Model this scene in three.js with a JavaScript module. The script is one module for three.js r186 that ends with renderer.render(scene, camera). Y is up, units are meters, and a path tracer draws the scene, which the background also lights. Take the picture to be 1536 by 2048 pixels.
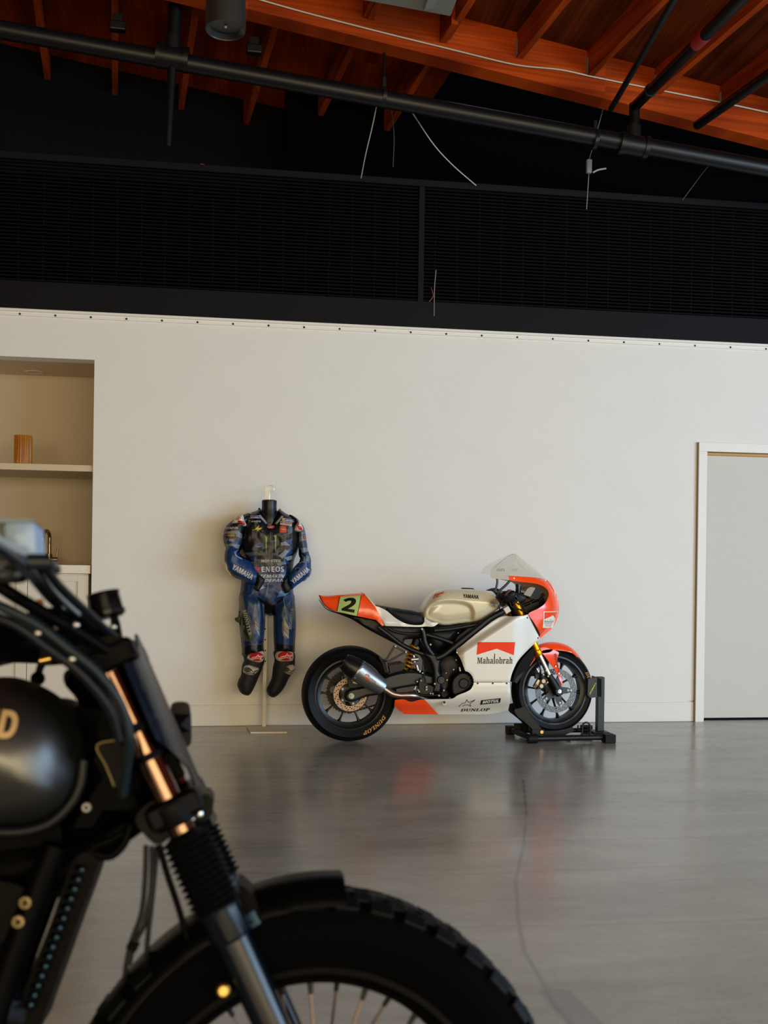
import * as THREE from 'three';
import { mergeGeometries, mergeVertices, toCreasedNormals } from 'three/addons/utils/BufferGeometryUtils.js';
import { RoundedBoxGeometry } from 'three/addons/geometries/RoundedBoxGeometry.js';
import { RectAreaLightUniformsLib } from 'three/addons/lights/RectAreaLightUniformsLib.js';
import { createNoise2D, createNoise3D } from 'simplex-noise';

// ---------------------------------------------------------------- camera, sky, lights, exposure
const FPX = 2000, EYE = 1.18, YAW = 0.143, ROLL = 0.0138, CZ = 7.166;      // focal length in pixels of the 1536 x 2048 frame
const scene = new THREE.Scene();
const camera = new THREE.PerspectiveCamera(2 * Math.atan(1024 / FPX) * 180 / Math.PI, 0.75, 0.05, 80);
camera.position.set(0, EYE, CZ);
camera.rotation.order = 'YXZ';
camera.rotation.set(0, -YAW, ROLL);
camera.setViewOffset(1536, 2048, 0, -99, 1536, 2048);                    // the photograph's shifted lens
camera.focus = 6.6; camera.userData.fStop = 4.4;
camera.updateMatrixWorld();
scene.add(camera);
scene.background = new THREE.Color(0.34, 0.45, 0.62);

RectAreaLightUniformsLib.init();
function areaLight(name, color, intensity, w, h, at, to) {
  const l = new THREE.RectAreaLight(color, intensity, w, h);
  l.name = name; l.position.set(...at); l.lookAt(...to); scene.add(l); return l;
}
// daylight: roll-up door in the wall on the right, and the long storefront behind the camera (sky from above, sunlit pavement from below)
areaLight('doorway_sky_light', new THREE.Color(0.63, 0.88, 1.16), 10.2, 6.2, 2.8, [8.6, 1.9, 7.4], [-1.2, -1.8, 0]);
areaLight('storefront_sky_light', new THREE.Color(1.0, 0.77, 0.40), 6.1, 12.0, 2.7, [0.8, 1.85, 12.5], [-0.8, 0.6, 0]);
areaLight('storefront_pavement_light', new THREE.Color(1.0, 0.62, 0.32), 1.4, 6.0, 0.4, [0.0, 0.25, 12.45], [-0.6, 4.2, 2]);

const renderer = new THREE.WebGLRenderer({ antialias: true });
renderer.toneMapping = THREE.LinearToneMapping;
renderer.toneMappingExposure = 1.12;
renderer.shadowMap.enabled = true;

// ---------------------------------------------------------------- helpers: pixels of the photograph to points in the room
const V = (x, y, z = 0) => new THREE.Vector3(x, y, z);
const ray = (px, py) => V((px - 768) / FPX, -(py - 1123) / FPX, -1).applyEuler(camera.rotation);
const atZ = (px, py, z) => { const d = ray(px, py), t = (z - CZ) / d.z; return V(d.x * t, EYE + d.y * t, z); };
const atY = (px, py, y) => { const d = ray(px, py), t = (y - EYE) / d.y; return V(d.x * t, y, CZ + d.z * t); };
const atX = (px, py, x) => { const d = ray(px, py), t = x / d.x; return V(x, EYE + d.y * t, CZ + d.z * t); };
const atD = (px, py, D) => ray(px, py).multiplyScalar(D).add(camera.position);
const lerp = (a, b, t) => a + (b - a) * t;
const clamp = (x, a = 0, b = 1) => Math.min(b, Math.max(a, x));
const sst = (a, b, x) => { const t = clamp((x - a) / (b - a)); return t * t * (3 - 2 * t); };
let seed = 7;
const rnd = () => { seed = (seed * 1664525 + 1013904223) % 4294967296; return seed / 4294967296; };
const noise2 = createNoise2D(rnd), noise3 = createNoise3D(rnd);

// ---------------------------------------------------------------- objects
const used = {}, org = new WeakMap();
const numbered = (n) => { used[n] = (used[n] ?? -1) + 1; return used[n] ? `${n}_${String(used[n]).padStart(3, '0')}` : n; };
const shade = (m) => { m.castShadow = m.receiveShadow = true; return m; };
function thing(name, label, category, at, group) {
  const o = new THREE.Group(); o.name = numbered(name); o.position.set(...(at.isVector3 ? at.toArray() : at));
  o.userData = { label, category }; if (group) o.userData.group = group;
  org.set(o, o.position.clone()); scene.add(o); return o;
}
function part(parent, name, geo, mat, label, kind) {                     // geo in the room's coordinates
  const o = org.get(parent);
  if (Array.isArray(geo)) geo = merge(geo);
  geo.translate(-o.x, -o.y, -o.z);
  const m = shade(new THREE.Mesh(geo, mat)); m.name = name; parent.add(m); org.set(m, o);
  if (label) m.userData.label = label; if (kind) m.userData.kind = kind;
  return m;
}
function solo(name, label, category, geo, mat, group) {                  // a thing of one mesh, origin at its base
  if (Array.isArray(geo)) geo = merge(geo);
  geo.computeBoundingBox(); const b = geo.boundingBox, c = V((b.min.x + b.max.x) / 2, b.min.y, (b.min.z + b.max.z) / 2);
  geo.translate(-c.x, -c.y, -c.z);
  const m = shade(new THREE.Mesh(geo, mat)); m.name = numbered(name); m.position.copy(c); m.userData = { label, category };
  if (group) m.userData.group = group;
  org.set(m, c.clone()); scene.add(m); return m;
}
function struct(name, geo, mat, parent) {
  if (Array.isArray(geo)) geo = merge(geo);
  const m = shade(new THREE.Mesh(geo, mat)); m.name = parent ? name : numbered(name);
  if (!parent) m.userData = { kind: 'structure' };
  (parent ?? scene).add(m); org.set(m, V(0, 0, 0)); return m;
}
function merge(list) {
  return mergeGeometries(list.map((g) => { g = g.index ? g.toNonIndexed() : g; for (const k of Object.keys(g.attributes)) if (!['position', 'normal', 'uv'].includes(k)) g.deleteAttribute(k);
    if (!g.attributes.uv) g.setAttribute('uv', new THREE.Float32BufferAttribute(new Float32Array(g.attributes.position.count * 2), 2)); g.morphAttributes = {}; return g; }));
}
// ---------------------------------------------------------------- shapes
const crease = (g, a = 0.7) => toCreasedNormals(g.index ? g.toNonIndexed() : g, a);
function box(x0, x1, y0, y1, z0, z1, r = 0.003) {
  const g = r > 0 ? new RoundedBoxGeometry(x1 - x0, y1 - y0, z1 - z0, 1, Math.min(r, (x1 - x0) / 2.1, (y1 - y0) / 2.1, (z1 - z0) / 2.1)) : new THREE.BoxGeometry(x1 - x0, y1 - y0, z1 - z0);
  if (r <= 0) { const p = g.attributes.position, n = g.attributes.normal, u = g.attributes.uv; for (let i = 0; i < p.count; i++) { const X = p.getX(i), Y = p.getY(i), Z = p.getZ(i); Math.abs(n.getX(i)) > 0.5 ? u.setXY(i, Z, Y) : Math.abs(n.getY(i)) > 0.5 ? u.setXY(i, X, Z) : u.setXY(i, X, Y); } }
  return g.translate((x0 + x1) / 2, (y0 + y1) / 2, (z0 + z1) / 2);
}
const turnTo = (dir) => new THREE.Quaternion().setFromUnitVectors(V(0, 1, 0), dir.clone().normalize());
function cyl(p, q, r1, r2 = r1, seg = 18) {
  const d = q.clone().sub(p), g = new THREE.CylinderGeometry(r2, r1, d.length(), seg);
  return g.applyQuaternion(turnTo(d)).translate((p.x + q.x) / 2, (p.y + q.y) / 2, (p.z + q.z) / 2);
}
function bar(p, q, w, h, up = V(0, 0, 1), r = 0.002) {                    // a box from p to q, h along up, w across
  const d = q.clone().sub(p), L = d.length(), Y = d.normalize(), Z = up.clone().addScaledVector(Y, -up.dot(Y)).normalize(), X = Y.clone().cross(Z);
  const g = new RoundedBoxGeometry(w, L, h, 1, Math.min(r, w / 3, h / 3));
  return g.applyMatrix4(new THREE.Matrix4().makeBasis(X, Y, Z).setPosition((p.x + q.x) / 2, (p.y + q.y) / 2, (p.z + q.z) / 2));
}
function lathe(profile, p, dir = V(0, 1, 0), seg = 40, ang = 0.6) {      // profile [[r, h], ...] along dir from p
  const g = new THREE.LatheGeometry(profile.map(([r, h]) => new THREE.Vector2(Math.max(r, 1e-5), h)), seg);
  return crease(g.applyQuaternion(turnTo(dir)).translate(p.x, p.y, p.z), ang);
}
function ball(p, r, s = [1, 1, 1], seg = 14) { return new THREE.SphereGeometry(r, seg, seg).scale(...s).translate(p.x, p.y, p.z); }
function tube(pts, r, o = {}) {                                          // swept round bar with caps; r may be a function of 0..1
  const { seg = Math.max(6, pts.length * 6), radial = 10, closed = false, flat = 1 } = o;
  const c = new THREE.CatmullRomCurve3(pts, closed, 'centripetal'), f = c.computeFrenetFrames(seg, closed), pos = [], nor = [], uv = [], idx = [], rf = typeof r === 'function' ? r : () => r, L = c.getLength();
  const rim = (i, cap) => { const t = i / seg, P = c.getPointAt(t), N = f.normals[i], B = f.binormals[i], T = f.tangents[i], R = rf(t); for (let j = 0; j <= radial; j++) { const a = j / radial * 2 * Math.PI, x = Math.cos(a), y = Math.sin(a) * flat; pos.push(P.x + (N.x * x + B.x * y) * R, P.y + (N.y * x + B.y * y) * R, P.z + (N.z * x + B.z * y) * R); cap ? nor.push(T.x * cap, T.y * cap, T.z * cap) : nor.push(N.x * x + B.x * y, N.y * x + B.y * y, N.z * x + B.z * y); uv.push(t * L, j / radial); } return P; };
  for (let i = 0; i <= seg; i++) rim(i, 0);
  const w = radial + 1;
  for (let i = 0; i < seg; i++) for (let j = 0; j < radial; j++) idx.push(i * w + j, i * w + j + 1, (i + 1) * w + j, i * w + j + 1, (i + 1) * w + j + 1, (i + 1) * w + j);
  if (!closed) for (const [e, sg] of [[0, -1], [seg, 1]]) { const k0 = pos.length / 3, P = rim(e, sg), k = pos.length / 3, T = f.tangents[e]; pos.push(P.x, P.y, P.z); nor.push(T.x * sg, T.y * sg, T.z * sg); uv.push(0, 0); for (let j = 0; j < radial; j++) sg > 0 ? idx.push(k, k0 + j, k0 + j + 1) : idx.push(k, k0 + j + 1, k0 + j); }
  const g = new THREE.BufferGeometry(); g.setAttribute('position', new THREE.Float32BufferAttribute(pos, 3)); g.setAttribute('normal', new THREE.Float32BufferAttribute(nor, 3)); g.setAttribute('uv', new THREE.Float32BufferAttribute(uv, 2)); g.setIndex(idx);
  return g.toNonIndexed();
}
// outline: [x, y] smooth points, [x, y, 1] corners -> polyline
function outline(pts, closed = true, step = 6) {
  const n = pts.length, out = [], c = pts.map((p) => p[2]);
  const seg = closed ? n : n - 1, P = (i) => pts[(i + n) % n];
  for (let i = 0; i < seg; i++) {
    const b = P(i), d = P(i + 1), a = b[2] || (!closed && i === 0) ? [2 * b[0] - d[0], 2 * b[1] - d[1]] : P(i - 1), e = d[2] || (!closed && i === seg - 1) ? [2 * d[0] - b[0], 2 * d[1] - b[1]] : P(i + 2);
    const L = Math.hypot(d[0] - b[0], d[1] - b[1]), straight = b[2] && d[2], k = straight ? 1 : Math.max(2, Math.min(10, Math.ceil(L / step)));
    for (let j = 0; j < k; j++) { const t = j / k, t2 = t * t, t3 = t2 * t; out.push([0, 1].map((q) => 0.5 * (2 * b[q] + (d[q] - a[q]) * t + (2 * a[q] - 5 * b[q] + 4 * d[q] - e[q]) * t2 + (3 * b[q] - a[q] - 3 * d[q] + e[q]) * t3))); }
  }
  if (!closed) out.push(P(n - 1).slice(0, 2));
  return out;
}
const area = (p) => p.reduce((s, a, i) => { const b = p[(i + 1) % p.length]; return s + a[0] * b[1] - b[0] * a[1]; }, 0) / 2;
function resample(p, max) { const out = []; p.forEach((a, i) => { const b = p[(i + 1) % p.length], L = Math.hypot(b[0] - a[0], b[1] - a[1]), k = Math.max(1, Math.ceil(L / max)); for (let j = 0; j < k; j++) out.push([lerp(a[0], b[0], j / k), lerp(a[1], b[1], j / k)]); }); return out; }
function edgeDist(p, x, y) { let m = 1e9; for (let i = 0; i < p.length; i++) { const a = p[i], b = p[(i + 1) % p.length], dx = b[0] - a[0], dy = b[1] - a[1], t = clamp(((x - a[0]) * dx + (y - a[1]) * dy) / (dx * dx + dy * dy || 1)); m = Math.min(m, Math.hypot(x - a[0] - dx * t, y - a[1] - dy * t)); } return m; }
function delaunay(P) {                                                    // sweep in x; returns index triples
  const n = P.length, id = P.map((_, i) => i).sort((i, j) => P[j][0] - P[i][0] || P[j][1] - P[i][1]), X = P.map((p) => p[0]), Y = P.map((p) => p[1]);
  const x0 = Math.min(...X), x1 = Math.max(...X), y0 = Math.min(...Y), y1 = Math.max(...Y), s = Math.max(x1 - x0, y1 - y0), mx = (x0 + x1) / 2, my = (y0 + y1) / 2, Q = [...P, [mx - 20 * s, my - s], [mx, my + 20 * s], [mx + 20 * s, my - s]];
  const circ = (i, j, k) => { const [ax, ay] = Q[i], [bx, by] = Q[j], [cx, cy] = Q[k], B = bx - ax, C = by - ay, D = cx - ax, E = cy - ay, d = 2 * (B * E - C * D); if (Math.abs(d) < 1e-18) return { i, j, k, x: 0, y: 0, r: Infinity }; const u = (E * (B * B + C * C) - C * (D * D + E * E)) / d, v = (B * (D * D + E * E) - D * (B * B + C * C)) / d; return { i, j, k, x: ax + u, y: ay + v, r: u * u + v * v }; };
  let open = [circ(n, n + 1, n + 2)]; const closed = [];
  for (let m = n - 1; m >= 0; m--) {
    const c = id[m], edges = new Map(), keep = [], add = (a, b) => { const k = a < b ? a * 1e5 + b : b * 1e5 + a; edges.set(k, edges.has(k) ? null : [a, b]); };
    for (const t of open) { const dx = Q[c][0] - t.x; if (dx > 0 && dx * dx > t.r) { closed.push(t); continue; } const dy = Q[c][1] - t.y; if (dx * dx + dy * dy - t.r > 1e-14) { keep.push(t); continue; } add(t.i, t.j); add(t.j, t.k); add(t.k, t.i); }
    for (const e of edges.values()) if (e) keep.push(circ(e[0], e[1], c));
    open = keep;
  }
  return [...closed, ...open].filter((t) => t.i < n && t.j < n && t.k < n).map((t) => [t.i, t.j, t.k]);
}
const within = (p, x, y) => { let c = false; for (let i = 0, j = p.length - 1; i < p.length; j = i++) if ((p[i][1] > y) !== (p[j][1] > y) && x < (p[j][0] - p[i][0]) * (y - p[i][1]) / (p[j][1] - p[i][1]) + p[i][0]) c = !c; return c; };
// even mesh over an outline with holes: boundary points plus a staggered lattice inside; null where it would not fit the outline
function evenMesh(rings, max) {
  const all = rings.flat(), pt = all.map((q, i) => [q[0] + ((i * 7919) % 13 - 6) * 1e-8, q[1] + ((i * 104729) % 11 - 5) * 1e-8]), X = all.map((q) => q[0]), Y = all.map((q) => q[1]), h = max * 0.85, x0 = Math.min(...X), x1 = Math.max(...X), y1 = Math.max(...Y), ins = (x, y) => within(rings[0], x, y) && !rings.slice(1).some((r) => within(r, x, y));
  if ((x1 - x0) * (y1 - Math.min(...Y)) / (h * h) > 60000) return null;
  let row = 0; for (let y = Math.min(...Y) + h * 0.4; y < y1; y += h * 0.866, row++) for (let x = x0 + (row % 2 ? h * 0.5 : 0); x < x1; x += h) { const jx = x + noise2(x * 91, y * 77) * h * 0.02, jy = y + noise2(x * 57 + 9, y * 83) * h * 0.02; if (ins(jx, jy) && Math.min(...rings.map((r) => edgeDist(r, jx, jy))) > h * 0.72) pt.push([jx, jy]); }
  const tris = delaunay(pt).filter((t) => ins((pt[t[0]][0] + pt[t[1]][0] + pt[t[2]][0]) / 3, (pt[t[0]][1] + pt[t[1]][1] + pt[t[2]][1]) / 3));
  const ar = (t) => ((pt[t[1]][0] - pt[t[0]][0]) * (pt[t[2]][1] - pt[t[0]][1]) - (pt[t[2]][0] - pt[t[0]][0]) * (pt[t[1]][1] - pt[t[0]][1])) / 2;
  let s = 0; const out = []; for (const t of tris) { const A = ar(t); if (Math.abs(A) < 1e-11) continue; if (A < 0) t.reverse(); s += Math.abs(A); out.push(t); }
  const want = rings.reduce((q, r) => q + area(r), 0), have = new Set(); out.forEach((t) => { for (let k = 0; k < 3; k++) have.add(t[k] * 1e5 + t[(k + 1) % 3]); });
  let o = 0; for (const r of rings) { for (let i = 0; i < r.length; i++) if (!have.has((o + i) * 1e5 + o + (i + 1) % r.length)) return null; o += r.length; }
  return Math.abs(s - want) > Math.abs(want) * 2e-3 ? null : { pt: pt.map((q, i) => (i < all.length ? all[i] : q)), tris: out };
}
// a solid over the plane outline p (room x, y) between front(x, y, d) and back(x, y, d), d = distance to the edge
function slab(p, front, back, max = 0.02, holes = [], uvf = null, ang = 0.75) {
  if (area(p) < 0) p = p.slice().reverse();
  p = resample(p, max); holes = holes.map((h) => resample(area(h) > 0 ? h.slice().reverse() : h, max));
  const rings = [p, ...holes], all = rings.flat(), even = evenMesh(rings, max), tri0 = even ? [] : THREE.ShapeUtils.triangulateShape(p.map((q) => new THREE.Vector2(...q)), holes.map((h) => h.map((q) => new THREE.Vector2(...q))));
  const pt = even ? even.pt : all.map((q) => [...q]), mid = new Map(); let tris = even ? even.tris : tri0.map((t) => [...t]);
  const sgn = (t) => (pt[t[1]][0] - pt[t[0]][0]) * (pt[t[2]][1] - pt[t[0]][1]) - (pt[t[2]][0] - pt[t[0]][0]) * (pt[t[1]][1] - pt[t[0]][1]);
  tris.forEach((t) => { if (sgn(t) < 0) t.reverse(); });
  const m2 = max * max * 1.02;
  for (let again = !even, pass = 0; again && pass < 14; pass++) {
    again = false; const next = [];
    for (const t of tris) {
      let best = -1, bl = m2; for (let k = 0; k < 3; k++) { const a = pt[t[k]], b = pt[t[(k + 1) % 3]], l = (a[0] - b[0]) ** 2 + (a[1] - b[1]) ** 2; if (l > bl + 1e-12) { bl = l; best = k; } }
      if (best < 0) { next.push(t); continue; }
      again = true; const a = t[best], b = t[(best + 1) % 3], c = t[(best + 2) % 3], key = a < b ? a * 1e6 + b : b * 1e6 + a;
      if (!mid.has(key)) { mid.set(key, pt.length); pt.push([(pt[a][0] + pt[b][0]) / 2, (pt[a][1] + pt[b][1]) / 2]); }
      const m = mid.get(key); next.push([a, m, c], [m, b, c]);
    }
    tris = next;
  }
  const n = pt.length, d = pt.map((q, i) => (i < all.length ? 0 : Math.min(...rings.map((r) => edgeDist(r, q[0], q[1]))))), pos = [], uv = [], idx = [];
  for (let i = 0; i < n; i++) pos.push(pt[i][0], pt[i][1], front(pt[i][0], pt[i][1], d[i]));
  for (let i = 0; i < n; i++) pos.push(pt[i][0], pt[i][1], back(pt[i][0], pt[i][1], d[i]));
  for (let i = 0; i < 2 * n; i++) uv.push(...(uvf ? uvf(pt[i % n][0], pt[i % n][1]) : pt[i % n]));
  for (const t of tris) { idx.push(t[0], t[1], t[2], n + t[0], n + t[2], n + t[1]); }
  const smooth = ang >= 1, o = smooth ? 2 * n : 0;                        // smooth faces keep their own edge points, apart from the wall's
  if (smooth) for (let k = 0; k < 2; k++) for (let i = 0; i < n; i++) { if (i < all.length || k === 0) { const q = k * n + i; pos.push(pos[q * 3], pos[q * 3 + 1], pos[q * 3 + 2]); uv.push(uv[q * 2], uv[q * 2 + 1]); } }
  let s = 0; for (const r of rings) { for (let i = 0; i < r.length; i++) { const a = s + i, b = s + (i + 1) % r.length; idx.push(o + a, o + n + a, o + b, o + b, o + n + a, o + n + b); } s += r.length; }
  const g = new THREE.BufferGeometry(); g.setAttribute('position', new THREE.Float32BufferAttribute(pos, 3)); g.setAttribute('uv', new THREE.Float32BufferAttribute(uv, 2)); g.setIndex(idx);
  if (smooth) { g.computeVertexNormals(); return g.toNonIndexed(); }
  return crease(g, ang);
}
function mirrorZ(g, z) { g = g.index ? g.toNonIndexed() : g.clone(); const p = g.attributes.position, n = g.attributes.normal, u = g.attributes.uv;
  for (let i = 0; i < p.count; i++) { p.setZ(i, 2 * z - p.getZ(i)); n.setZ(i, -n.getZ(i)); }
  for (const a of [p, n, u]) { const k = a.itemSize, A = a.array; for (let i = 0; i < a.count; i += 3) for (let j = 0; j < k; j++) { const x = A[(i + 1) * k + j]; A[(i + 1) * k + j] = A[(i + 2) * k + j]; A[(i + 2) * k + j] = x; } }
  return g; }
const round = (W, R) => (x, y, d) => { const e = Math.max(0, R - d); return W - R + Math.sqrt(Math.max(0, R * R - e * e)); };
// outline in photo pixels on the plane z = zc + dz, lifted to the height the surface has at its edge
const onPlane = (pts, z, step) => outline(pts, true, step).map(([x, y]) => { const p = atZ(x, y, z); return [p.x, p.y]; });
function plate(pts, z0, z1, o = {}) {                                     // flat plate, bevelled, outline in pixels seen at its front z1
  const { max = 0.05, bev = 0.003, holes = [], step } = o;
  return slab(onPlane(pts, z1, step), (x, y, d) => z1 - Math.max(0, bev - d), (x, y, d) => z0, Math.min(max, 0.2), holes.map((h) => onPlane(h, z1, step)));
}
// ---------------------------------------------------------------- materials
const col = (c) => new THREE.Color(c);
const std = (c, roughness = 0.5, metalness = 0, o = {}) => new THREE.MeshStandardMaterial({ color: col(c), roughness, metalness, ...o });
const phys = (c, roughness = 0.5, metalness = 0, o = {}) => new THREE.MeshPhysicalMaterial({ color: col(c), roughness, metalness, ...o });
function canvasTex(w, h, draw, srgb = true) {
  const c = document.createElement('canvas'); c.width = w; c.height = h; const x = c.getContext('2d'); draw(x, w, h);
  const t = new THREE.CanvasTexture(c); if (srgb) t.colorSpace = THREE.SRGBColorSpace; t.wrapS = t.wrapT = THREE.RepeatWrapping; t.anisotropy = 8; return t;
}
function dataTex(w, h, f, srgb = true, rep = [1, 1]) {                    // f(u, v) -> [r, g, b] 0..1
  const a = new Uint8Array(w * h * 4); let k = 0;
  for (let j = 0; j < h; j++) for (let i = 0; i < w; i++) { const c = f(i / w, j / h); a[k++] = 255 * clamp(c[0]); a[k++] = 255 * clamp(c[1]); a[k++] = 255 * clamp(c[2]); a[k++] = 255; }
  const t = new THREE.DataTexture(a, w, h); if (srgb) t.colorSpace = THREE.SRGBColorSpace; t.wrapS = t.wrapT = THREE.RepeatWrapping; t.magFilter = THREE.LinearFilter; t.minFilter = THREE.LinearFilter; t.repeat.set(...rep); t.needsUpdate = true; return t;
}
// print on a surface: four pixel corners (tl, tr, br, bl) seen on the plane z, laid on surf(x, y)
function print(parent, name, corners, surf, tex, o = {}) {
  const { nx = 10, ny = 10, flipU = false, rough = 0.35, eps = 0.0015, metal = 0 } = o, P = corners.map(([x, y]) => { let z = surf(atZ(x, y, 0.65)); for (let k = 0; k < 3; k++) z = surf(atZ(x, y, z)); return atZ(x, y, z); });
  const pos = [], uv = [], idx = [];
  for (let j = 0; j <= ny; j++) for (let i = 0; i <= nx; i++) {
    const u = i / nx, v = j / ny, a = P[0].clone().lerp(P[1], u), b = P[3].clone().lerp(P[2], u), q = a.lerp(b, v);
    pos.push(q.x, q.y, surf(q) + (flipU ? -eps : eps)); uv.push(flipU ? 1 - u : u, 1 - v);
  }
  for (let j = 0; j < ny; j++) for (let i = 0; i < nx; i++) { const a = j * (nx + 1) + i, b = a + nx + 1; idx.push(a, b, a + 1, a + 1, b, b + 1); }
  const g = new THREE.BufferGeometry(); g.setAttribute('position', new THREE.Float32BufferAttribute(pos, 3)); g.setAttribute('uv', new THREE.Float32BufferAttribute(uv, 2)); g.setIndex(idx); g.computeVertexNormals();
  return part(parent, name, g, new THREE.MeshPhysicalMaterial({ map: tex, transparent: true, roughness: rough, metalness: metal, specularIntensity: 0.35, side: THREE.DoubleSide }));
}
const text = (x, s, font, fill, px, py, o = {}) => { x.save(); x.translate(px, py); if (o.rot) x.rotate(o.rot); if (o.skew) x.transform(1, 0, o.skew, 1, 0, 0); x.scale(o.sx ?? 1, o.sy ?? 1); x.font = font; x.fillStyle = fill; x.textAlign = o.align ?? 'center'; x.textBaseline = 'middle'; x.fillText(s, 0, 0); x.restore(); };
const fitText = (x, s, font, fill, cx, cy, w, h, size, o = {}) => { x.font = font; const m = x.measureText(s).width; text(x, s, font, fill, cx, cy, { ...o, sx: w / m, sy: h / (size * 0.72) }); };
// ---------------------------------------------------------------- surfaces of the room
const wallTex = dataTex(512, 512, (u, v) => { const n = noise2(u * 90, v * 90) * 0.006 + noise2(u * 7 + 9, v * 7) * 0.004; return [0.88 + n, 0.872 + n, 0.85 + n]; }, true, [0.35, 0.35]);
const plasterBump = dataTex(512, 512, (u, v) => { const n = 0.5 + 0.35 * noise2(u * 120, v * 120) + 0.05 * noise2(u * 40 + 5, v * 40); return [n, n, n]; }, false, [0.9, 0.9]);
const M = {
  wall: std('#ffffff', 0.82, 0, { map: wallTex, bumpMap: plasterBump, bumpScale: 0.00025 }),
  trim: std('#e2ded5', 0.5),
  dark: std('#0d0d10', 0.85), charcoal: phys('#0e0d10', 0.9, 0, { specularIntensity: 0.2 }), void: phys('#010102', 0.95, 0, { specularIntensity: 0.1 }),
  slat: phys('#07070a', 0.7, 0, { specularIntensity: 0.25 }), rail: phys('#0d0d10', 0.65, 0, { specularIntensity: 0.3 }),
  brown: std('#4a3226', 0.85), ply: null,
  black: phys('#050506', 0.45, 0, { specularIntensity: 0.55 }), satin: phys('#0a0b0e', 0.42, 0, { specularIntensity: 0.7 }), gloss: phys('#07080b', 0.18, 0, { clearcoat: 0.6, clearcoatRoughness: 0.1 }), rubber: phys('#060607', 0.62, 0, { specularIntensity: 0.5 }), plastic: phys('#060708', 0.5, 0, { specularIntensity: 0.55 }),
  steel: std('#c9c7c2', 0.25, 1), chrome: std('#e8e6e4', 0.09, 1), alu: std('#a9aaaa', 0.38, 1), brass: std('#c9a85c', 0.3, 1), grey: std('#8b8d90', 0.5, 0.3), darkmetal: std('#15181c', 0.42, 0.4),
};
function woodTex(base, dark, sx, sy) {
  return dataTex(512, 512, (u, v) => { const w = noise2(u * sx * 0.6, v * sy * 0.5) * 1.5, g = 0.5 + 0.5 * Math.sin((u * sx * 3 + w) * 6.28), f = noise2(u * sx * 30, v * sy * 2), k = clamp(0.25 + 0.42 * g + 0.25 * f + 0.3 * noise2(u * 3, v * 3 + 4)); return [0, 1, 2].map((i) => lerp(dark[i], base[i], k)); });
}
M.timber = phys('#ffffff', 0.8, 0, { specularIntensity: 0.15, map: woodTex([0.70, 0.28, 0.07], [0.46, 0.155, 0.035], 1, 1) });
M.ply = phys('#ffffff', 0.85, 0, { specularIntensity: 0.12, map: woodTex([0.46, 0.21, 0.07], [0.25, 0.10, 0.035], 2, 1) });

// concrete: mottled, polished, worn; one crack and a few saw marks run where the slab has them
const FX0 = -7, FX1 = 9, FZ0 = -0.05, FZ1 = 13;
const crackA = [[1046, 1560], [1050, 1620], [1048, 1690], [1034, 1760], [1036, 1840], [1044, 1905], [1075, 1960], [1110, 2010], [1150, 2060]].map(([x, y]) => atY(x, y, 0));
const lines = [[[0, 1545], [380, 1512], [960, 1500], [1536, 1497]], [[180, 1705], [700, 1690], [1536, 1672]], [[430, 1745], [900, 1750], [1536, 1725]], [[860, 1855], [1200, 1850], [1536, 1838]], [[1110, 1985], [1180, 2060]]].map((l) => l.map(([x, y]) => atY(x, y, 0)));
const floorTex = canvasTex(2048, 2048, (x, w, h) => {
  const W = FX1 - FX0, D = 8.0, X = (p) => (p.x - FX0) / W * w, Y = (p) => (p.z - FZ0) / D * h;   // the first eight metres from the wall
  const im = x.createImageData(w, h), a = im.data; let k = 0;
  for (let j = 0; j < h; j++) for (let i = 0; i < w; i++) {
    const X0 = i / w * W, Z0 = j / h * D, n = noise2(X0 * 0.5, Z0 * 1.1) * 0.05 + noise2(X0 * 2.1 + 7, Z0 * 4) * 0.035 + noise2(X0 * 9, Z0 * 22) * 0.022 + noise2(X0 * 40, Z0 * 60) * 0.016, st = noise2(X0 * 0.7 + 30, Z0 * 9) * 0.02;
    const b = 0.575 + n * 0.8 + st; a[k++] = 255 * clamp(b * 1.0); a[k++] = 255 * clamp(b * 0.97); a[k++] = 255 * clamp(b * 0.89); a[k++] = 255;
  }
  x.putImageData(im, 0, 0);
  x.lineCap = 'round';
  lines.forEach((l, q) => { x.strokeStyle = q === 4 ? 'rgba(60,60,62,0.35)' : 'rgba(70,66,60,0.15)'; x.lineWidth = q === 4 ? 12 : 5; x.beginPath(); l.forEach((p, i) => (i ? x.lineTo(X(p), Y(p)) : x.moveTo(X(p), Y(p)))); x.stroke(); });
  x.strokeStyle = 'rgba(70,64,58,0.55)'; x.lineWidth = 1.6; x.beginPath(); crackA.forEach((p, i) => (i ? x.lineTo(X(p) + (rnd() - 0.5) * 3, Y(p)) : x.moveTo(X(p), Y(p)))); x.stroke();
  for (let i = 0; i < 420; i++) { const px = rnd() * w, py = rnd() * h, L = 2 + rnd() * 16 * rnd(), A = (rnd() - 0.5) * 0.7; x.strokeStyle = `rgba(45,40,34,${0.15 + 0.5 * rnd()})`; x.lineWidth = 0.6 + rnd() * 1.3; x.beginPath(); x.moveTo(px, py); x.lineTo(px + Math.cos(A) * L, py + Math.sin(A) * L * 0.5); x.stroke(); }
});
const floorRough = dataTex(512, 512, (u, v) => { const n = 0.24 + 0.04 * noise2(u * 9, v * 18) + 0.03 * noise2(u * 40, v * 70); return [n, n, n]; }, false, [1, 1]);
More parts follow.
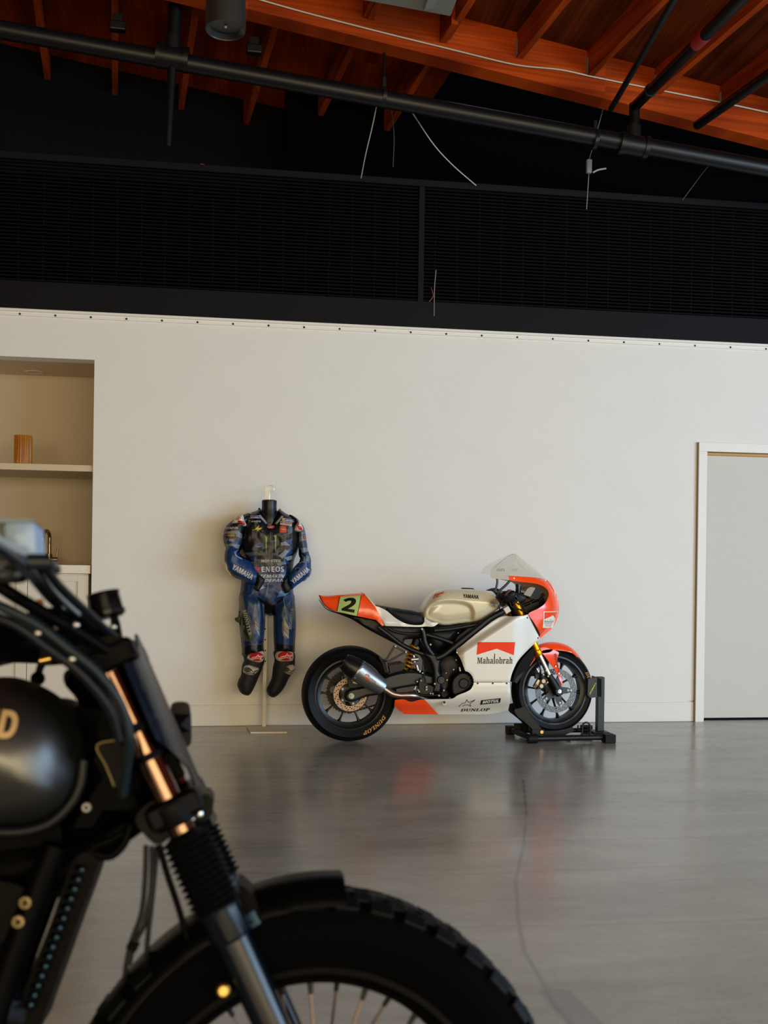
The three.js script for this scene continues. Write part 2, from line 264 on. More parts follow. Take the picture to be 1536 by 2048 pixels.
{
  const g = new THREE.PlaneGeometry(FX1 - FX0, FZ1 - FZ0).rotateX(-Math.PI / 2).translate((FX0 + FX1) / 2, 0, (FZ0 + FZ1) / 2), b = box(FX0, FX1, -0.2, -0.0005, FZ0, FZ1, 0);
  const p = g.attributes.position, u = g.attributes.uv; for (let i = 0; i < p.count; i++) u.setXY(i, (p.getX(i) - FX0) / (FX1 - FX0), 1 - (p.getZ(i) - FZ0) / 8.0);
  struct('floor', [g, b], new THREE.MeshPhysicalMaterial({ map: floorTex, roughness: 1, roughnessMap: floorRough, specularIntensity: 1, ior: 2.1 }));
}
// front wall: white plasterboard up to the ledge, opening for the kitchen niche, doorway
const nicheR = atZ(189, 720, 0).x, nicheT = atZ(100, 716, 0).y, doorL = atZ(1411, 1000, 0).x, doorT = atZ(1460, 905, 0).y, wallTop = atZ(768, 655, 0).y, baseT = atZ(768, 1408, 0).y;
const TH = 0.14;
{
  const w = [];
  w.push(box(nicheR, doorL, baseT + 0.012, wallTop, -TH, 0, 0));                       // between niche and doorway, above the base groove
  w.push(box(nicheR, doorL, 0, baseT + 0.012, -TH, -0.012, 0));                        // set back behind the baseboard
  w.push(box(FX0, nicheR, nicheT, wallTop, -TH, 0, 0), box(doorL, FX1, doorT, wallTop, -TH, 0, 0), box(doorL + 1.12, FX1, 0, doorT, -TH, 0, 0));
  struct('wall_front', w, M.wall);
  struct('baseboard_front', box(nicheR + 0.002, atZ(1390, 1440, 0).x, 0.004, baseT, -0.012, 0.001, 0.0015), M.wall);
}
// niche (kitchenette)
const nL = FX0, nD = -0.72;
struct('wall_niche', [box(nL, nicheR + 0.1, 0, nicheT + 0.05, nD - 0.1, nD, 0), box(nicheR, nicheR + 0.1, 0, nicheT + 0.05, nD, -TH, 0), box(nL, nicheR + 0.1, nicheT, nicheT + 0.12, nD, -TH, 0)], std('#b9ab94', 0.85, 0, { bumpMap: plasterBump, bumpScale: 0.0005 }));
{
  // globe lamp on the niche's back wall, outside the picture on the left
  const c = V(-3.55, 1.95, nD + 0.16), t = thing('wall_lamp', 'warm glowing globe wall lamp at the far end of the niche', 'lamp', c.clone().add(V(0, -0.08, 0)));
  part(t, 'globe', ball(c, 0.075, [1, 1, 1], 24), new THREE.MeshStandardMaterial({ color: '#fff2dd', emissive: new THREE.Color(1, 0.72, 0.42), emissiveIntensity: 3 }));
  part(t, 'bracket', [cyl(V(c.x, c.y, nD), V(c.x, c.y, nD + 0.02), 0.05, 0.05, 20), cyl(V(c.x, c.y, nD + 0.01), V(c.x, c.y, c.z - 0.06), 0.012, 0.012, 10)], M.brass);
  const l = new THREE.PointLight(new THREE.Color(1, 0.83, 0.62), 2.0); l.name = 'wall_lamp_light'; l.position.copy(c); l.castShadow = true; l.shadow.radius = 4; scene.add(l);
}
// ledge strip along the top of the white wall, with its screws
{
  const t = struct('trim_1', [box(FX0, FX1, wallTop - 0.04, wallTop + 0.004, -0.02, 0.012, 0.002), box(FX0, FX1, wallTop - 0.012, wallTop + 0.006, 0, 0.03, 0.002)], M.trim), sg = cyl(V(0, 0, 0), V(0, 0, 0.004), 0.008, 0.006, 8);
  for (let px = 40; px < 1536; px += 71) { const p = atZ(px, 655, 0), s = shade(new THREE.Mesh(sg, M.darkmetal)); s.name = 'screw'; s.position.set(p.x, wallTop - 0.028, 0.012); t.add(s); }
}
// doorway with its casing and sliding door
{
  const x0 = atZ(1392, 1160, 0).x, top = atZ(1460, 887, 0).y, jt = doorL;
  struct('door_1', [box(jt - 0.05, jt + 1.16, 0.016, doorT + 0.1, -0.105, -0.06, 0.002)], std('#c4c1b6', 0.6, 0, { bumpMap: plasterBump, bumpScale: 0.0004 }));
  struct('trim_2', [box(x0, jt, 0, doorT, -TH, 0.022, 0.002), box(x0, jt + 1.25, doorT, top, -TH, 0.022, 0.002)], M.trim);
  struct('trim_3', box(jt, jt + 1.12, doorT - 0.021, doorT, -0.058, -0.03, 0.001), std('#b98a45', 0.6));
  struct('trim_4', box(x0 - 0.006, x0, 0, top, -0.01, 0.024, 0), std('#8d7f6b', 0.8));
  struct('floor', box(jt, jt + 1.12, -0.02, 0.002, -0.3, -0.05, 0), M.void);
}
// dark upper wall behind the screen, unlit black bulkhead beyond it
const ZU = -1.0, xEnd = atZ(588, 240, ZU).x, xBlk = atZ(572, 240, -0.55).x;
struct('wall_upper', [box(FX0, xEnd + 0.6, wallTop - 0.3, 5.6, ZU - 0.15, ZU, 0)], M.charcoal);
struct('wall_bulkhead', [box(xBlk, FX1, wallTop - 0.1, 5.4, ZU, -0.55, 0), box(FX0, FX1, wallTop - 0.14, wallTop - 0.1, ZU - 0.15, -TH, 0), box(FX0, FX1, wallTop - 0.1, atZ(768, 366, -0.1).y - 0.06, -0.26, -0.22, 0)], M.void);
// the other walls; daylight enters by the roll-up door on the right and the glazed door behind the camera
struct('wall_right', [box(FX1 - 0.25, FX1, 0, 5.4, -0.05, 4.2, 0), box(FX1 - 0.25, FX1, 0, 5.4, 10.6, FZ1, 0), box(FX1 - 0.25, FX1, 3.5, 5.4, 4.2, 10.6, 0)], M.brown);
struct('wall_left', box(FX0, FX0 + 0.2, 0, 5.6, 0.01, FZ1, 0), M.brown);
struct('wall_back', [box(FX0 + 0.2, -4.9, 0, 5.6, FZ1 - 0.25, FZ1, 0), box(7.7, FX1 - 0.25, 0, 5.6, FZ1 - 0.25, FZ1, 0), box(-4.9, 7.7, 3.4, 5.6, FZ1 - 0.25, FZ1, 0)], M.brown);
for (let k = 0; k <= 6; k++) struct('window_' + (k + 1), box(-4.9 + k * 2.1 - 0.04, -4.9 + k * 2.1 + 0.04, 0, 3.4, FZ1 - 0.2, FZ1 - 0.1, 0), M.dark);
// ceiling: plywood deck on rafters that hang on one deep beam; a second bay of rafters runs on to the dark wall
const rDir = V(-Math.sin(0.12), 0, -Math.cos(0.12)), bN = rDir.clone().negate(), bP = V(1, 0, 0.85), bDir = V(Math.cos(0.12), -0.095, -Math.sin(0.12));
const onBeam = (px, py) => { const d = ray(px, py), t = bP.clone().sub(camera.position).dot(bN) / d.dot(bN); return camera.position.clone().addScaledVector(d, t); };
{
  const at0 = V(0, 4.56, 0.97), P = (s) => at0.clone().addScaledVector(bDir, s);           // bottom edge of the beam's face
  const deck = (far, near, h, x0, x1, name) => {
    const c = [P(x0), P(x1)].map((p) => p.clone().add(V(0, h, 0))), f = [c[0].clone().addScaledVector(bN, near), c[1].clone().addScaledVector(bN, near), c[1].clone().addScaledVector(bN, far), c[0].clone().addScaledVector(bN, far)], u = f.map((p) => p.clone().add(V(0, 0.03, 0))), q = [...f, ...u];
    const g = new THREE.BufferGeometry(), idx = [0, 1, 2, 0, 2, 3, 4, 6, 5, 4, 7, 6, 0, 4, 1, 1, 4, 5, 1, 5, 2, 2, 5, 6, 2, 6, 3, 3, 6, 7, 3, 7, 0, 0, 7, 4], pos = idx.flatMap((i) => q[i].toArray()), uv = idx.flatMap((i) => [q[i].x / 1.3, q[i].z / 2]);
    g.setAttribute('position', new THREE.Float32BufferAttribute(pos, 3)); g.setAttribute('uv', new THREE.Float32BufferAttribute(uv, 2)); g.computeVertexNormals(); return struct(name, g, M.ply);
  };
  for (let k = 0; k < 11; k++) deck(0, 1.22, 0.29, -8 + k * 1.62, -8 + (k + 1) * 1.62 - 0.004, 'ceiling'), deck(1.224, 13, 0.29, -8 + k * 1.62, -8 + (k + 1) * 1.62 - 0.004, 'ceiling');
  const raf = (s, h, near, far, base) => { const p = base.clone(), a = p.clone().addScaledVector(bN, near).add(V(0, h / 2, 0)), b = p.clone().addScaledVector(bN, far).add(V(0, h / 2, 0)), g = bar(a, b, 0.045, h, V(0, 1, 0), 0.002), o = g.attributes.position, u = g.attributes.uv; for (let i = 0; i < o.count; i++) u.setXY(i, (o.getY(i) + o.getX(i) * 0.7 + s * 0.37) / 0.9, o.getZ(i) / 2.2 + s * 0.31); return struct('rafter', g, M.timber); };
  for (let k = -15; k < 14; k++) { const s = (1.276 + k * 0.505) / Math.cos(0.12); raf(s, 0.17, 11, 0.001, P(s).add(V(0, 0.12, 0)));
    if (k > -3 && k < 6) { const q = P(s), hg = struct('joist_hanger', [bar(q.clone().addScaledVector(bN, 0.004).add(V(-0.028, 0.13, 0)), q.clone().addScaledVector(bN, 0.004).add(V(-0.028, 0.24, 0)), 0.003, 0.05, bN), bar(q.clone().addScaledVector(bN, 0.004).add(V(0.028, 0.13, 0)), q.clone().addScaledVector(bN, 0.004).add(V(0.028, 0.24, 0)), 0.003, 0.05, bN)], M.grey); } }
  const c = P(1.5).clone().addScaledVector(bN, -0.07).add(V(0, 0.15, 0)), bb = bar(c.clone().addScaledVector(bDir, -9), c.clone().addScaledVector(bDir, 9), 0.30, 0.14, bN, 0.004), bp = bb.attributes.position, bu = bb.attributes.uv;
  for (let i = 0; i < bp.count; i++) bu.setXY(i, bp.getY(i) / 0.75, bp.getX(i) / 2.4);
  struct('beam', bb, M.timber);
  // the far bay
  const h0 = atZ(95, 160, ZU), h1 = atZ(492, 250, ZU), sl = (h1.y - h0.y) / (h1.x - h0.x);
  for (let k = -4; k < 6; k++) { const x = h0.x + k * (h1.x - h0.x) / 3, p = V(x, h0.y + sl * (x - h0.x), ZU + 0.004); raf(k * 1.3, 0.2, 2.4 - (x - h0.x) * 0.13, 0, p); }
  const q = [[-7, 2.6], [1.3, 1.9]].flatMap(([x, l]) => { const p = V(x, h0.y + sl * (x - h0.x) + 0.2, ZU - 0.1); return [p, p.clone().addScaledVector(bN, l)]; }), dg = new THREE.BufferGeometry(), id = [0, 2, 1, 1, 2, 3], dq = [...q, ...q.map((p) => p.clone().add(V(0, 0.03, 0)))], di = [...id, ...id.map((i) => i + 4).reverse(), 0, 1, 5, 0, 5, 4, 2, 6, 7, 2, 7, 3, 0, 4, 6, 0, 6, 2, 1, 3, 7, 1, 7, 5];
  dg.setAttribute('position', new THREE.Float32BufferAttribute(di.flatMap((i) => dq[i].toArray()), 3)); dg.setAttribute('uv', new THREE.Float32BufferAttribute(di.flatMap((i) => [dq[i].x / 1.3, dq[i].z / 2]), 2)); dg.computeVertexNormals(); struct('ceiling', dg, M.timber);
}
// ---------------------------------------------------------------- black slatted screen over the white wall
{
  const y0 = wallTop + 0.006, y1 = atZ(768, 608, 0.03).y + 0.035, y2 = atZ(768, 357, 0.03).y, mx = atZ(843, 500, 0.03).x;
  const t = thing('slatted_screen', 'long black slatted metal screen above the white wall, divided by one upright', 'screen', [0, y0, 0.0]);
  part(t, 'bottom_rail', box(FX0, FX1, y0, y1, -0.05, 0.03, 0.003), M.rail); part(t, 'top_rail', box(FX0, FX1, y2 - 0.035, y2 + 0.012, -0.05, 0.03, 0.003), M.rail);
  part(t, 'upright', box(mx - 0.021, mx + 0.021, y1, y2 - 0.034, -0.05, 0.024, 0.003), M.rail);
  const N = 33, xs = [[-4.6, mx - 0.021], [mx + 0.021, 4.6]];
  for (const [a, b] of xs) {
    const sg = box(a, b, -0.0035, 0.0035, -0.014, 0.014, 0);
    for (let k = 0; k < N; k++) { const m = shade(new THREE.Mesh(sg, M.slat)); m.name = 'slat'; m.position.y = lerp(y1, y2 - 0.035, (k + 0.5) / N) - y0; t.add(m); }
    const rods = []; for (let x = a + 0.09; x < b - 0.03; x += 0.165) rods.push(box(x - 0.003, x + 0.003, y1, y2 - 0.034, -0.022, -0.015, 0));
    part(t, 'cross_rods', rods, M.slat, null, 'stuff');
  }
  const led = atZ(404, 334, 0.03); part(t, 'indicator', box(led.x - 0.014, led.x + 0.014, y2 + 0.011, y2 + 0.02, 0.0, 0.02, 0.002), std('#c0170c', 0.4), 'small red indicator');
  const cb = [[872, 540], [869, 575], [868, 632]].map(([x, y]) => atZ(x, y, 0.036)); part(t, 'cable', tube(cb, 0.003), M.grey);
  const cc = [[862, 575], [866, 592], [858, 604]].map(([x, y]) => atZ(x, y, 0.036)); part(t, 'copper_wire', tube(cc, 0.003), std('#8a4a2a', 0.4, 0.6));
}
// ---------------------------------------------------------------- overhead pipes, conduit, lamp
{
  const zp = 0.75, P = (x, y) => atZ(x, y, zp), rp = 0.055;
  const base = P(768, 195), t = thing('sprinkler_pipe', 'thick black steel pipe crossing under the rafters, with screwed fittings', 'pipe', base);
  part(t, 'pipe', cyl(P(-260, 12), P(1900, 403), rp, rp, 24), M.satin);
  const dir = P(1900, 403).sub(P(-260, 12)).normalize();
  for (const [x, y] of [[345, 116], [1266, 291]]) { const c = P(x, y), f = part(t, 'tee_fitting', [cyl(c.clone().addScaledVector(dir, -0.09), c.clone().addScaledVector(dir, 0.09), 0.068, 0.068, 24), cyl(c.clone().addScaledVector(dir, -0.1), c.clone().addScaledVector(dir, -0.07), 0.076, 0.076, 24), cyl(c.clone().addScaledVector(dir, 0.07), c.clone().addScaledVector(dir, 0.1), 0.076, 0.076, 24), cyl(c, c.clone().add(V(0, 0.13, 0)), 0.05, 0.05, 20)], M.satin); }
  for (const [x, y] of [[768, 195], [1190, 280]]) { const c = P(x, y); part(t, 'pipe_clamp', [lathe([[0.057, -0.012], [0.064, -0.012], [0.064, 0.012], [0.057, 0.012]], c, dir, 28), box(c.x - 0.012, c.x + 0.012, c.y + 0.05, c.y + 0.13, c.z - 0.01, c.z + 0.01)], M.darkmetal); }
  const a = P(345, 116), drop = P(336, 294); part(t, 'drop_pipe', cyl(V(a.x, a.y, a.z), V(drop.x, drop.y, a.z), 0.028, 0.022, 16), M.black);
  const up = P(352, -10); part(t, 'riser', cyl(a, up, 0.042, 0.042, 18), M.black);
  const r1 = P(1268, 285); part(t, 'branch_riser', cyl(r1, r1.clone().add(V(0, 0.26, 0)), 0.035, 0.035, 16), M.black);
  const q0 = r1.clone().add(V(0, 0.24, 0)), q1 = atZ(1500, -20, 2.6); part(t, 'branch_pipe', cyl(q0, q1, 0.034, 0.034, 18), M.black);
  const k0 = atZ(1436, 67, lerp(q0.z, q1.z, 0.66)), kd = q1.clone().sub(q0).normalize(), kc = q0.clone().addScaledVector(kd, k0.clone().sub(q0).dot(kd));
  part(t, 'red_label', cyl(kc.clone().addScaledVector(kd, -0.07), kc.clone().addScaledVector(kd, 0.07), 0.036, 0.036, 18), std('#9c1420', 0.5), 'red pipe label');
  part(t, 'hanger_strap', lathe([[0.035, -0.01], [0.042, -0.01], [0.042, 0.01], [0.035, 0.01]], q0.clone().addScaledVector(kd, 0.35), kd, 24), M.darkmetal);
  for (const [x, y] of [[235, 76], [508, 122]]) { const c = P(x, y); part(t, 'hanger_ring', [box(c.x - 0.05, c.x + 0.05, c.y + 0.04, c.y + 0.1, c.z - 0.03, c.z + 0.03, 0.012), box(c.x - 0.03, c.x + 0.03, c.y + 0.09, c.y + 0.15, c.z - 0.012, c.z + 0.012, 0.003)], M.satin); }
  { const a2 = P(768, 182), b2 = P(770, 14); part(t, 'hanger_rod', cyl(a2, b2.clone().add(V(0, 0.3, 0)), 0.008, 0.008, 8), M.black); }
  solo('branch_line', 'thin black branch pipe slanting to the beam beside the pipe with a red label', 'pipe', cyl(atZ(1222, 218, 0.9), atZ(1356, -14, 2.6), 0.018, 0.018, 14), M.black);
  solo('conduit_pipe', 'black pipe slanting up to the picture edge beyond the one with a red label', 'pipe', cyl(atZ(1395, 250, 0.9), atZ(1600, 105, 2.6), 0.03, 0.03, 14), M.black);
}
{
  // pendant can lamp, unlit
  const D = 4.2, c = atD(451, 61, D), r = 40 / 2000 * D, h = 0.34;
  const t = thing('pendant_lamp', 'black cylindrical can lamp hanging under the dark rafters', 'lamp', c);
  part(t, 'shade', lathe([[r * 0.8, 0.02], [r * 0.985, 0.004], [r, 0.0], [r, h * 0.26], [r * 1.0, h * 0.27], [r * 0.985, h * 0.275], [r * 0.985, h], [0, h + 0.01]], c, V(0, 1, 0), 48), std('#2b2b28', 0.42, 0.35));
  part(t, 'diffuser', lathe([[0, 0.02], [r * 0.8, 0.02], [r * 0.97, 0.004]], c, V(0, 1, 0), 40), std('#08080a', 0.5));
  part(t, 'bulb', ball(c.clone().add(V(0, 0.016, 0)), 0.006), std('#9a9a9a', 0.3));
  part(t, 'stem', cyl(c.clone().add(V(0, h, 0)), c.clone().add(V(0, h + 0.9, 0)), 0.02, 0.02, 12), M.black);
}
{
  // galvanised box with its drop rod to the pipe
  const z = 1.35, a = atZ(737, 0, z), b = atZ(888, 20, z), t = thing('junction_box', 'galvanised steel box fixed under the orange timber rafters', 'junction box', V((a.x + b.x) / 2, b.y, z));
  const o = box(-0.28, 0.28, 0, 0.16, -0.12, 0.12, 0.004).rotateZ(-0.09).translate((a.x + b.x) / 2, b.y + 0.03, z + 0.05);
  part(t, 'housing', o, std('#9da096', 0.45, 0.55));
  part(t, 'end_tab', box(-0.05, 0.05, 0, 0.05, -0.1, 0.1, 0.003).rotateZ(0.35).translate(b.x - 0.07, b.y + 0.01, z + 0.08), std('#a5a89e', 0.4, 0.6));
  
}
const wire = (name, label, pts, r, mat) => solo(name, label, 'cable', tube(pts, r, { seg: pts.length * 10, radial: 6 }), mat, name === 'hanging_cable' ? 'thin cables hanging between pipe and screen' : undefined);
const bx = (x, y) => onBeam(x, y).addScaledVector(bN, 0.010);
wire('armoured_cable', 'pale armoured cable clipped along the face of the orange timber beam', [[505, -3], [600, 24], [770, 68], [884, 96], [1020, 129], [1050, 134], [1120, 141], [1185, 155], [1330, 184], [1450, 208], [1560, 232]].map(([x, y]) => bx(x, y)), 0.006, std('#b9ad98', 0.5, 0.3));
wire('hanging_cable', 'thin white cable dropping straight from the pipe to the screen', [[753, 212], [744, 255], [731, 310], [722, 356]].map(([x, y], i) => atZ(x, y, lerp(0.66, 0.05, i / 3))), 0.004, std('#b7b2a4', 0.6));
wire('hanging_cable', 'thin white cable slanting from the pipe clamp down to the screen', [[778, 190], [800, 194], [822, 222], [868, 290], [905, 330], [952, 371]].map(([x, y], i) => atZ(x, y, lerp(0.68, 0.05, i / 5))), 0.004, std('#b7b2a4', 0.6));
wire('hanging_cable', 'faint grey wire hanging between two white cables below the thick pipe', [[783, 222], [788, 270], [786, 334]].map(([x, y]) => atZ(x, y, 0.3)), 0.003, std('#4a4846', 0.6));
wire('hanging_cable', 'thin grey wire from the far end of the pipe to the screen rail', [[1440, 310], [1412, 338], [1365, 400]].map(([x, y], i) => atZ(x, y, lerp(0.66, 0.05, i / 2))), 0.003, std('#777268', 0.6));
{
  const a = atZ(1178, 333, 0.1), t = thing('sensor', 'small white sensor hanging on a wire above the screen', 'sensor', a.clone().add(V(0, -0.05, 0)));
  part(t, 'body', box(a.x - 0.019, a.x + 0.019, a.y - 0.05, a.y + 0.05, 0.085, 0.115, 0.006), std('#a59b8f', 0.5));
  part(t, 'lead', tube([[1186, 345], [1196, 340], [1212, 337]].map(([x, y]) => atZ(x, y, 0.1)), 0.006), std('#cfcabd', 0.5));
  part(t, 'wire', cyl(V(a.x, a.y - 0.05, 0.1), V(a.x + 0.01, a.y - 0.29, 0.03), 0.003, 0.003, 6), M.grey);
  part(t, 'drop_wire', cyl(V(a.x, a.y + 0.05, 0.1), V(a.x, a.y + 0.32, 0.4), 0.003, 0.003, 6), M.grey);
}
// ---------------------------------------------------------------- kitchenette in the niche
{
  const zc = -0.02, right = atZ(181, 1135, zc).x, top = atZ(120, 1129.5, zc).y, cb = atZ(176, 1250, zc - 0.012).x, L = -4.4, u0 = atZ(120, 1147, zc).y;
  solo('countertop', 'white worktop slab on the kitchen cabinet in the niche', 'countertop', box(L, right, u0, top, nD + 0.002, zc, 0.004), std('#d9d3c4', 0.35));
  const t = thing('kitchen_cabinet', 'white shaker kitchen cabinet with framed doors under the worktop', 'cabinet', [cb - 0.6, 0, zc - 0.3]), paint = std('#d3cdbf', 0.5);
  part(t, 'carcass', [box(L, cb - 0.004, 0.09, u0 - 0.001, nD + 0.01, zc - 0.032, 0.002), box(L, cb - 0.02, 0, 0.09, nD + 0.01, zc - 0.09, 0)], paint);
  const g = atZ(53, 1300, zc - 0.01).x, st = atZ(31, 1300, zc - 0.01).x, W = cb - g, yT = u0 - 0.012, yB = 0.11, rT = atZ(130, 1163, zc - 0.01).y, fr = g - st;
  for (const x1 of [cb, g, g - W]) {
    const d = part(t, 'door', [box(x1 - W + 0.003, x1 - W + fr, yB, yT, zc - 0.03, zc - 0.008, 0.0015), box(x1 - fr, x1 - 0.001, yB, yT, zc - 0.03, zc - 0.008, 0.0015), box(x1 - W + fr, x1 - fr, rT, yT, zc - 0.03, zc - 0.008, 0.0015), box(x1 - W + fr, x1 - fr, yB, yB + fr, zc - 0.03, zc - 0.008, 0.0015)], paint);
    part(d, 'door_panel', box(x1 - W + fr - 0.002, x1 - fr + 0.002, yB + fr - 0.002, rT + 0.002, zc - 0.031, zc - 0.02, 0), paint);
  }
  const sT = atZ(90, 928, -0.02).y, sB = atZ(90, 941, -0.02).y;
  solo('floating_shelf', 'thick white floating shelf in the niche above the tap', 'shelf', box(L, nicheR - 0.004, sB, sT, nD + 0.002, -0.02, 0.003), std('#c9b798', 0.6));
  // ribbed amber glass
  const a = atZ(46, 926, -0.16), r = 0.06, h = atZ(46, 872, -0.16).y - sT, N = 22, pr = [];
  const sh = []; for (let i = 0; i < N * 8; i++) { const q = i / (N * 8) * 2 * Math.PI, R = r - 0.004 + 0.004 * Math.abs(Math.cos(q * N / 2)); sh.push(new THREE.Vector2(Math.cos(q) * R, Math.sin(q) * R)); }
  const s = new THREE.Shape(sh), hole = new THREE.Path(); hole.absarc(0, 0, r - 0.010, 0, Math.PI * 2, true); s.holes.push(hole);
  const wallG = new THREE.ExtrudeGeometry(s, { depth: h - 0.004, bevelSize: 0.001, bevelThickness: 0.002, bevelSegments: 1, curveSegments: 40 }).rotateX(-Math.PI / 2).translate(a.x, sT + 0.004, -0.16);
  const t2 = thing('candle_glass', 'ribbed amber glass candle holder standing on the niche shelf', 'candle holder', V(a.x, sT, -0.16));
  part(t2, 'glass', [crease(wallG, 0.4), cyl(V(a.x, sT + 0.002, -0.16), V(a.x, sT + 0.012, -0.16), r - 0.006, r - 0.006, 30)], phys('#d08a1c', 0.1, 0, { transmission: 0.55, thickness: 0, ior: 1.4, specularIntensity: 0.5 }));
  part(t2, 'candle', cyl(V(a.x, sT + 0.013, -0.16), V(a.x, sT + h * 0.55, -0.16), r - 0.014, r - 0.014, 24), std('#f2a51c', 0.5));
  // tap
  const zt = -0.5, b = V(atZ(98, 1120, zt).x, top, zt), px = (x, y) => { const p = atZ(x, y, zt); return p; }, nick = std('#8c7a63', 0.3, 0.9);
  const t3 = thing('kitchen_tap', 'brushed metal gooseneck tap with a side lever on the worktop', 'tap', b);
  part(t3, 'body', [cyl(b, px(98, 1108), 0.024, 0.024, 20), cyl(b, b.clone().add(V(0, 0.012, 0)), 0.032, 0.03, 20)], nick);
  const n1 = px(99, 1110), n2 = px(99, 1072); part(t3, 'spout', tube([n1, n1.clone().lerp(n2, 0.5), n2, n2.clone().add(V(-0.004, 0.03, 0.03)), n2.clone().add(V(-0.01, 0.035, 0.08)), n2.clone().add(V(-0.02, 0.005, 0.13)), n2.clone().add(V(-0.022, -0.05, 0.14))], 0.013, { seg: 40 }), nick);
  part(t3, 'lever', [cyl(px(98, 1119), px(115, 1119), 0.019, 0.019, 16), tube([px(113, 1119), px(114, 1108), px(116, 1096)], 0.006)], nick);
  // ceiling spot
  const c = atY(69, 744, nicheT - 0.001); solo('recessed_light', 'flush round recessed downlight in the niche ceiling', 'ceiling light', lathe([[0.045, 0], [0.05, -0.006], [0.066, -0.004], [0.07, 0.001]], c, V(0, 1, 0), 40), std('#b5ab98', 0.5));
}
// ---------------------------------------------------------------- racing suit on its stand
const SZ = 0.20, Sx = atZ(538, 1200, SZ);
{
  const t = thing('mannequin_stand', 'white steel display stand with a black mannequin neck holding the racing suit', 'display stand', V(atZ(530, 1458, 0.12).x, 0, 0.12));
  const c0 = atY(493, 1452, 0.012), c1 = atY(566, 1451, 0.012), c2 = atY(574, 1463.5, 0.012), c3 = atY(501, 1464, 0.012), zb0 = Math.max(0.012, c0.z), white = std('#cfc6b6', 0.5);
  part(t, 'base_plate', slab([[c0.x, -zb0], [c1.x, -zb0], [c2.x, -c2.z], [c3.x, -c3.z]], () => 0.012, () => 0.001, 0.3).rotateX(-Math.PI / 2), white);
  const pb = atZ(528, 1453, 0.10), pt = atZ(531.5, 1195, 0.10); part(t, 'pole', bar(V(pb.x, 0.012, 0.10), pt, 0.026, 0.026, V(0, 0, 1)), white);
  const hg = []; for (const y of [1258, 1279.5, 1301, 1322.5]) { const h = atZ(530.5, y, 0.114); part(t, 'pole_hole', cyl(V(h.x, h.y, 0.111), V(h.x, h.y, 0.1145), 0.005, 0.005, 10), M.void); }
  const nk = atZ(538, 1050, SZ), y = (v) => atZ(538, v, SZ).y - nk.y, k = 6.95 / 2000;
  part(t, 'neck', lathe([[0.0, y(999.5)], [12 * k, y(999.8)], [14.6 * k, y(1001)], [15 * k, y(1003)], [14.6 * k, y(1012)], [15.2 * k, y(1022)], [17 * k, y(1032)], [18.5 * k, y(1040)], [18 * k, y(1056)], [0, y(1058)]], nk, V(0, 1, 0), 40).translate(0, 0, 0).scale(1, 1, 1), phys('#08080a', 0.4, 0, { specularIntensity: 0.8 }));
  const h = atZ(541, 978, SZ), hk = []; for (let i = 0; i <= 20; i++) { const q = 2.6 - i / 20 * 4.4; hk.push(V(h.x + Math.cos(q) * 0.024, h.y + Math.sin(q) * 0.024, SZ)); }
  hk.push(V(h.x - 0.006, h.y - 0.04, SZ), V(h.x - 0.008, atZ(538, 1001, SZ).y, SZ));
  part(t, 'hook', tube(hk, 0.0022, { seg: 60, radial: 8 }), M.steel);
  const s0 = atZ(530.5, 973, SZ - 0.02), s1 = atZ(539.5, 1000.5, SZ - 0.02); part(t, 'clear_tab', box(s0.x, s1.x, s1.y, s0.y, SZ - 0.024, SZ - 0.02, 0.001), phys('#e8e4dc', 0.12, 0, { transmission: 0.5, thickness: 0, ior: 1.4 }));
}
const SC = 5, SBX = 436, SBY = 1006, SBW = 196, SBH = 396;                       // the print sheet covers this box of the suit, five dots a step
const sheet = (draw) => canvasTex(SBW * SC, SBH * SC, (x) => { x.scale(SC, SC); x.translate(-SBX, -SBY); draw(x); });
const poly = (x, c, ...p) => { x.fillStyle = c; x.beginPath(); p.forEach((q, i) => (i ? x.lineTo(q[0], q[1]) : x.moveTo(q[0], q[1]))); x.closePath(); x.fill(); };
const line = (x, c, w, ...p) => { x.strokeStyle = c; x.lineWidth = w; x.lineJoin = 'round'; x.beginPath(); p.forEach((q, i) => (i ? x.lineTo(q[0], q[1]) : x.moveTo(q[0], q[1]))); x.stroke(); };
const rect = (x, c, a, b, w, h) => { x.fillStyle = c; x.fillRect(a, b, w, h); };
const BLUE = '#1b4480', NAVY = '#16264f', INK = '#121318', GREY = '#7d8388', LIME = '#a3bd58', WHITE = '#d9d6d2';
const sans = 'bold 40px sans-serif';
const star = (x, cx, cy, s, c, w, rot = 0, fill) => { x.save(); x.translate(cx, cy); x.rotate(rot); x.scale(s, s); const p = [[-1.6, 0.55], [-0.9, 0.0], [-0.3, -0.12], [0.05, -0.75], [0.3, -0.15], [1.6, -0.55], [0.6, 0.15], [0.75, 0.75], [0.2, 0.35], [-0.5, 0.35], [-1.1, 0.75]]; x.beginPath(); p.forEach((q, i) => (i ? x.lineTo(...q) : x.moveTo(...q))); x.closePath(); if (fill) { x.fillStyle = fill; x.fill(); } x.strokeStyle = c; x.lineWidth = w / s; x.stroke(); x.restore(); };
const claw = (x, cx, y0, y1, s, c) => { for (const [o, a, b] of [[-1, -0.1, 0.94], [0, 0.04, 1], [1, 0, 0.9]]) { const X = cx + o * s, w = s * 0.38, Y = (v) => lerp(y0, y1, v); poly(x, c, [X - w * 1.3, Y(a)], [X + w, Y(a + 0.02)], [X + w * 0.7, Y(0.3)], [X + w * 1.0, Y(0.34)], [X + w * 0.55, Y(0.6)], [X + w * 0.8, Y(0.64)], [X, Y(b)], [X - w * 0.3, Y(0.6)], [X - w * 0.1, Y(0.56)], [X - w * 0.75, Y(0.25)]); } };
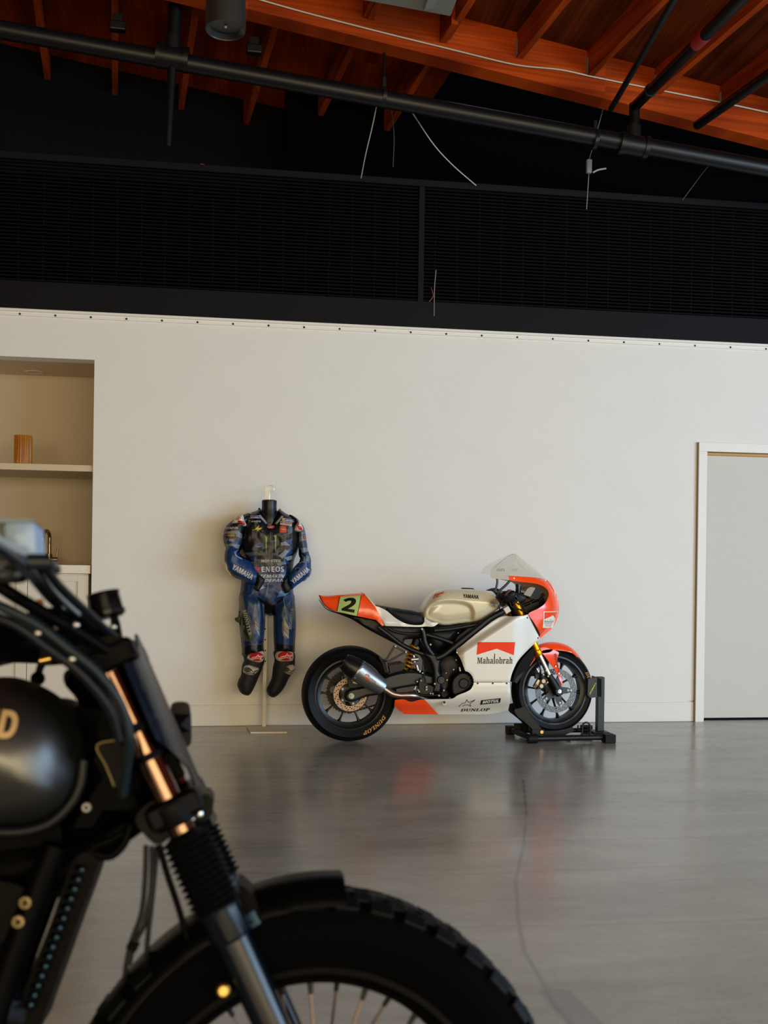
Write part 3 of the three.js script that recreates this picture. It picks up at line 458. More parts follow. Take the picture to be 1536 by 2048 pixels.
const torsoTex = sheet((x) => {
  rect(x, INK, SBX, SBY, SBW, SBH);
  // chest: blue flashes and checks fading into black
  poly(x, '#1d3a70', [504, 1094], [520, 1083], [526, 1092], [512, 1096]); poly(x, GREY, [510, 1093], [524, 1092], [518, 1096]);
  poly(x, '#55595c', [488, 1106], [512, 1104], [526, 1110], [500, 1114]); poly(x, '#192a55', [496, 1114], [512, 1110], [514, 1122], [504, 1122]);
  poly(x, '#4d5356', [500, 1124], [512, 1124], [524, 1134], [508, 1132]);
  poly(x, '#284a86', [568, 1082], [580, 1078], [584, 1088], [574, 1092]); poly(x, '#9aa4ae', [560, 1086], [570, 1084], [580, 1092], [562, 1092]);
  poly(x, '#234a86', [562, 1112], [578, 1098], [586, 1106], [572, 1116]); poly(x, '#8d9ba3', [556, 1112], [570, 1100], [578, 1104], [564, 1118]); poly(x, '#9aa6ad', [568, 1116], [584, 1112], [584, 1120], [570, 1124]); poly(x, '#1b3f78', [562, 1124], [570, 1118], [580, 1128], [560, 1132]); poly(x, '#7b878d', [552, 1128], [562, 1124], [572, 1128], [556, 1134]);
  line(x, '#8c9296', 0.8, [562, 1072], [582, 1066], [581, 1058]);
  // claw mark, zip
  for (const s of [-1, 1]) { const X = 541 + s * 9.5, q = (a) => X - s * a; poly(x, s < 0 ? '#9fb25a' : '#93a83e', [q(s < 0 ? -4.6 : 4.6), 1071.5], [q(0.8), 1071], [q(-2.2), 1071.8], [q(-1.2), 1078], [q(-0.8), 1088], [q(-1.2), 1090], [q(-0.2), 1098], [q(-0.6), 1100], [q(0.3), 1109], [q(0.8), 1099], [q(1.3), 1096], [q(1), 1088], [q(1.9), 1080], [q(2.1), 1075]); }
  line(x, '#3c464d', 2.2, [537.5, 1066], [538.2, 1130]); line(x, '#5d6a66', 1.4, [543.4, 1066], [543.2, 1142]); line(x, '#a07c2c', 1.1, [540.8, 1070], [540.6, 1112]); line(x, '#2a1413', 1.2, [540.2, 1084], [540, 1140]);
  // collar print
  poly(x, '#0b0b0d', [515, 1020], [524, 1018], [545, 1052], [538, 1066]); poly(x, '#0b0b0d', [570, 1024], [562, 1020], [538, 1048], [540, 1062]);
  text(x, 'YAMAHA', '900 6px sans-serif', WHITE, 526, 1038.5, { rot: 0.83, sx: 0.88 }); text(x, 'YAMAHA', '900 6px sans-serif', WHITE, 557.5, 1040, { rot: -0.88, sx: 0.85 });
  x.fillStyle = '#d95a50'; x.beginPath(); x.ellipse(541, 1054, 7.5, 3.6, 0, 0, 7); x.fill(); star(x, 541, 1054, 2.6, '#f3d9d2', 0.8);
  // sponsor patches
  rect(x, '#c9ccd0', 492, 1031, 27, 5.8); rect(x, '#3a4c86', 498, 1032, 20, 3.8); rect(x, '#e0a83a', 493, 1032, 4.5, 4); text(x, 'MICHELIN', '900 3px sans-serif', '#fff', 508, 1034, {});
  claw(x, 498, 1039.5, 1046, 1.6, LIME); text(x, 'MONSTER', '900 3.8px serif', WHITE, 511.5, 1042.4, {}); text(x, 'ENERGY', 'bold 1.8px sans-serif', LIME, 511.5, 1045.6, {});
  poly(x, '#e2c12c', [518, 1050], [509, 1059], [515, 1059], [512, 1064], [524, 1056], [516, 1056]); line(x, '#d8b52a', 0.9, [504, 1060], [522, 1059]); text(x, '74', 'bold 3px sans-serif', '#d8b52a', 524, 1062, {});
  x.save(); x.translate(576, 1040.5); x.rotate(0.13); rect(x, '#c3cfdb', -12.5, -3, 25, 5.6); rect(x, '#35548c', -6.5, -2, 18, 3.6); rect(x, '#e0b04a', -12, -2.3, 5, 4.4); text(x, 'MICHELIN', '900 2.8px sans-serif', '#fff', 2.4, -0.1, {}); x.restore();
  x.save(); x.translate(571.5, 1047.5); x.rotate(0.13); rect(x, '#d6cfc4', -12, -4, 24, 8); text(x, 'YAMAHA', '900 4.6px sans-serif', '#b5442c', 2, -1.2, {}); x.fillStyle = '#b5442c'; x.beginPath(); x.arc(-9, -1.2, 1.9, 0, 7); x.fill(); line(x, '#666', 0.5, [-9, 2.2], [9, 2.2]); x.restore();
  x.save(); x.translate(565.5, 1059); x.rotate(0.06); rect(x, '#e5532f', -6.6, -6.5, 13.2, 13); rect(x, '#d9380f', -6.2, 1, 12.4, 5); text(x, 'GoPro', 'bold 3px sans-serif', '#f6d8c8', 0, -0.3, {}); x.restore();
  text(x, 'MONSTER', '900 7px serif', '#c9c9be', 541, 1122, { sx: 1.12 }); line(x, '#c9c9be', 0.9, [531, 1117.5], [531, 1126.5]); text(x, 'E N E R G Y', 'bold 2.4px sans-serif', '#9a8f5a', 541, 1128.5, { sx: 1.3 });
  // belly
  poly(x, '#142850', [480, 1132], [600, 1132], [604, 1198], [560, 1206], [541, 1200], [520, 1204], [478, 1196]);
  poly(x, '#173668', [500, 1150], [580, 1150], [590, 1200], [560, 1208], [541, 1202], [522, 1204], [490, 1190]);
  rect(x, INK, 478, 1100, 12, 34);
  rect(x, '#a92233', 509, 1134, 10, 11); rect(x, '#d68a88', 511, 1139, 7, 1); fitText(x, 'ENEOS', 'bold 40px sans-serif', '#dcdad8', 544.5, 1139.6, 47, 10.5, 40);
  fitText(x, 'SEMAKIN', 'bold italic 40px sans-serif', '#d9d6d2', 543, 1153.4, 49, 6.5, 40, { skew: -0.2 }); fitText(x, 'DEPAN', 'bold italic 40px sans-serif', '#d9d6d2', 547, 1162, 40, 6, 40, { skew: -0.2 });
  line(x, '#d6c9d6', 1.6, [519, 1181], [526, 1172]); line(x, '#d6c9d6', 1.6, [522, 1178], [529, 1175]);
  line(x, '#7d96b8', 0.8, [536, 1166], [532, 1194]);
  poly(x, '#5f86b2', [560, 1182], [572, 1186], [586, 1180], [572, 1192], [553, 1196]);
  // legs
  poly(x, '#213f6c', [480, 1190], [516, 1190], [528, 1200], [530, 1300], [484, 1305], [477, 1240]);
  poly(x, '#1d3866', [548, 1210], [562, 1198], [590, 1190], [594, 1300], [548, 1304]);
  poly(x, '#0b0b10', [512, 1193], [530, 1206], [540, 1212], [552, 1206], [566, 1194], [566, 1202], [550, 1212], [549, 1248], [530, 1248], [529, 1210], [520, 1205]);
  poly(x, '#4b4b3f', [480, 1190], [486, 1194], [496, 1240], [512, 1290], [490, 1290], [476, 1238]); poly(x, '#75736a', [478, 1192], [486, 1194], [489, 1222], [479, 1232]);
  poly(x, '#2a2c26', [484, 1234], [500, 1242], [514, 1286], [500, 1288], [486, 1262]);
  poly(x, '#6c6d6b', [509.5, 1203], [505.5, 1236], [510, 1250], [517, 1274], [518, 1240], [514, 1226]);
  poly(x, '#5f78a0', [515, 1203], [518, 1203], [521, 1226], [519, 1280], [516.5, 1240]); poly(x, '#7d95bd', [524, 1208], [528, 1212], [529, 1240], [527, 1240]);
  poly(x, '#b4a68a', [509, 1242], [517.5, 1250], [517.5, 1273], [509.5, 1256]); line(x, '#3f3a40', 0.8, [509, 1246], [517.5, 1256]); line(x, '#3f3a40', 0.8, [510, 1254], [517.5, 1264]);
  poly(x, '#3c5684', [566, 1196], [582, 1190], [591, 1196], [592, 1262], [582, 1256], [572, 1230]); poly(x, '#5b6a6c', [583, 1192], [590, 1200], [592, 1250], [586, 1240]); line(x, '#9db0c6', 1, [566, 1198], [572, 1236], [582, 1262]);
  poly(x, '#77756e', [568, 1234], [563, 1250], [565, 1274], [570, 1276], [576, 1260]); poly(x, '#b3a58c', [568, 1242], [577.5, 1256], [577, 1280], [567, 1270]); line(x, '#3f3a40', 0.8, [568, 1254], [577, 1264]); line(x, '#3f3a40', 0.8, [567.6, 1262], [577, 1274]);
  text(x, 'MONSTER', 'bold 9px serif', '#c4c0b2', 493.5, 1246, { rot: 1.33, sx: 1.14 }); text(x, 'MONSTER', 'bold 8px serif', '#aeb4bb', 582.5, 1240, { rot: -1.45, sx: 1.05 });
  claw(x, 487, 1252, 1262, 1.3, '#8c9a48');
  rect(x, '#0b0b0f', 470, 1291, 130, 120);
  poly(x, '#12224a', [484, 1284], [528, 1281], [530, 1291], [484, 1294]); line(x, '#6c7276', 0.6, [497, 1289], [530, 1291]); line(x, '#6c7276', 0.6, [566, 1290], [588, 1293]);
});
const sleeveTex = sheet((x) => {
  rect(x, '#11151f', SBX, SBY, SBW, SBH);
  const L = (f) => f;
  // wearer's right sleeve
  poly(x, '#20262a', [446, 1044], [492, 1044], [492, 1064], [446, 1064]); text(x, 'GO&FUN', '900 6px sans-serif', '#c4bdb3', 463, 1055.5, { sx: 1.0 }); rect(x, '#4c2a28', 451, 1058, 21, 3.4); rect(x, '#3c3236', 452, 1061.4, 20, 2.4);
  poly(x, '#7f8589', [446, 1064], [474, 1061], [484, 1068], [484, 1078], [470, 1073], [446, 1068]); rect(x, '#25231f', 449, 1067.3, 22, 6.6); rect(x, '#c79b22', 455, 1068.2, 14, 4.4); poly(x, '#b03a24', [450, 1071.6], [454, 1068], [454.6, 1072]); text(x, 'AKRAPO', '900 3.4px sans-serif', '#5b3c10', 462, 1070.4, {});
  poly(x, '#38445e', [446, 1074], [484, 1077], [484, 1086], [446, 1084]); text(x, 'ST', 'bold 5px sans-serif', '#8fa3c4', 453, 1080, {}); rect(x, '#b69da3', 458, 1078, 9, 4.6); line(x, '#7a3c4a', 0.8, [459, 1080.5], [466, 1080]);
  poly(x, '#1c3d77', [446, 1083], [484, 1084], [481, 1091], [446, 1088]); poly(x, '#85898a', [450, 1089], [462, 1087], [480, 1090], [476, 1100], [455, 1098]);
  poly(x, '#174078', [446, 1096], [464, 1092], [478, 1099], [540, 1140], [540, 1200], [446, 1200]);
  poly(x, '#3a2f58', [448, 1106], [458, 1112], [456, 1122], [446, 1120]);
  text(x, 'YAMAHA', '900 14px sans-serif', '#dbd7d2', 485, 1144.5, { rot: 0.52, sx: 0.78, sy: 1.0 });
  poly(x, '#2a2f33', [456, 1142], [468, 1146], [478, 1150], [470, 1156], [460, 1150]);
  poly(x, '#09090c', [514, 1146], [524, 1152], [530, 1160], [518, 1186], [506, 1182]);
  poly(x, '#0b0c10', [480, 1090], [500, 1090], [516, 1128], [482, 1116], [475, 1104]);
  for (const o of [0, 2.2, 4.4]) line(x, '#cfd0d0', 0.6, [477 - o, 1100 + o * 0.3], [468 + o * 0.7, 1104 + o], [471 + o * 0.8, 1112 + o * 0.3], [484, 1119.5 - o * 0.6]);
  // wearer's left sleeve
  poly(x, '#5b6b80', [598, 1058], [632, 1058], [632, 1110], [598, 1110]); poly(x, '#8d99a5', [598, 1074], [612, 1072], [613, 1080], [598, 1084]); rect(x, '#9c4038', 605, 1073, 7, 6); text(x, 'F', 'bold 4px sans-serif', '#d9c0b8', 608.5, 1076.4, {});
  poly(x, '#465673', [596, 1086], [616, 1082], [617, 1096], [598, 1098]); poly(x, '#8f9ba2', [600, 1098], [616, 1096], [617, 1104], [602, 1106]); text(x, 'MT', 'bold 4px sans-serif', '#aebccb', 607, 1066.5, {});
  poly(x, '#214a82', [604, 1107], [620, 1104], [626, 1130], [632, 1140], [575, 1190], [560, 1170], [576, 1152], [590, 1130], [602, 1124]);
  poly(x, '#8a959b', [612, 1112], [620, 1114], [618, 1128], [612, 1122]); poly(x, '#1c4a86', [570, 1140], [594, 1128], [622, 1128], [632, 1180], [560, 1200]);
  poly(x, '#0a0b0f', [586, 1090], [602, 1100], [604, 1114], [598, 1128], [580, 1134]);
  for (const o of [0, 2, 4]) line(x, '#cfd0d0', 0.6, [602.5 + o * 0.6, 1110 + o], [608 + o * 0.4, 1116 - o * 0.2], [606 + o, 1124 + o * 0.4], [598, 1129 - o * 0.7]);
  text(x, 'YAMAHA', '900 14px sans-serif', '#dbd9d6', 600.5, 1152.5, { rot: -0.68, sx: 0.75, sy: 0.92 });
  poly(x, '#17181d', [588, 1139], [601, 1136], [594, 1144]); x.strokeStyle = '#c8c4b4'; x.lineWidth = 0.8; x.beginPath(); x.arc(591, 1138.5, 1.7, 0, 7); x.stroke(); line(x, '#c8c4b4', 0.8, [594, 1137.4], [599, 1137.2]);
  poly(x, '#09090c', [560, 1150], [578, 1154], [577, 1166], [584, 1178], [572, 1190], [556, 1176]); poly(x, '#7a1418', [564, 1174], [570, 1172], [576, 1184], [571, 1186]);
});
{
  const t = thing('racing_suit', 'blue and black leather motorcycle racing suit covered in sponsor prints, hung on the stand', 'racing suit', V(Sx.x, atZ(538, 1398, SZ).y, SZ));
  const fold = dataTex(256, 256, (u, v) => { const n = 0.5 + 0.3 * noise2(u * 5, v * 7) + 0.12 * noise2(u * 18 + 3, v * 14); return [n, n, n]; }, false, [1, 1]);
  const leather = (map) => new THREE.MeshPhysicalMaterial({ map, color: '#cfcfcf', roughness: 0.34, bumpMap: fold, bumpScale: 0.006, specularIntensity: 0.6 });
  const mT = leather(torsoTex), mS = leather(sleeveTex), stretch = std('#0a0a0d', 0.7);
  // W depth of half the body part, R rounding radius, both in metres; the print lies square on the part, at its own depth
  const piece = (parent, name, pts, zc, W, R, mat, o = {}) => {
    const zf = zc + W * 0.8, a = atZ(SBX, SBY, zf), b = atZ(SBX + SBW, SBY, zf), c = atZ(SBX, SBY + SBH, zf), ux = b.x - a.x, uy = b.y - a.y, vx = c.x - a.x, vy = c.y - a.y, det = ux * vy - uy * vx;
    const uvf = (x, y) => { const X = x - a.x, Y = y - a.y; return [(X * vy - Y * vx) / det, 1 - (ux * Y - uy * X) / det]; };
    const poly2 = onPlane(pts, zc, 5), f = round(W, R), wr = o.wrinkle ?? 0.004, bulge = o.bulge ?? (() => 0);
    const z = (x, y, d) => zc + f(x, y, d) + (noise3(x * 14, y * 9, zc * 30) * wr + noise3(x * 40, y * 26, 3) * wr * 0.4) * Math.min(1, d / 0.02) + bulge(x, y);
    return part(parent, name, slab(poly2, z, (x, y, d) => zc - f(x, y, d), o.max ?? 0.014, [], uvf, 1.1), mat);
  };
  const torso = piece(t, 'torso', [[500, 1027], [514, 1021], [519, 1016, 1], [529, 1029], [539.5, 1046, 1], [549, 1030], [559, 1018, 1], [572, 1027], [588, 1036], [596, 1052], [599, 1075], [596, 1100], [588, 1122], [586, 1150], [586, 1180], [588, 1205], [565, 1216], [541, 1232], [518, 1216], [480, 1205], [481, 1180], [484, 1150], [486, 1120], [482, 1096], [482, 1070], [486, 1045]], SZ, 0.105, 0.105, mT, { wrinkle: 0.006 });
  part(torso, 'zip', tube([[541, 1064], [540.5, 1090], [540, 1120], [540, 1150]].map(([x, y]) => atZ(x, y, SZ + 0.106)), 0.0022, { radial: 6 }), std('#4a4c46', 0.4, 0.4));
  const collar = (s, pts) => part(torso, 'collar', tube(pts.map(([x, y, z]) => atZ(x, y, SZ + z)), 0.006, { seg: 24, flat: 1 }), std('#0c0c0f', 0.5));
  collar(1, [[518, 1017, -0.03], [524, 1024, 0.03], [532, 1036, 0.05], [539, 1047, 0.06]]); collar(-1, [[560, 1019, -0.03], [554, 1025, 0.03], [547, 1036, 0.05], [540, 1047, 0.06]]);
  piece(t, 'leg', [[481, 1190], [500, 1184], [526, 1196], [530, 1212], [530, 1250], [527, 1290], [528, 1304], [520, 1318], [486, 1312], [484, 1300], [481, 1270], [478, 1240], [478, 1215]], SZ + 0.005, 0.085, 0.085, mT);
  piece(t, 'leg', [[548, 1212], [560, 1196], [586, 1188], [590, 1208], [592, 1250], [590, 1290], [588, 1306], [570, 1316], [552, 1312], [548, 1290], [547, 1250]], SZ + 0.005, 0.085, 0.085, mT);
  piece(t, 'hip_tab', [[478, 1222], [476, 1234], [470, 1236], [471, 1242], [478, 1246], [483, 1254], [484, 1230]], SZ + 0.03, 0.01, 0.01, std('#2c2d26', 0.6), { wrinkle: 0.002 });
  const calfL = piece(t, 'lower_leg', [[486, 1304], [505, 1300], [526, 1304], [529, 1322], [524, 1338], [516, 1358], [508, 1376], [500, 1389], [493, 1391], [482, 1386], [475, 1372], [477, 1360], [482, 1350], [484, 1332], [488, 1320]], SZ + 0.005, 0.06, 0.06, stretch);
  const calfR = piece(t, 'lower_leg', [[548, 1302], [568, 1298], [588, 1304], [590, 1322], [588, 1340], [578, 1356], [568, 1376], [556, 1390], [546, 1395], [537, 1390], [533, 1379], [537, 1370], [543, 1356], [546, 1334], [549, 1320]], SZ + 0.005, 0.06, 0.06, stretch);
  const slL = piece(t, 'sleeve', [[486, 1030], [500, 1027], [499, 1046], [490, 1060], [488, 1078], [483, 1096], [479, 1104], [470, 1112], [458, 1116], [449, 1112], [452, 1098], [447, 1082], [447, 1066], [454, 1050], [468, 1040]], SZ + 0.02, 0.062, 0.062, mS);
  const faL = piece(t, 'forearm', [[452, 1098], [462, 1092], [474, 1099], [482, 1110], [500, 1123], [516, 1142], [520, 1150], [518, 1164], [512, 1174], [504, 1170], [486, 1162], [468, 1154], [456, 1142], [450, 1126], [449, 1112]], SZ + 0.09, 0.052, 0.052, mS);
  part(faL, 'cuff', slab(onPlane([[514, 1146, 1], [523, 1151, 1], [531, 1160, 1], [518, 1184, 1], [506, 1178, 1], [512, 1166]], SZ + 0.10), (x, y, d) => SZ + 0.10 + round(0.034, 0.034)(x, y, d), (x, y, d) => SZ + 0.10 - round(0.034, 0.034)(x, y, d), 0.012), std('#08080a', 0.6));
  const slR = piece(t, 'sleeve', [[578, 1030], [590, 1034], [604, 1048], [610, 1062], [613, 1080], [616, 1100], [620, 1114], [616, 1122], [606, 1122], [598, 1112], [597, 1098], [594, 1080], [594, 1064], [590, 1050]], SZ + 0.02, 0.058, 0.058, mS);
  const faR = piece(t, 'forearm', [[602, 1112], [610, 1106], [620, 1112], [622, 1130], [620, 1150], [606, 1162], [592, 1172], [582, 1180], [578, 1166], [576, 1154], [582, 1144], [590, 1132], [598, 1124]], SZ + 0.09, 0.05, 0.05, mS);
  part(faR, 'cuff', slab(onPlane([[578, 1152, 1], [576, 1164, 1], [584, 1177, 1], [578, 1185, 1], [570, 1187, 1], [562, 1172, 1], [568, 1156, 1]], SZ + 0.10), (x, y, d) => SZ + 0.10 + round(0.032, 0.032)(x, y, d), (x, y, d) => SZ + 0.10 - round(0.032, 0.032)(x, y, d), 0.012), std('#0a090b', 0.6));
  // armour pieces
  const padTex = (draw) => canvasTex(256, 256, (x, w) => { x.scale(w, w); draw(x); });
  const shieldTex = padTex((x) => { rect(x, '#d3cabd', 0, 0, 1, 1); poly(x, '#c01822', [0.36, 0.5], [0.75, 0.55], [0.92, 0.78], [0.85, 0.9], [0.45, 0.78]); poly(x, '#b03a34', [0.12, 0.42], [0.4, 0.12], [0.62, 0.38], [0.3, 0.5]); line(x, '#d9cfc4', 0.05, [0.1, 0.5], [0.45, 0.3], [0.7, 0.5]); });
  const kneeTex = padTex((x) => { rect(x, '#d2c6b0', 0, 0, 1, 1); x.fillStyle = '#b51c26'; x.beginPath(); x.ellipse(0.55, 0.47, 0.42, 0.36, 0, 0, 7); x.fill(); star(x, 0.62, 0.5, 0.27, '#d8cfc0', 0.045); line(x, '#d8cfc0', 0.035, [0.12, 0.78], [0.4, 0.62], [0.5, 0.64]); });
  const sliderTex = padTex((x) => { rect(x, '#bdb6ac', 0, 0, 1, 1); x.fillStyle = 'rgba(30,30,32,0.75)'; x.beginPath(); x.ellipse(0.25, 0.42, 0.24, 0.2, 0, 0, 7); x.fill(); star(x, 0.5, 0.62, 0.26, '#1a1a1c', 0.05); });
  const padUV = (pts, z) => { const q = onPlane(pts, z), X = q.map((p) => p[0]), Y = q.map((p) => p[1]), x0 = Math.min(...X), x1 = Math.max(...X), y0 = Math.min(...Y), y1 = Math.max(...Y); return (x, y) => [(x - x0) / (x1 - x0), (y - y0) / (y1 - y0)]; };
  const pad = (parent, name, pts, zc, W, mat, label) => part(parent, name, slab(onPlane(pts, zc + W), (x, y, d) => zc + round(W, W * 1.3)(x, y, d), () => zc - 0.03, 0.008, [], padUV(pts, zc + W), 1.0), mat, label);
  pad(slL, 'shoulder_pad', [[464, 1046], [470, 1038], [480, 1030], [486, 1030], [490, 1042], [493, 1049], [491, 1052], [484, 1051], [474, 1046]], SZ + 0.078, 0.034, std('#ffffff', 0.35, 0, { map: shieldTex }), 'white and red shoulder pad');
  pad(slR, 'shoulder_pad', [[588, 1060], [592, 1050], [598, 1040], [602, 1044], [607, 1056], [606, 1060], [598, 1063], [592, 1062]], SZ + 0.078, 0.034, std('#ffffff', 0.35, 0, { map: shieldTex }), 'white and red shoulder pad');
  pad(faL, 'elbow_pad', [[447, 1128], [451, 1119], [457, 1118], [460, 1126], [458, 1138], [466, 1150], [462, 1152], [452, 1143]], SZ + 0.085, 0.035, std('#cdbfa2', 0.45), 'cream elbow pad');
  pad(faR, 'elbow_pad', [[622, 1136], [625, 1140], [622, 1150], [614, 1160], [607, 1163], [610, 1154], [618, 1146]], SZ + 0.085, 0.035, std('#a9a29c', 0.45), 'grey elbow pad');
  pad(calfL, 'knee_pad', [[494, 1316], [500, 1307], [512, 1303], [526, 1304], [529, 1312], [527, 1322], [520, 1327], [506, 1325], [497, 1321]], SZ + 0.066, 0.046, std('#ffffff', 0.35, 0, { map: kneeTex }), 'red and white knee pad');
  pad(calfR, 'knee_pad', [[551, 1312], [556, 1304], [568, 1301], [584, 1304], [588, 1312], [586, 1323], [574, 1325], [560, 1325], [553, 1320]], SZ + 0.066, 0.046, std('#ffffff', 0.35, 0, { map: kneeTex }), 'red and white knee pad');
  pad(calfL, 'knee_slider', [[486, 1341], [490, 1333], [498, 1330], [508, 1333], [519, 1338], [516, 1346], [508, 1353], [496, 1353], [488, 1349]], SZ + 0.056, 0.052, std('#ffffff', 0.4, 0, { map: sliderTex }), 'scuffed white knee slider');
  pad(calfR, 'knee_slider', [[566, 1342], [570, 1334], [580, 1330], [588, 1332], [592, 1340], [589, 1348], [580, 1352], [570, 1349]], SZ + 0.056, 0.052, std('#ffffff', 0.4, 0, { map: sliderTex }), 'scuffed white knee slider');
}
// ---------------------------------------------------------------- race motorcycle
const ZB = 0.65;
{
  const near = (dz) => { const a = atZ(700, 1200, ZB + dz), b = atZ(1100, 1200, ZB + dz), c = atZ(700, 1400, ZB + dz), k = (b.x - a.x) / 400, l = (c.y - a.y) / 200; return (x, y) => [700 + (x - a.x) / k, 1200 + (y - a.y - (b.y - a.y) * (x - a.x) / (b.x - a.x)) / l]; };
  const B = (x, y, dz = 0) => atZ(x, y, ZB + dz), P2 = near(0.2);                       // P2: side-view coordinates of the bike body
  const rear = B(698.5, 1386.5), bike = thing('race_motorcycle', 'white and orange race motorcycle with number 2 on the tail, parked along the white wall', 'motorcycle', V(B(900, 1470).x, 0, ZB));
  const orange = phys('#ff4d12', 0.3, 0, { clearcoat: 0.7, clearcoatRoughness: 0.12 }), white = phys('#d8d3c6', 0.35, 0, { clearcoat: 0.6, clearcoatRoughness: 0.15 }), cream = phys('#cbbf9f', 0.22, 0, { clearcoat: 0.8, clearcoatRoughness: 0.1 });
  const boltMat = std('#93938f', 0.45, 0.7), frameMat = phys('#080a0d', 0.42, 0, { specularIntensity: 0.7 }), alloy = phys('#0a0e12', 0.4, 0, { specularIntensity: 0.8 }), gold = std('#d8920e', 0.3, 0.85), titan = std('#8f9394', 0.36, 0.9), cap = phys('#0a0b0d', 0.35, 0, { specularIntensity: 0.8 });
  // surfaces of a side panel: pixel outline lifted to where the surface is
  const lift = (pts, surf, step) => outline(pts, true, step).map(([x, y]) => { let z = surf(B(x, y, 0.1)); for (let k = 0; k < 3; k++) z = surf(atZ(x, y, z)); const p = atZ(x, y, z); return [p.x, p.y]; });
  const shell = (parent, name, pts, surf, thick, mat, o = {}) => part(parent, name, slab(lift(pts, surf, o.step), (x, y, d) => surf({ x, y }) - Math.max(0, (o.bev ?? 0.004) - d) * 0.8, (x, y, d) => surf({ x, y }) - thick, o.max ?? 0.022, (o.holes ?? []).map((h) => lift(h, surf)), null, o.ang ?? 0.6), mat, o.label);
  const puff = (parent, name, pts, W, R, mat, o = {}) => { const f = round(W, R), zc = ZB + (o.zc ?? 0), ex = o.extra ?? (() => 0); return part(parent, name, slab(onPlane(pts, zc + (o.at ?? W - R), o.step), (x, y, d) => zc + f(x, y, d) + ex(x, y) * Math.min(1, d / 0.03), (x, y, d) => zc - f(x, y, d) - ex(x, y) * Math.min(1, d / 0.03), o.max ?? 0.016, [], null, o.ang ?? 0.9), mat, o.label); };
  // ---- wheels
  const wheelParts = (w, M4, o) => {
    const put = (g) => g.applyMatrix4(M4), Z = V(0, 0, 1), O = V(0, 0, 0);
    const { R, tw, rim } = o, prof = [[rim - 0.004, -tw * 0.36], [rim + 0.012, -tw * 0.40], [rim + 0.035, -tw * 0.47], [rim + (R - rim) * 0.55, -tw * 0.5], [R - 0.032, -tw * 0.47], [R - 0.016, -tw * 0.36], [R - 0.004, -tw * 0.18], [R, 0]], full = [...prof, ...prof.slice(0, -1).reverse().map(([r, z]) => [r, -z])];
    const tyre = part(w, 'tyre', put(lathe(full, O, Z, 96, 0.9)), phys('#050608', 0.55, 0, { specularIntensity: 0.35 }));
    const ri = rim - 0.03, rp = [[rim + 0.006, -tw * 0.40], [rim - 0.004, -tw * 0.41], [rim - 0.012, -tw * 0.35], [ri, -tw * 0.3], [ri - 0.002, 0], [ri, tw * 0.3], [rim - 0.012, tw * 0.35], [rim - 0.004, tw * 0.41], [rim + 0.006, tw * 0.40]];
    part(w, 'rim', put(lathe(rp, O, Z, 96, 0.5)), alloy);
    part(w, 'rim_bead', put(lathe([[ri - 0.001, tw * 0.29], [ri - 0.005, tw * 0.30], [ri - 0.001, tw * 0.31]], O, Z, 80)), alloy);
    for (const c of o.spokes) for (const s of [-1, 1]) {
      const a0 = c + s * 10, a1 = c + s * o.half, p = V(Math.cos(a0 * Math.PI / 180) * o.hub, Math.sin(a0 * Math.PI / 180) * o.hub, 0), q = V(Math.cos(a1 * Math.PI / 180) * ri, Math.sin(a1 * Math.PI / 180) * ri, 0), m = p.clone().lerp(q, 0.5);
      part(w, 'spoke', put(tube([p, p.clone().lerp(q, 0.3), m, p.clone().lerp(q, 0.75), q], (t) => 0.0085 - 0.0025 * Math.sin(t * Math.PI) + 0.007 * Math.max(0, t - 0.85) / 0.15, { radial: 8, seg: 10 }).applyMatrix4(new THREE.Matrix4().makeScale(1, 1, 2.2))), alloy);
    }
    part(w, 'hub', put(lathe([[0, -tw * 0.42], [0.035, -tw * 0.42], [0.035, -0.03], [o.hub + 0.004, -0.02], [o.hub + 0.004, 0.02], [0.035, 0.03], [0.035, tw * 0.42], [0, tw * 0.42]], O, Z, 40)), alloy);
    const disc = (z, name, matD) => {
      const s = new THREE.Shape(); s.absarc(0, 0, o.disc[0], 0, 2 * Math.PI, false); const h = new THREE.Path(); h.absarc(0, 0, o.disc[1], 0, 2 * Math.PI, true); s.holes.push(h);
      const wd = o.disc[0] - o.disc[1], n = o.discHoles; for (let i = 0; i < n; i++) for (let k = 0; k < 3; k++) { const a = (i + k * 0.33) / n * 2 * Math.PI, r = o.disc[1] + wd * (0.25 + 0.25 * k), q = new THREE.Path(); q.absarc(Math.cos(a) * r, Math.sin(a) * r, 0.0042, 0, 2 * Math.PI, true); s.holes.push(q); }
      return part(w, name, put(new THREE.ExtrudeGeometry(s, { depth: 0.005, bevelEnabled: false, curveSegments: 12 }).translate(0, 0, z)), matD);
    };
    const d = disc(o.discZ, 'brake_disc', o.discMat); if (o.twoDiscs) disc(-o.discZ - 0.005, 'brake_disc', o.discMat);
    // disc carrier and its buttons
    const cs = new THREE.Shape(); const nb = 5; for (let i = 0; i <= nb * 12; i++) { const a = i / (nb * 12) * 2 * Math.PI, r = lerp(0.05, o.disc[1] + 0.004, Math.pow(0.5 + 0.5 * Math.cos(a * nb), 1.6)); i ? cs.lineTo(Math.cos(a) * r, Math.sin(a) * r) : cs.moveTo(Math.cos(a) * r, Math.sin(a) * r); }
    part(d, 'disc_carrier', put(new THREE.ExtrudeGeometry(cs, { depth: 0.005, bevelEnabled: false }).translate(0, 0, o.discZ - 0.001)), alloy);
    for (let i = 0; i < 5; i++) { const a = i / 5 * 2 * Math.PI + 0.01; for (const r of o.bolts) part(d, 'disc_bolt', put(lathe([[0, 0.006], [0.004, 0.006], [0.0045, 0.003], [0.008, 0.003], [0.0085, 0]], V(Math.cos(a) * r, Math.sin(a) * r, o.discZ + 0.005), Z, 12)), boltMat); }
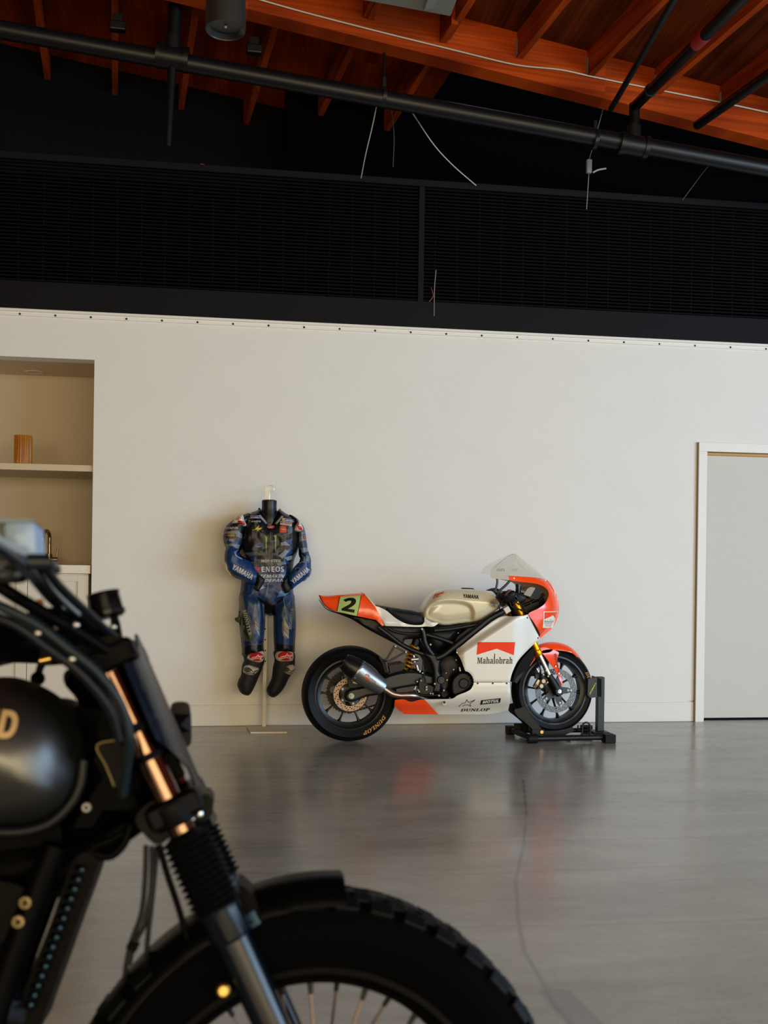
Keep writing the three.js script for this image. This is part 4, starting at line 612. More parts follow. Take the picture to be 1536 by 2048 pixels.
    // gold maker's name on the sidewall
    const tt = canvasTex(512, 96, (x) => { fitText(x, 'DUNLOP', 'italic 900 80px serif', '#a8702a', 256, 50, 490, 76, 80); });
    const pos = [], uv = [], idx = [], r0 = rim + (R - rim) * 0.30, r1 = rim + (R - rim) * 0.62, [A0, A1] = o.letters, n = 24;
    for (let i = 0; i <= n; i++) for (let k = 0; k < 2; k++) { const a = lerp(A0, A1, i / n) * Math.PI / 180, r = k ? r1 : r0; pos.push(Math.cos(a) * r, Math.sin(a) * r, tw * (k ? 0.497 : 0.482) + 0.0022); uv.push(i / n, k); }
    for (let i = 0; i < n; i++) { const a = i * 2; idx.push(a, a + 2, a + 1, a + 1, a + 2, a + 3); }
    const g = new THREE.BufferGeometry(); g.setAttribute('position', new THREE.Float32BufferAttribute(pos, 3)); g.setAttribute('uv', new THREE.Float32BufferAttribute(uv, 2)); g.setIndex(idx); g.computeVertexNormals();
    part(tyre, 'lettering', put(g), new THREE.MeshStandardMaterial({ map: tt, transparent: true, roughness: 0.5, side: THREE.DoubleSide }), 'gold lettering');
    return d;
  };
  const w1 = part(bike, 'rear_wheel', cyl(rear.clone().add(V(0, 0, -0.14)), rear.clone().add(V(0, 0, 0.14)), 0.01, 0.01, 14), M.steel);
  wheelParts(w1, new THREE.Matrix4().makeTranslation(rear.x, rear.y, rear.z), { R: 0.3135, tw: 0.155, rim: 0.226, hub: 0.062, half: 20, spokes: [-90, -18, 54, 126, 198], disc: [0.110, 0.076], discZ: 0.055, discHoles: 16, discMat: std('#a58a72', 0.5, 0.5), bolts: [0.062], letters: [-30, -71] });
  // sprocket and chain on the far side
  { const s = new THREE.Shape(), n = 43; for (let i = 0; i <= n * 4; i++) { const a = i / (n * 4) * 2 * Math.PI, r = 0.139 + [0, 0.006, 0.006, 0][i % 4]; i ? s.lineTo(Math.cos(a) * r, Math.sin(a) * r) : s.moveTo(Math.cos(a) * r, Math.sin(a) * r); } for (let i = 0; i < 5; i++) { const h = new THREE.Path(); h.absellipse(Math.cos(i * 1.2566 + 0.5) * 0.095, Math.sin(i * 1.2566 + 0.5) * 0.095, 0.026, 0.026, 0, 2 * Math.PI, true); s.holes.push(h); }
    part(w1, 'sprocket', new THREE.ExtrudeGeometry(s, { depth: 0.006, bevelEnabled: false }).translate(rear.x, rear.y, rear.z - 0.085), std('#0c0d0f', 0.5, 0.4));
    const sp = B(862, 1372), links = []; for (const sgn of [-1, 1]) { const a = V(rear.x, rear.y + sgn * 0.142, rear.z - 0.082), b = V(sp.x, sp.y + sgn * 0.035, rear.z - 0.082), N = 46; for (let i = 0; i < N; i++) { const p = a.clone().lerp(b, i / N), q = a.clone().lerp(b, (i + 0.9) / N); links.push(bar(p, q, i % 2 ? 0.013 : 0.010, i % 2 ? 0.016 : 0.010, V(0, 0, 1), 0.001)); } }
    part(bike, 'chain', links, std('#15120f', 0.5, 0.5), null, 'stuff'); }
  // ---- front end: built straight, then turned about the steering axis
  const axle = B(1104, 1379.5), fDir = V(-0.4276, 0.904, 0).normalize(), head = B(1036, 1219), steer = 0.1;
  const TF = new THREE.Matrix4().makeTranslation(head.x, head.y, head.z).multiply(new THREE.Matrix4().makeRotationAxis(fDir, steer)).multiply(new THREE.Matrix4().makeTranslation(-head.x, -head.y, -head.z));
  const fw = part(bike, 'front_wheel', cyl(axle.clone().add(V(0, 0, -0.13)), axle.clone().add(V(0, 0, 0.13)), 0.010, 0.010, 14).applyMatrix4(TF), M.steel);
  wheelParts(fw, TF.clone().multiply(new THREE.Matrix4().makeTranslation(axle.x, axle.y, axle.z)), { R: 0.289, tw: 0.115, rim: 0.224, hub: 0.05, half: 19, spokes: [48, -24, -96, -168, 120], disc: [0.147, 0.108], discZ: 0.062, discHoles: 24, discMat: std('#5b5d5c', 0.5, 0.6), bolts: [0.086, 0.106], letters: [30, -8] });
  const fork = (z) => { const top = 0.665; const a = V(axle.x, axle.y, axle.z + z), at = (h) => a.clone().addScaledVector(fDir, h).add(V(-0.02 * clamp(h * 6), 0, 0)), dz = z > 0 ? 1 : -1;
    const f = part(bike, 'fork_leg', cyl(at(0.30), at(top), 0.0235, 0.0235, 24).applyMatrix4(TF), gold, z > 0 ? 'gold fork leg' : null);
    part(f, 'fork_slider', cyl(at(0.08), at(0.31), 0.0172, 0.0172, 22).applyMatrix4(TF), M.steel);
    part(f, 'fork_collar', lathe([[0.0235, 0.04], [0.0262, 0.036], [0.0262, 0.006], [0.024, 0], [0.018, -0.004]], at(0.265), fDir, 28).applyMatrix4(TF), gold);
    part(f, 'fork_sleeve', cyl(at(0.262), at(0.34), 0.0236, 0.0236, 20).applyMatrix4(TF), gold);
    part(f, 'axle_clamp', [tube([at(0.12), at(0.08), at(0.03), a.clone(), at(-0.03)], (t) => 0.020 + 0.008 * Math.sin(t * Math.PI * 0.8), { seg: 16, radial: 14 }).applyMatrix4(TF), cyl(a.clone().add(V(0, 0, -0.02)), a.clone().add(V(0, 0, 0.026)), 0.028, 0.026, 22).applyMatrix4(TF), bar(at(0.11).add(V(-0.01, 0, -0.02)), at(0.13).add(V(-0.085, -0.02, -0.02)), 0.03, 0.02).applyMatrix4(TF)], M.black);
    part(f, 'axle_nut', lathe([[0, 0.012], [0.007, 0.012], [0.008, 0.006], [0.014, 0.006], [0.0145, 0]], a.clone().add(V(0, 0, 0.026)), V(0, 0, 1), 6).applyMatrix4(TF), M.steel);
    return f; };
  fork(0.098); fork(-0.098);
  // brake caliper behind the near leg
  { const c = V(axle.x, axle.y, axle.z + 0.085), R2 = (r, a, z = 0) => V(c.x + Math.cos(a) * r, c.y + Math.sin(a) * r, c.z + z), bronze = std('#a08a6c', 0.35, 0.6);
    const cl = part(bike, 'brake_caliper', [tube([R2(0.135, 2.45), R2(0.138, 2.75), R2(0.135, 3.02)], 0.026, { seg: 12, radial: 12, flat: 0.8 }), bar(R2(0.12, 2.3, -0.01), R2(0.15, 2.6, -0.01), 0.04, 0.03)].map((g) => g.applyMatrix4(TF)), M.black);
    for (const a of [2.58, 2.86]) part(cl, 'piston_cap', lathe([[0, 0.014], [0.013, 0.014], [0.017, 0.009], [0.018, 0]], R2(0.128, a, 0.018), V(0, 0, 1), 22).applyMatrix4(TF), bronze, 'bronze piston cap');
    part(cl, 'caliper_body', [bar(R2(0.150, 2.62, 0.008), R2(0.158, 2.9, 0.008), 0.034, 0.026, V(0, 0, 1), 0.006), bar(R2(0.155, 2.8, 0.012), R2(0.168, 2.98, 0.0), 0.02, 0.03, V(0, 0, 1), 0.004)].map((g) => g.applyMatrix4(TF)), bronze);
    for (const [r, a] of [[0.125, 2.22], [0.155, 2.35], [0.165, 2.15], [0.10, 2.5], [0.18, 2.3]]) part(cl, 'caliper_bolt', lathe([[0, 0.008], [0.005, 0.008], [0.0075, 0.004], [0.008, 0]], R2(r, a, 0.024), V(0, 0, 1), 12).applyMatrix4(TF), boltMat);
    part(bike, 'brake_hose', tube([R2(0.15, 2.5, 0.01), R2(0.19, 2.3, 0.02), R2(0.27, 2.15, 0.0), R2(0.36, 2.1, -0.03), R2(0.45, 2.08, -0.04)], 0.005, { seg: 40, radial: 8 }).applyMatrix4(TF), M.black); }
  // front mudguard: arch over the tyre with a pointed leg down to the fork foot
  { const pos = [], idx = [], nA = 36, nB = 14, c = axle, hw = 0.066, A0 = 138, A1 = 42;
    const edge = (u) => 0.30 + 0.022 * Math.sin(u * Math.PI) ;
    for (let s = 0; s < 2; s++) for (let i = 0; i <= nA; i++) for (let k = 0; k <= nB; k++) { const u = i / nA, v = k / nB * 2 - 1, a = lerp(A0, A1, u) * Math.PI / 180, tip = 1 - 0.75 * sst(0.72, 1, u), r = edge(u) - (0.05 - 0.026 * sst(0.55, 0.95, u)) * Math.pow(Math.abs(v), 2.6) - s * 0.003 - 0.008 * sst(0.7, 1, u); pos.push(c.x + Math.cos(a) * r, c.y + Math.sin(a) * r, c.z + v * hw * tip); }
    const w = nB + 1, n = (nA + 1) * w; for (let i = 0; i < nA; i++) for (let k = 0; k < nB; k++) { const a = i * w + k; idx.push(a, a + w, a + 1, a + 1, a + w, a + w + 1, n + a, n + a + 1, n + a + w, n + a + 1, n + a + w + 1, n + a + w); }
    const rimIdx = []; for (let k = 0; k <= nB; k++) rimIdx.push(k); for (let i = 1; i <= nA; i++) rimIdx.push(i * w + nB); for (let k = nB - 1; k >= 0; k--) rimIdx.push(nA * w + k); for (let i = nA - 1; i > 0; i--) rimIdx.push(i * w);
    rimIdx.forEach((a, i) => { const b = rimIdx[(i + 1) % rimIdx.length]; idx.push(a, b, n + a, b, n + b, n + a); });
    const g = new THREE.BufferGeometry(); g.setAttribute('position', new THREE.Float32BufferAttribute(pos, 3)); g.setAttribute('uv', new THREE.Float32BufferAttribute(pos.filter((_, i) => i % 3 < 2), 2)); g.setIndex(idx);
    const mg = part(bike, 'front_mudguard', crease(g, 0.8).applyMatrix4(TF), orange, 'orange front mudguard');
    for (const s of [1, -1]) {
      const q = (px, py) => { const p = B(px, py, 0.07); return [p.x - 0.022, p.y]; }, leg = [[1084, 1299], [1096, 1296], [1108, 1300], [1118, 1303], [1124, 1307], [1119.5, 1318], [1119, 1335], [1122, 1355], [1125.5, 1371, 1], [1122, 1371, 1], [1112, 1343], [1103, 1328], [1093.8, 1313]];
      const pl = outline(leg, true).map(([x, y]) => q(x, y)), sz = (x, y) => ZB + s * (0.064 + 0.052 * sst(1305, 1368, near(0.07)(x, y)[1]));
      const f = (x, y, d) => sz(x, y) + (s > 0 ? 0.004 : -0.001), b = (x, y, d) => sz(x, y) - (s > 0 ? 0.001 : 0.004);
      const l = part(mg, 'guard_leg', slab(pl, f, b, 0.02).applyMatrix4(TF), orange);
      if (s > 0) {
        for (const [px, py] of [[1112.8, 1333], [1117.5, 1347]]) { const [x, y] = q(px, py); part(l, 'guard_bolt', lathe([[0, 0.006], [0.005, 0.006], [0.008, 0.003], [0.0085, 0]], V(x, y, sz(x, y) + 0.004), V(0, 0, 1), 12).applyMatrix4(TF), M.steel); }
        const ventO = outline([[1089, 1303], [1097, 1300.5], [1108, 1299.5], [1111, 1301], [1106, 1305], [1097, 1307], [1090, 1307]]).map(([x, y]) => q(x, y)); part(l, 'vent', slab(ventO, (x, y) => sz(x, y) + 0.0055, (x, y) => sz(x, y), 0.02).applyMatrix4(TF), M.void, 'dark vent');
        const dt = canvasTex(64, 256, (x) => { x.save(); x.translate(32, 128); x.rotate(Math.PI / 2); fitText(x, 'DUCATI', 'bold 40px sans-serif', '#2a0d06', 0, 0, 235, 34, 40); x.restore(); });
        const cs = [[1111, 1306], [1119.5, 1306], [1120.5, 1346], [1115.5, 1346]].map(([x, y]) => q(x, y)), g2 = new THREE.BufferGeometry(); g2.setAttribute('position', new THREE.Float32BufferAttribute(cs.flatMap(([x, y]) => [x, y, sz(x, y) + 0.0058]), 3)); g2.setAttribute('uv', new THREE.Float32BufferAttribute([0, 1, 1, 1, 1, 0, 0, 0], 2)); g2.setIndex([0, 3, 1, 1, 3, 2]); g2.computeVertexNormals();
        part(l, 'lettering', g2.applyMatrix4(TF), new THREE.MeshStandardMaterial({ map: dt, transparent: true, roughness: 0.4, side: THREE.DoubleSide }));
      }
    } }
  // yokes, clip-ons, controls
  { const top = (h, z) => V(axle.x - 0.02, axle.y, ZB + z).addScaledVector(fDir, h), fs = [];
    const yoke = (h, t) => bar(top(h, -0.125), top(h, 0.125), 0.07, t, fDir, 0.008).applyMatrix4(TF);
    part(bike, 'yoke', yoke(0.47, 0.03), M.black); const ty = part(bike, 'yoke', yoke(0.672, 0.022), M.black);
    part(ty, 'steering_stem', cyl(top(0.44, 0), top(0.68, 0), 0.026, 0.026, 20).applyMatrix4(TF), M.black);
    for (const s of [1, -1]) {
      const a = top(0.69, s * 0.105), b = a.clone().add(V(-0.10, -0.015, s * 0.14)), gp = part(bike, 'handlebar', [cyl(a.clone().add(V(0, 0, 0)), b, 0.0115, 0.0115, 16), lathe([[0.026, -0.018], [0.034, -0.016], [0.034, 0.016], [0.026, 0.018]], a, fDir, 24)].map((g) => g.applyMatrix4(TF)), M.black);
      const g0 = a.clone().lerp(b, 0.42), gd = b.clone().sub(a).normalize();
      part(gp, 'grip', lathe([[0.014, 0], [0.026, 0.002], [0.026, 0.012], [0.0185, 0.016], ...Array.from({ length: 9 }, (_, i) => [0.0185 + (i % 2) * 0.0012, 0.02 + i * 0.008]), [0.021, 0.092], [0.021, 0.10], [0, 0.104]], g0, gd, 22).applyMatrix4(TF), M.rubber);
      part(gp, 'lever', tube([a.clone().lerp(b, 0.35).add(V(0.03, 0.0, 0)), a.clone().lerp(b, 0.6).add(V(0.055, -0.012, 0)), b.clone().add(V(0.05, -0.025, 0.0)), b.clone().add(V(0.03, -0.035, 0.02))], (t) => 0.007 + 0.003 * (t > 0.93 ? 1 : 0), { seg: 24 }).applyMatrix4(TF), M.black);
    }
    // fluid reservoir, display, far lever guard
    const r0 = B(1036, 1186, 0.06), r1 = B(1037, 1168.5, 0.06), rs = part(bike, 'fluid_reservoir', lathe([[0, 0], [0.0175, 0.001], [0.0185, 0.006], [0.0185, 0.042], [0.0205, 0.043], [0.0205, 0.056], [0.016, 0.058], [0, 0.058]], r0, r1.clone().sub(r0), 24), std('#0c0c0d', 0.25));
    part(rs, 'reservoir_cap', lathe([[0.0208, 0], [0.0208, 0.010], [0.017, 0.013], [0, 0.013]], r0.clone().add(V(0.003, 0.048, 0)), r1.clone().sub(r0), 24), std('#3b3a38', 0.4, 0.4));
    const dsp = part(bike, 'display', slab(onPlane([[1050, 1190, 1], [1058, 1176], [1064, 1174], [1080, 1176, 1], [1081, 1190], [1076, 1198], [1062, 1197]], ZB + 0.04), () => ZB + 0.05, () => ZB - 0.09, 0.05), M.plastic);
    part(dsp, 'display_glass', slab(onPlane([[1047.5, 1189, 1], [1056, 1176.5], [1063, 1174, 1], [1071, 1176, 1], [1061, 1193, 1], [1052, 1191]], ZB + 0.054), () => ZB + 0.055, () => ZB - 0.08, 0.05), std('#77746f', 0.18));
    part(bike, 'fairing_bracket', [[[1038, 1213], [1060, 1205], [1076, 1196], [1088, 1188]], [[1046, 1218], [1070, 1214], [1086, 1205]], [[1076, 1196], [1082, 1204], [1088, 1212]], [[1060, 1206], [1070, 1214]]].map((l) => tube(l.map(([x, y]) => B(x, y, 0.03)), 0.010, { radial: 8 })).concat(slab(onPlane([[1045, 1216, 1], [1062, 1207], [1078, 1203], [1072, 1212], [1060, 1223], [1050, 1229, 1]], ZB + 0.02), () => ZB + 0.04, () => ZB - 0.05, 0.05), slab(onPlane([[1076, 1192], [1084, 1193], [1089, 1200], [1088, 1207], [1082, 1203]], ZB + 0.02), () => ZB + 0.03, () => ZB + 0.0, 0.05)), M.black);
    part(bike, 'switch_cluster', [slab(onPlane([[1018, 1186], [1028, 1181], [1032, 1186], [1029, 1196], [1024, 1200], [1015, 1196]], ZB + 0.19), round(0.03, 0.02) && ((x, y, d) => ZB + 0.19 - Math.max(0, 0.01 - d)), () => ZB + 0.12, 0.012), slab(onPlane([[1000, 1186], [1010, 1182], [1030, 1184], [1046, 1186], [1048, 1200], [1040, 1206], [1018, 1208], [1006, 1200]], ZB), (x, y, d) => ZB + 0.05 - Math.max(0, 0.01 - d), () => ZB - 0.06, 0.02), slab(onPlane([[970.5, 1181.5, 1], [986, 1176], [997, 1178], [1002, 1186], [996, 1194], [986, 1183]], ZB - 0.2), () => ZB - 0.19, () => ZB - 0.22, 0.05), slab(onPlane([[996, 1186], [1006, 1192], [1010, 1206], [1004, 1214], [998, 1204]], ZB - 0.05), () => ZB - 0.03, () => ZB - 0.07, 0.05)], M.black);
    part(bike, 'kill_button', ball(B(1019, 1181.5, 0.06), 0.012, [1.6, 0.7, 1]), std('#8f1f22', 0.4), 'red button');
    part(bike, 'wiring', [[[1018, 1202], [1024, 1214], [1040, 1219], [1057, 1226]], [[1028, 1196], [1034, 1206], [1046, 1212], [1052, 1222]], [[1012, 1196], [1004, 1204], [998, 1214], [1002, 1222]], [[1026, 1190], [1040, 1188], [1050, 1194]]].map((l) => tube(l.map(([x, y]) => B(x, y, 0.14)), 0.005, { radial: 7 })), M.black); }
  // ---- frame
  const T = (name, pts, r, dz, mat = frameMat) => part(bike, name, [1, -1].map((s) => tube(pts.map(([x, y]) => { const p = B(x, y, dz); p.z = ZB + s * dz; return p; }), r, { radial: 12, seg: 28 })), mat);
  T('frame_tube', [[1010, 1220], [1000, 1226], [988, 1232], [975, 1240], [958, 1254], [935, 1272], [910, 1292], [884, 1312], [872, 1316]], 0.0215, 0.15);
  T('frame_tube', [[852, 1269], [880, 1277], [912, 1289]], 0.015, 0.13);
  T('frame_tube', [[844, 1258], [847, 1268], [850, 1284], [858, 1300], [866, 1310]], 0.017, 0.14);
  T('frame_tube', [[756, 1254], [775, 1268], [800, 1287], [822, 1299], [846, 1308], [872, 1316]], 0.015, 0.13);
  T('frame_tube', [[984, 1237], [960, 1247], [930, 1253], [900, 1258], [868, 1261]], 0.016, 0.12);
  T('frame_tube', [[776, 1256], [790, 1263], [812, 1267], [838, 1267], [850, 1262]], 0.009, 0.11);
  part(bike, 'headstock_clamp', bar(B(1007, 1223, 0.155), B(1018, 1216, 0.155), 0.046, 0.05, V(0, 0, 1), 0.006), std('#9a978f', 0.4, 0.6), 'bare metal headstock end');
  for (const s of [1, -1]) part(bike, 'frame_plate', slab(onPlane([[846, 1306], [866, 1306], [880, 1308], [884, 1316], [881, 1328], [880, 1344], [886, 1354], [888, 1362], [884, 1368], [882, 1384], [878, 1388], [864, 1386], [866, 1372], [866, 1356], [864, 1336], [858, 1322]], ZB + 0.155), (x, y, d) => ZB + s * 0.142 + (s > 0 ? 0.016 * Math.sqrt(clamp(d / 0.02)) : 0), (x, y, d) => ZB + s * 0.142 - (s < 0 ? 0.016 : 0.004), 0.008, [], null, 1.2), frameMat);
  part(bike, 'pivot_boss', [lathe([[0, 0.012], [0.012, 0.012], [0.014, 0.008], [0.022, 0.008], [0.026, 0.002], [0.027, -0.02]], B(882, 1360, 0.165), V(0, 0, 1), 30)], alloy);
  // ---- engine and what fills the frame
  part(bike, 'airbox', slab(onPlane([[851, 1254], [862, 1250], [900, 1250], [915, 1254], [918, 1262], [915, 1278], [905, 1290], [880, 1309], [870, 1310], [858, 1298], [850, 1280]], ZB + 0.1), (x, y, d) => ZB + 0.115 * Math.min(1, 0.6 + d * 8), (x, y, d) => ZB - 0.115 * Math.min(1, 0.6 + d * 8), 0.03), M.plastic);
  part(bike, 'engine_block', [slab(onPlane([[882, 1316], [900, 1300], [920, 1290], [980, 1260], [1010, 1290], [1020, 1330], [1000, 1370], [960, 1392], [910, 1402], [850, 1402], [846, 1380], [864, 1372], [880, 1345]], ZB + 0.05), (x, y, d) => ZB + 0.10 * Math.min(1, 0.5 + d * 10), (x, y, d) => ZB - 0.13, 0.03), slab(onPlane([[884, 1320], [915, 1310], [922, 1320], [930, 1345], [912, 1348], [898, 1370], [896, 1390], [884, 1392], [884, 1350]], ZB + 0.13), (x, y, d) => ZB + 0.135 - Math.max(0, 0.012 - d), () => ZB, 0.03)], M.black);
  { const c = B(926, 1366, 0.165), cv = part(bike, 'clutch_cover', slab(onPlane([[908, 1352], [918, 1344], [930, 1342.5], [940, 1347], [946, 1357], [947, 1368], [942, 1379], [932, 1385], [918, 1392], [905, 1393], [901, 1378], [902, 1362]], ZB + 0.18), (x, y, d) => ZB + 0.155 + 0.028 * Math.sqrt(1 - (1 - clamp(d / 0.022)) ** 2), () => ZB + 0.06, 0.007, [], null, 1.2), M.black);
    part(cv, 'cover_ring', lathe([[0.028, 0.024], [0.030, 0.027], [0.033, 0.024]], c, V(0, 0, 1), 40), alloy); part(cv, 'cover_cap', lathe([[0, 0.024], [0.027, 0.024], [0.029, 0.016]], c, V(0, 0, 1), 40), M.black);
    for (const [x, y] of [[938, 1354], [941, 1360], [943, 1366]]) { const p = B(x, y, 0.185); part(cv, 'cover_rib', bar(p.clone().add(V(-0.012, -0.006, 0)), p.clone().add(V(0.008, 0.004, 0)), 0.006, 0.008), alloy); } }
  part(bike, 'oil_cap', cyl(B(919, 1334, 0.15), B(920.5, 1345, 0.15), 0.010, 0.008, 14), M.steel);
  for (const [x, y, r] of [[861, 1289, 5], [791, 1292.5, 5], [812, 1304, 5], [845, 1346, 4], [842, 1361, 4], [869.5, 1367.5, 5], [853, 1374, 5], [853, 1379, 5], [894, 1360, 4], [907, 1339, 4], [887.5, 1380.5, 4.5], [861, 1387, 4], [865.5, 1387.5, 4], [878, 1391, 5], [899.5, 1396, 4], [844, 1258, 5], [892, 1346, 3], [912, 1320, 3], [916, 1266, 3], [828, 1378, 3.5], [836, 1380, 4], [838, 1383, 5]]) part(bike, 'bolt', lathe([[0, 0.007], [0.003, 0.007], [0.0035, 0.004], [r * 0.0012, 0.004], [r * 0.0013, 0]], B(x, y, 0.172), V(0, 0, 1), 12), boltMat);
  // ---- swingarm, shock, rear hanger
  for (const s of [1, -1]) part(bike, 'swingarm', slab(onPlane([[690, 1396], [694, 1384], [704, 1378], [724, 1374], [750, 1366], [773, 1353], [800, 1345], [832, 1343], [860, 1350], [884, 1354], [886, 1366], [870, 1371], [842, 1372], [822, 1374], [786, 1381], [760, 1390], [735, 1394], [722, 1399], [704, 1405], [694, 1402]], ZB + 0.13), (x, y, d) => ZB + s * 0.105 + 0.017 * Math.sqrt(1 - (1 - clamp(d / 0.018)) ** 2), (x, y, d) => ZB + s * 0.105 - 0.017 * Math.sqrt(1 - (1 - clamp(d / 0.018)) ** 2), 0.008, [], null, 1.2), s > 0 ? phys('#0d1217', 0.45, 0, { specularIntensity: 0.9 }) : frameMat);
  part(bike, 'axle_nut', lathe([[0, 0.030], [0.006, 0.030], [0.007, 0.024], [0.010, 0.024], [0.010, 0.012], [0.018, 0.012], [0.0195, 0.004], [0.0195, 0]], V(rear.x, rear.y, ZB + 0.122), V(0, 0, 1), 24), boltMat);
  part(bike, 'rear_caliper', slab(onPlane([[696, 1356], [702, 1358], [720, 1363], [722, 1370], [708, 1376], [697, 1372]], ZB + 0.09), () => ZB + 0.10, () => ZB + 0.03, 0.03), M.black);
  part(bike, 'caliper_pad', slab(onPlane([[708, 1362], [718, 1366], [716, 1368], [706, 1366]], ZB + 0.104), () => ZB + 0.104, () => ZB + 0.09, 0.03), std('#b09060', 0.4, 0.6));
  { const a = B(834, 1278, 0.03), b = B(813, 1342, 0.03), d = b.clone().sub(a), Lg = d.length(), q = turnTo(d), coil = []; for (let i = 0; i <= 120; i++) { const t = i / 120, h = lerp(0.05, Lg - 0.012, t), an = t * 6.2 * 2 * Math.PI; coil.push(V(Math.cos(an) * 0.030, h, Math.sin(an) * 0.030).applyQuaternion(q).add(a)); }
    const sh = part(bike, 'shock_absorber', [cyl(a, b, 0.016, 0.016, 16), cyl(a.clone().addScaledVector(d, 0.02), a.clone().addScaledVector(d, 0.2), 0.027, 0.027, 18)], M.black); part(sh, 'spring', tube(coil, 0.0075, { seg: 240, radial: 8 }), std('#c2811a', 0.35, 0.4), 'gold coil spring');
    part(bike, 'reservoir', [cyl(B(822, 1319, 0.1), B(836, 1318, 0.1), 0.016, 0.016, 18), cyl(B(827, 1310, 0.1), B(829, 1324, 0.1), 0.010, 0.010, 14), cyl(B(833, 1330, 0.1), B(836, 1341, 0.1), 0.010, 0.010, 14), cyl(B(840, 1340, 0.1), B(838, 1354, 0.1), 0.009, 0.009, 14), ball(B(834, 1363, 0.13), 0.012), cyl(B(831, 1372, 0.13), B(829, 1382, 0.13), 0.008, 0.008, 10)], M.alu); }
  part(bike, 'foot_lever', [tube([[828, 1380], [836, 1388], [850, 1391], [876, 1390]].map(([x, y]) => B(x, y, 0.17)), 0.007), slab(onPlane([[842, 1356], [852, 1368], [866, 1374], [866, 1390], [852, 1392], [840, 1386], [838, 1370]], ZB + 0.15), () => ZB + 0.15, () => ZB + 0.1, 0.05), tube([[846, 1322], [846, 1340], [850, 1356], [853, 1372]].map(([x, y]) => B(x, y, 0.14)), 0.004), tube([[853, 1337], [847, 1348], [842, 1366], [835, 1384]].map(([x, y]) => B(x, y, 0.12)), 0.005)], M.black);
  part(bike, 'exhaust_hanger', [[[790, 1291], [770, 1324]], [[812, 1304], [773, 1325]], [[789, 1293], [812, 1305]], [[770, 1318], [776, 1344]]].map(([a, b]) => bar(B(...a, 0.13), B(...b, 0.13), 0.013, 0.014)), frameMat);
  part(bike, 'hugger', [slab(onPlane([[774, 1333, 1], [808, 1327, 1], [814, 1331, 1], [806, 1341, 1], [778, 1350, 1]], ZB + 0.1), () => ZB + 0.08, () => ZB - 0.08, 0.05), slab(onPlane([[757, 1312, 1], [768, 1319, 1], [778, 1332, 1], [780, 1346, 1], [770, 1344, 1], [764, 1326, 1]], ZB + 0.08), () => ZB + 0.08, () => ZB - 0.08, 0.05)], M.black);
  // ---- exhaust
  { const dz = 0.19, a = B(694, 1329, dz), c = B(714, 1340, dz), e = B(767, 1376, dz), ax = e.clone().sub(c).normalize(), ln = e.clone().sub(c).length(), ov = (g) => g;
    const mf = part(bike, 'muffler', lathe([[0.072, -0.004], [0.074, 0.004], [0.072, 0.012], [0.071, 0.016], [0.069, ln * 0.35], [0.058, ln * 0.75], [0.050, ln - 0.008], [0.047, ln], [0.03, ln + 0.006]], c, ax, 44), titan);
    part(mf, 'end_cap', lathe([[0.072, 0], [0.071, -0.02], [0.060, -0.075], [0.050, -0.102], [0.044, -0.106], [0.040, -0.100], [0.040, -0.03], [0, -0.03]], c, ax, 44), cap, 'black end cap');
    part(mf, 'outlet_ring', lathe([[0.036, -0.085], [0.039, -0.092], [0.0405, -0.085], [0.0405, -0.04]], c, ax, 36), std('#a58a70', 0.3, 0.9));
    for (let i = 0; i < 9; i++) { const an = i / 9 * 2 * Math.PI, u = V(0, 0, 1), v = ax.clone().cross(u); part(mf, 'rivet', ball(c.clone().addScaledVector(ax, 0.01).addScaledVector(u, Math.cos(an) * 0.073).addScaledVector(v, Math.sin(an) * 0.073), 0.0035, [1, 1, 1], 8), M.steel); }
    part(bike, 'exhaust_pipe', tube([[766, 1375.5], [774, 1381], [786, 1388], [798, 1390.5], [812, 1390.5], [826, 1391], [840, 1395], [856, 1402], [880, 1412]].map(([x, y], i) => B(x, y, dz - [0, 0, 0, 0.005, 0.01, 0.02, 0.05, 0.08, 0.1][i])), (t) => 0.0225 - 0.003 * t, { seg: 60, radial: 20 }), std('#9b8a7c', 0.3, 0.95), 'bare metal exhaust pipe');
    const lt = canvasTex(256, 128, (x) => { x.translate(128, 64); poly(x, '#c5342a', [-112, -34], [-60, -46], [-18, -18], [70, -18], [96, 8], [-96, 8], [-112, -8]); poly(x, '#c5342a', [-100, 14], [-10, 14], [0, 34], [-80, 38]); rect(x, '#d8d4cf', -96, -22, 200, 26); fitText(x, 'YOSHIMURA', 'italic 900 40px sans-serif', '#26282a', 4, -8, 190, 24, 40); line(x, '#e8e4de', 4, [-100, -30], [-60, -42], [-20, -16]); line(x, '#1d1e20', 5, [60, 20], [110, 14]); });
    const pos = [], uv = [], idx = [], u = V(0, 0, 1), v = u.clone().cross(ax), nu = 12, nv = 8, rad = (h) => (h < ln * 0.35 ? lerp(0.071, 0.069, h / (ln * 0.35)) : h < ln * 0.75 ? lerp(0.069, 0.058, (h / ln - 0.35) / 0.4) : lerp(0.058, 0.05, (h / ln - 0.75) / 0.25)) + 0.0022;
    for (let j = 0; j <= nv; j++) for (let i = 0; i <= nu; i++) { const h = lerp(0.045, ln - 0.06, i / nu), an = lerp(0.42, -0.38, j / nv), r = rad(h), p = c.clone().addScaledVector(ax, h).addScaledVector(u, Math.cos(an) * r).addScaledVector(v, Math.sin(an) * r); pos.push(p.x, p.y, p.z); uv.push(i / nu, 1 - j / nv); }
    for (let j = 0; j < nv; j++) for (let i = 0; i < nu; i++) { const q = j * (nu + 1) + i, w = q + nu + 1; idx.push(q, w, q + 1, q + 1, w, w + 1); }
    const g = new THREE.BufferGeometry(); g.setAttribute('position', new THREE.Float32BufferAttribute(pos, 3)); g.setAttribute('uv', new THREE.Float32BufferAttribute(uv, 2)); g.setIndex(idx); g.computeVertexNormals();
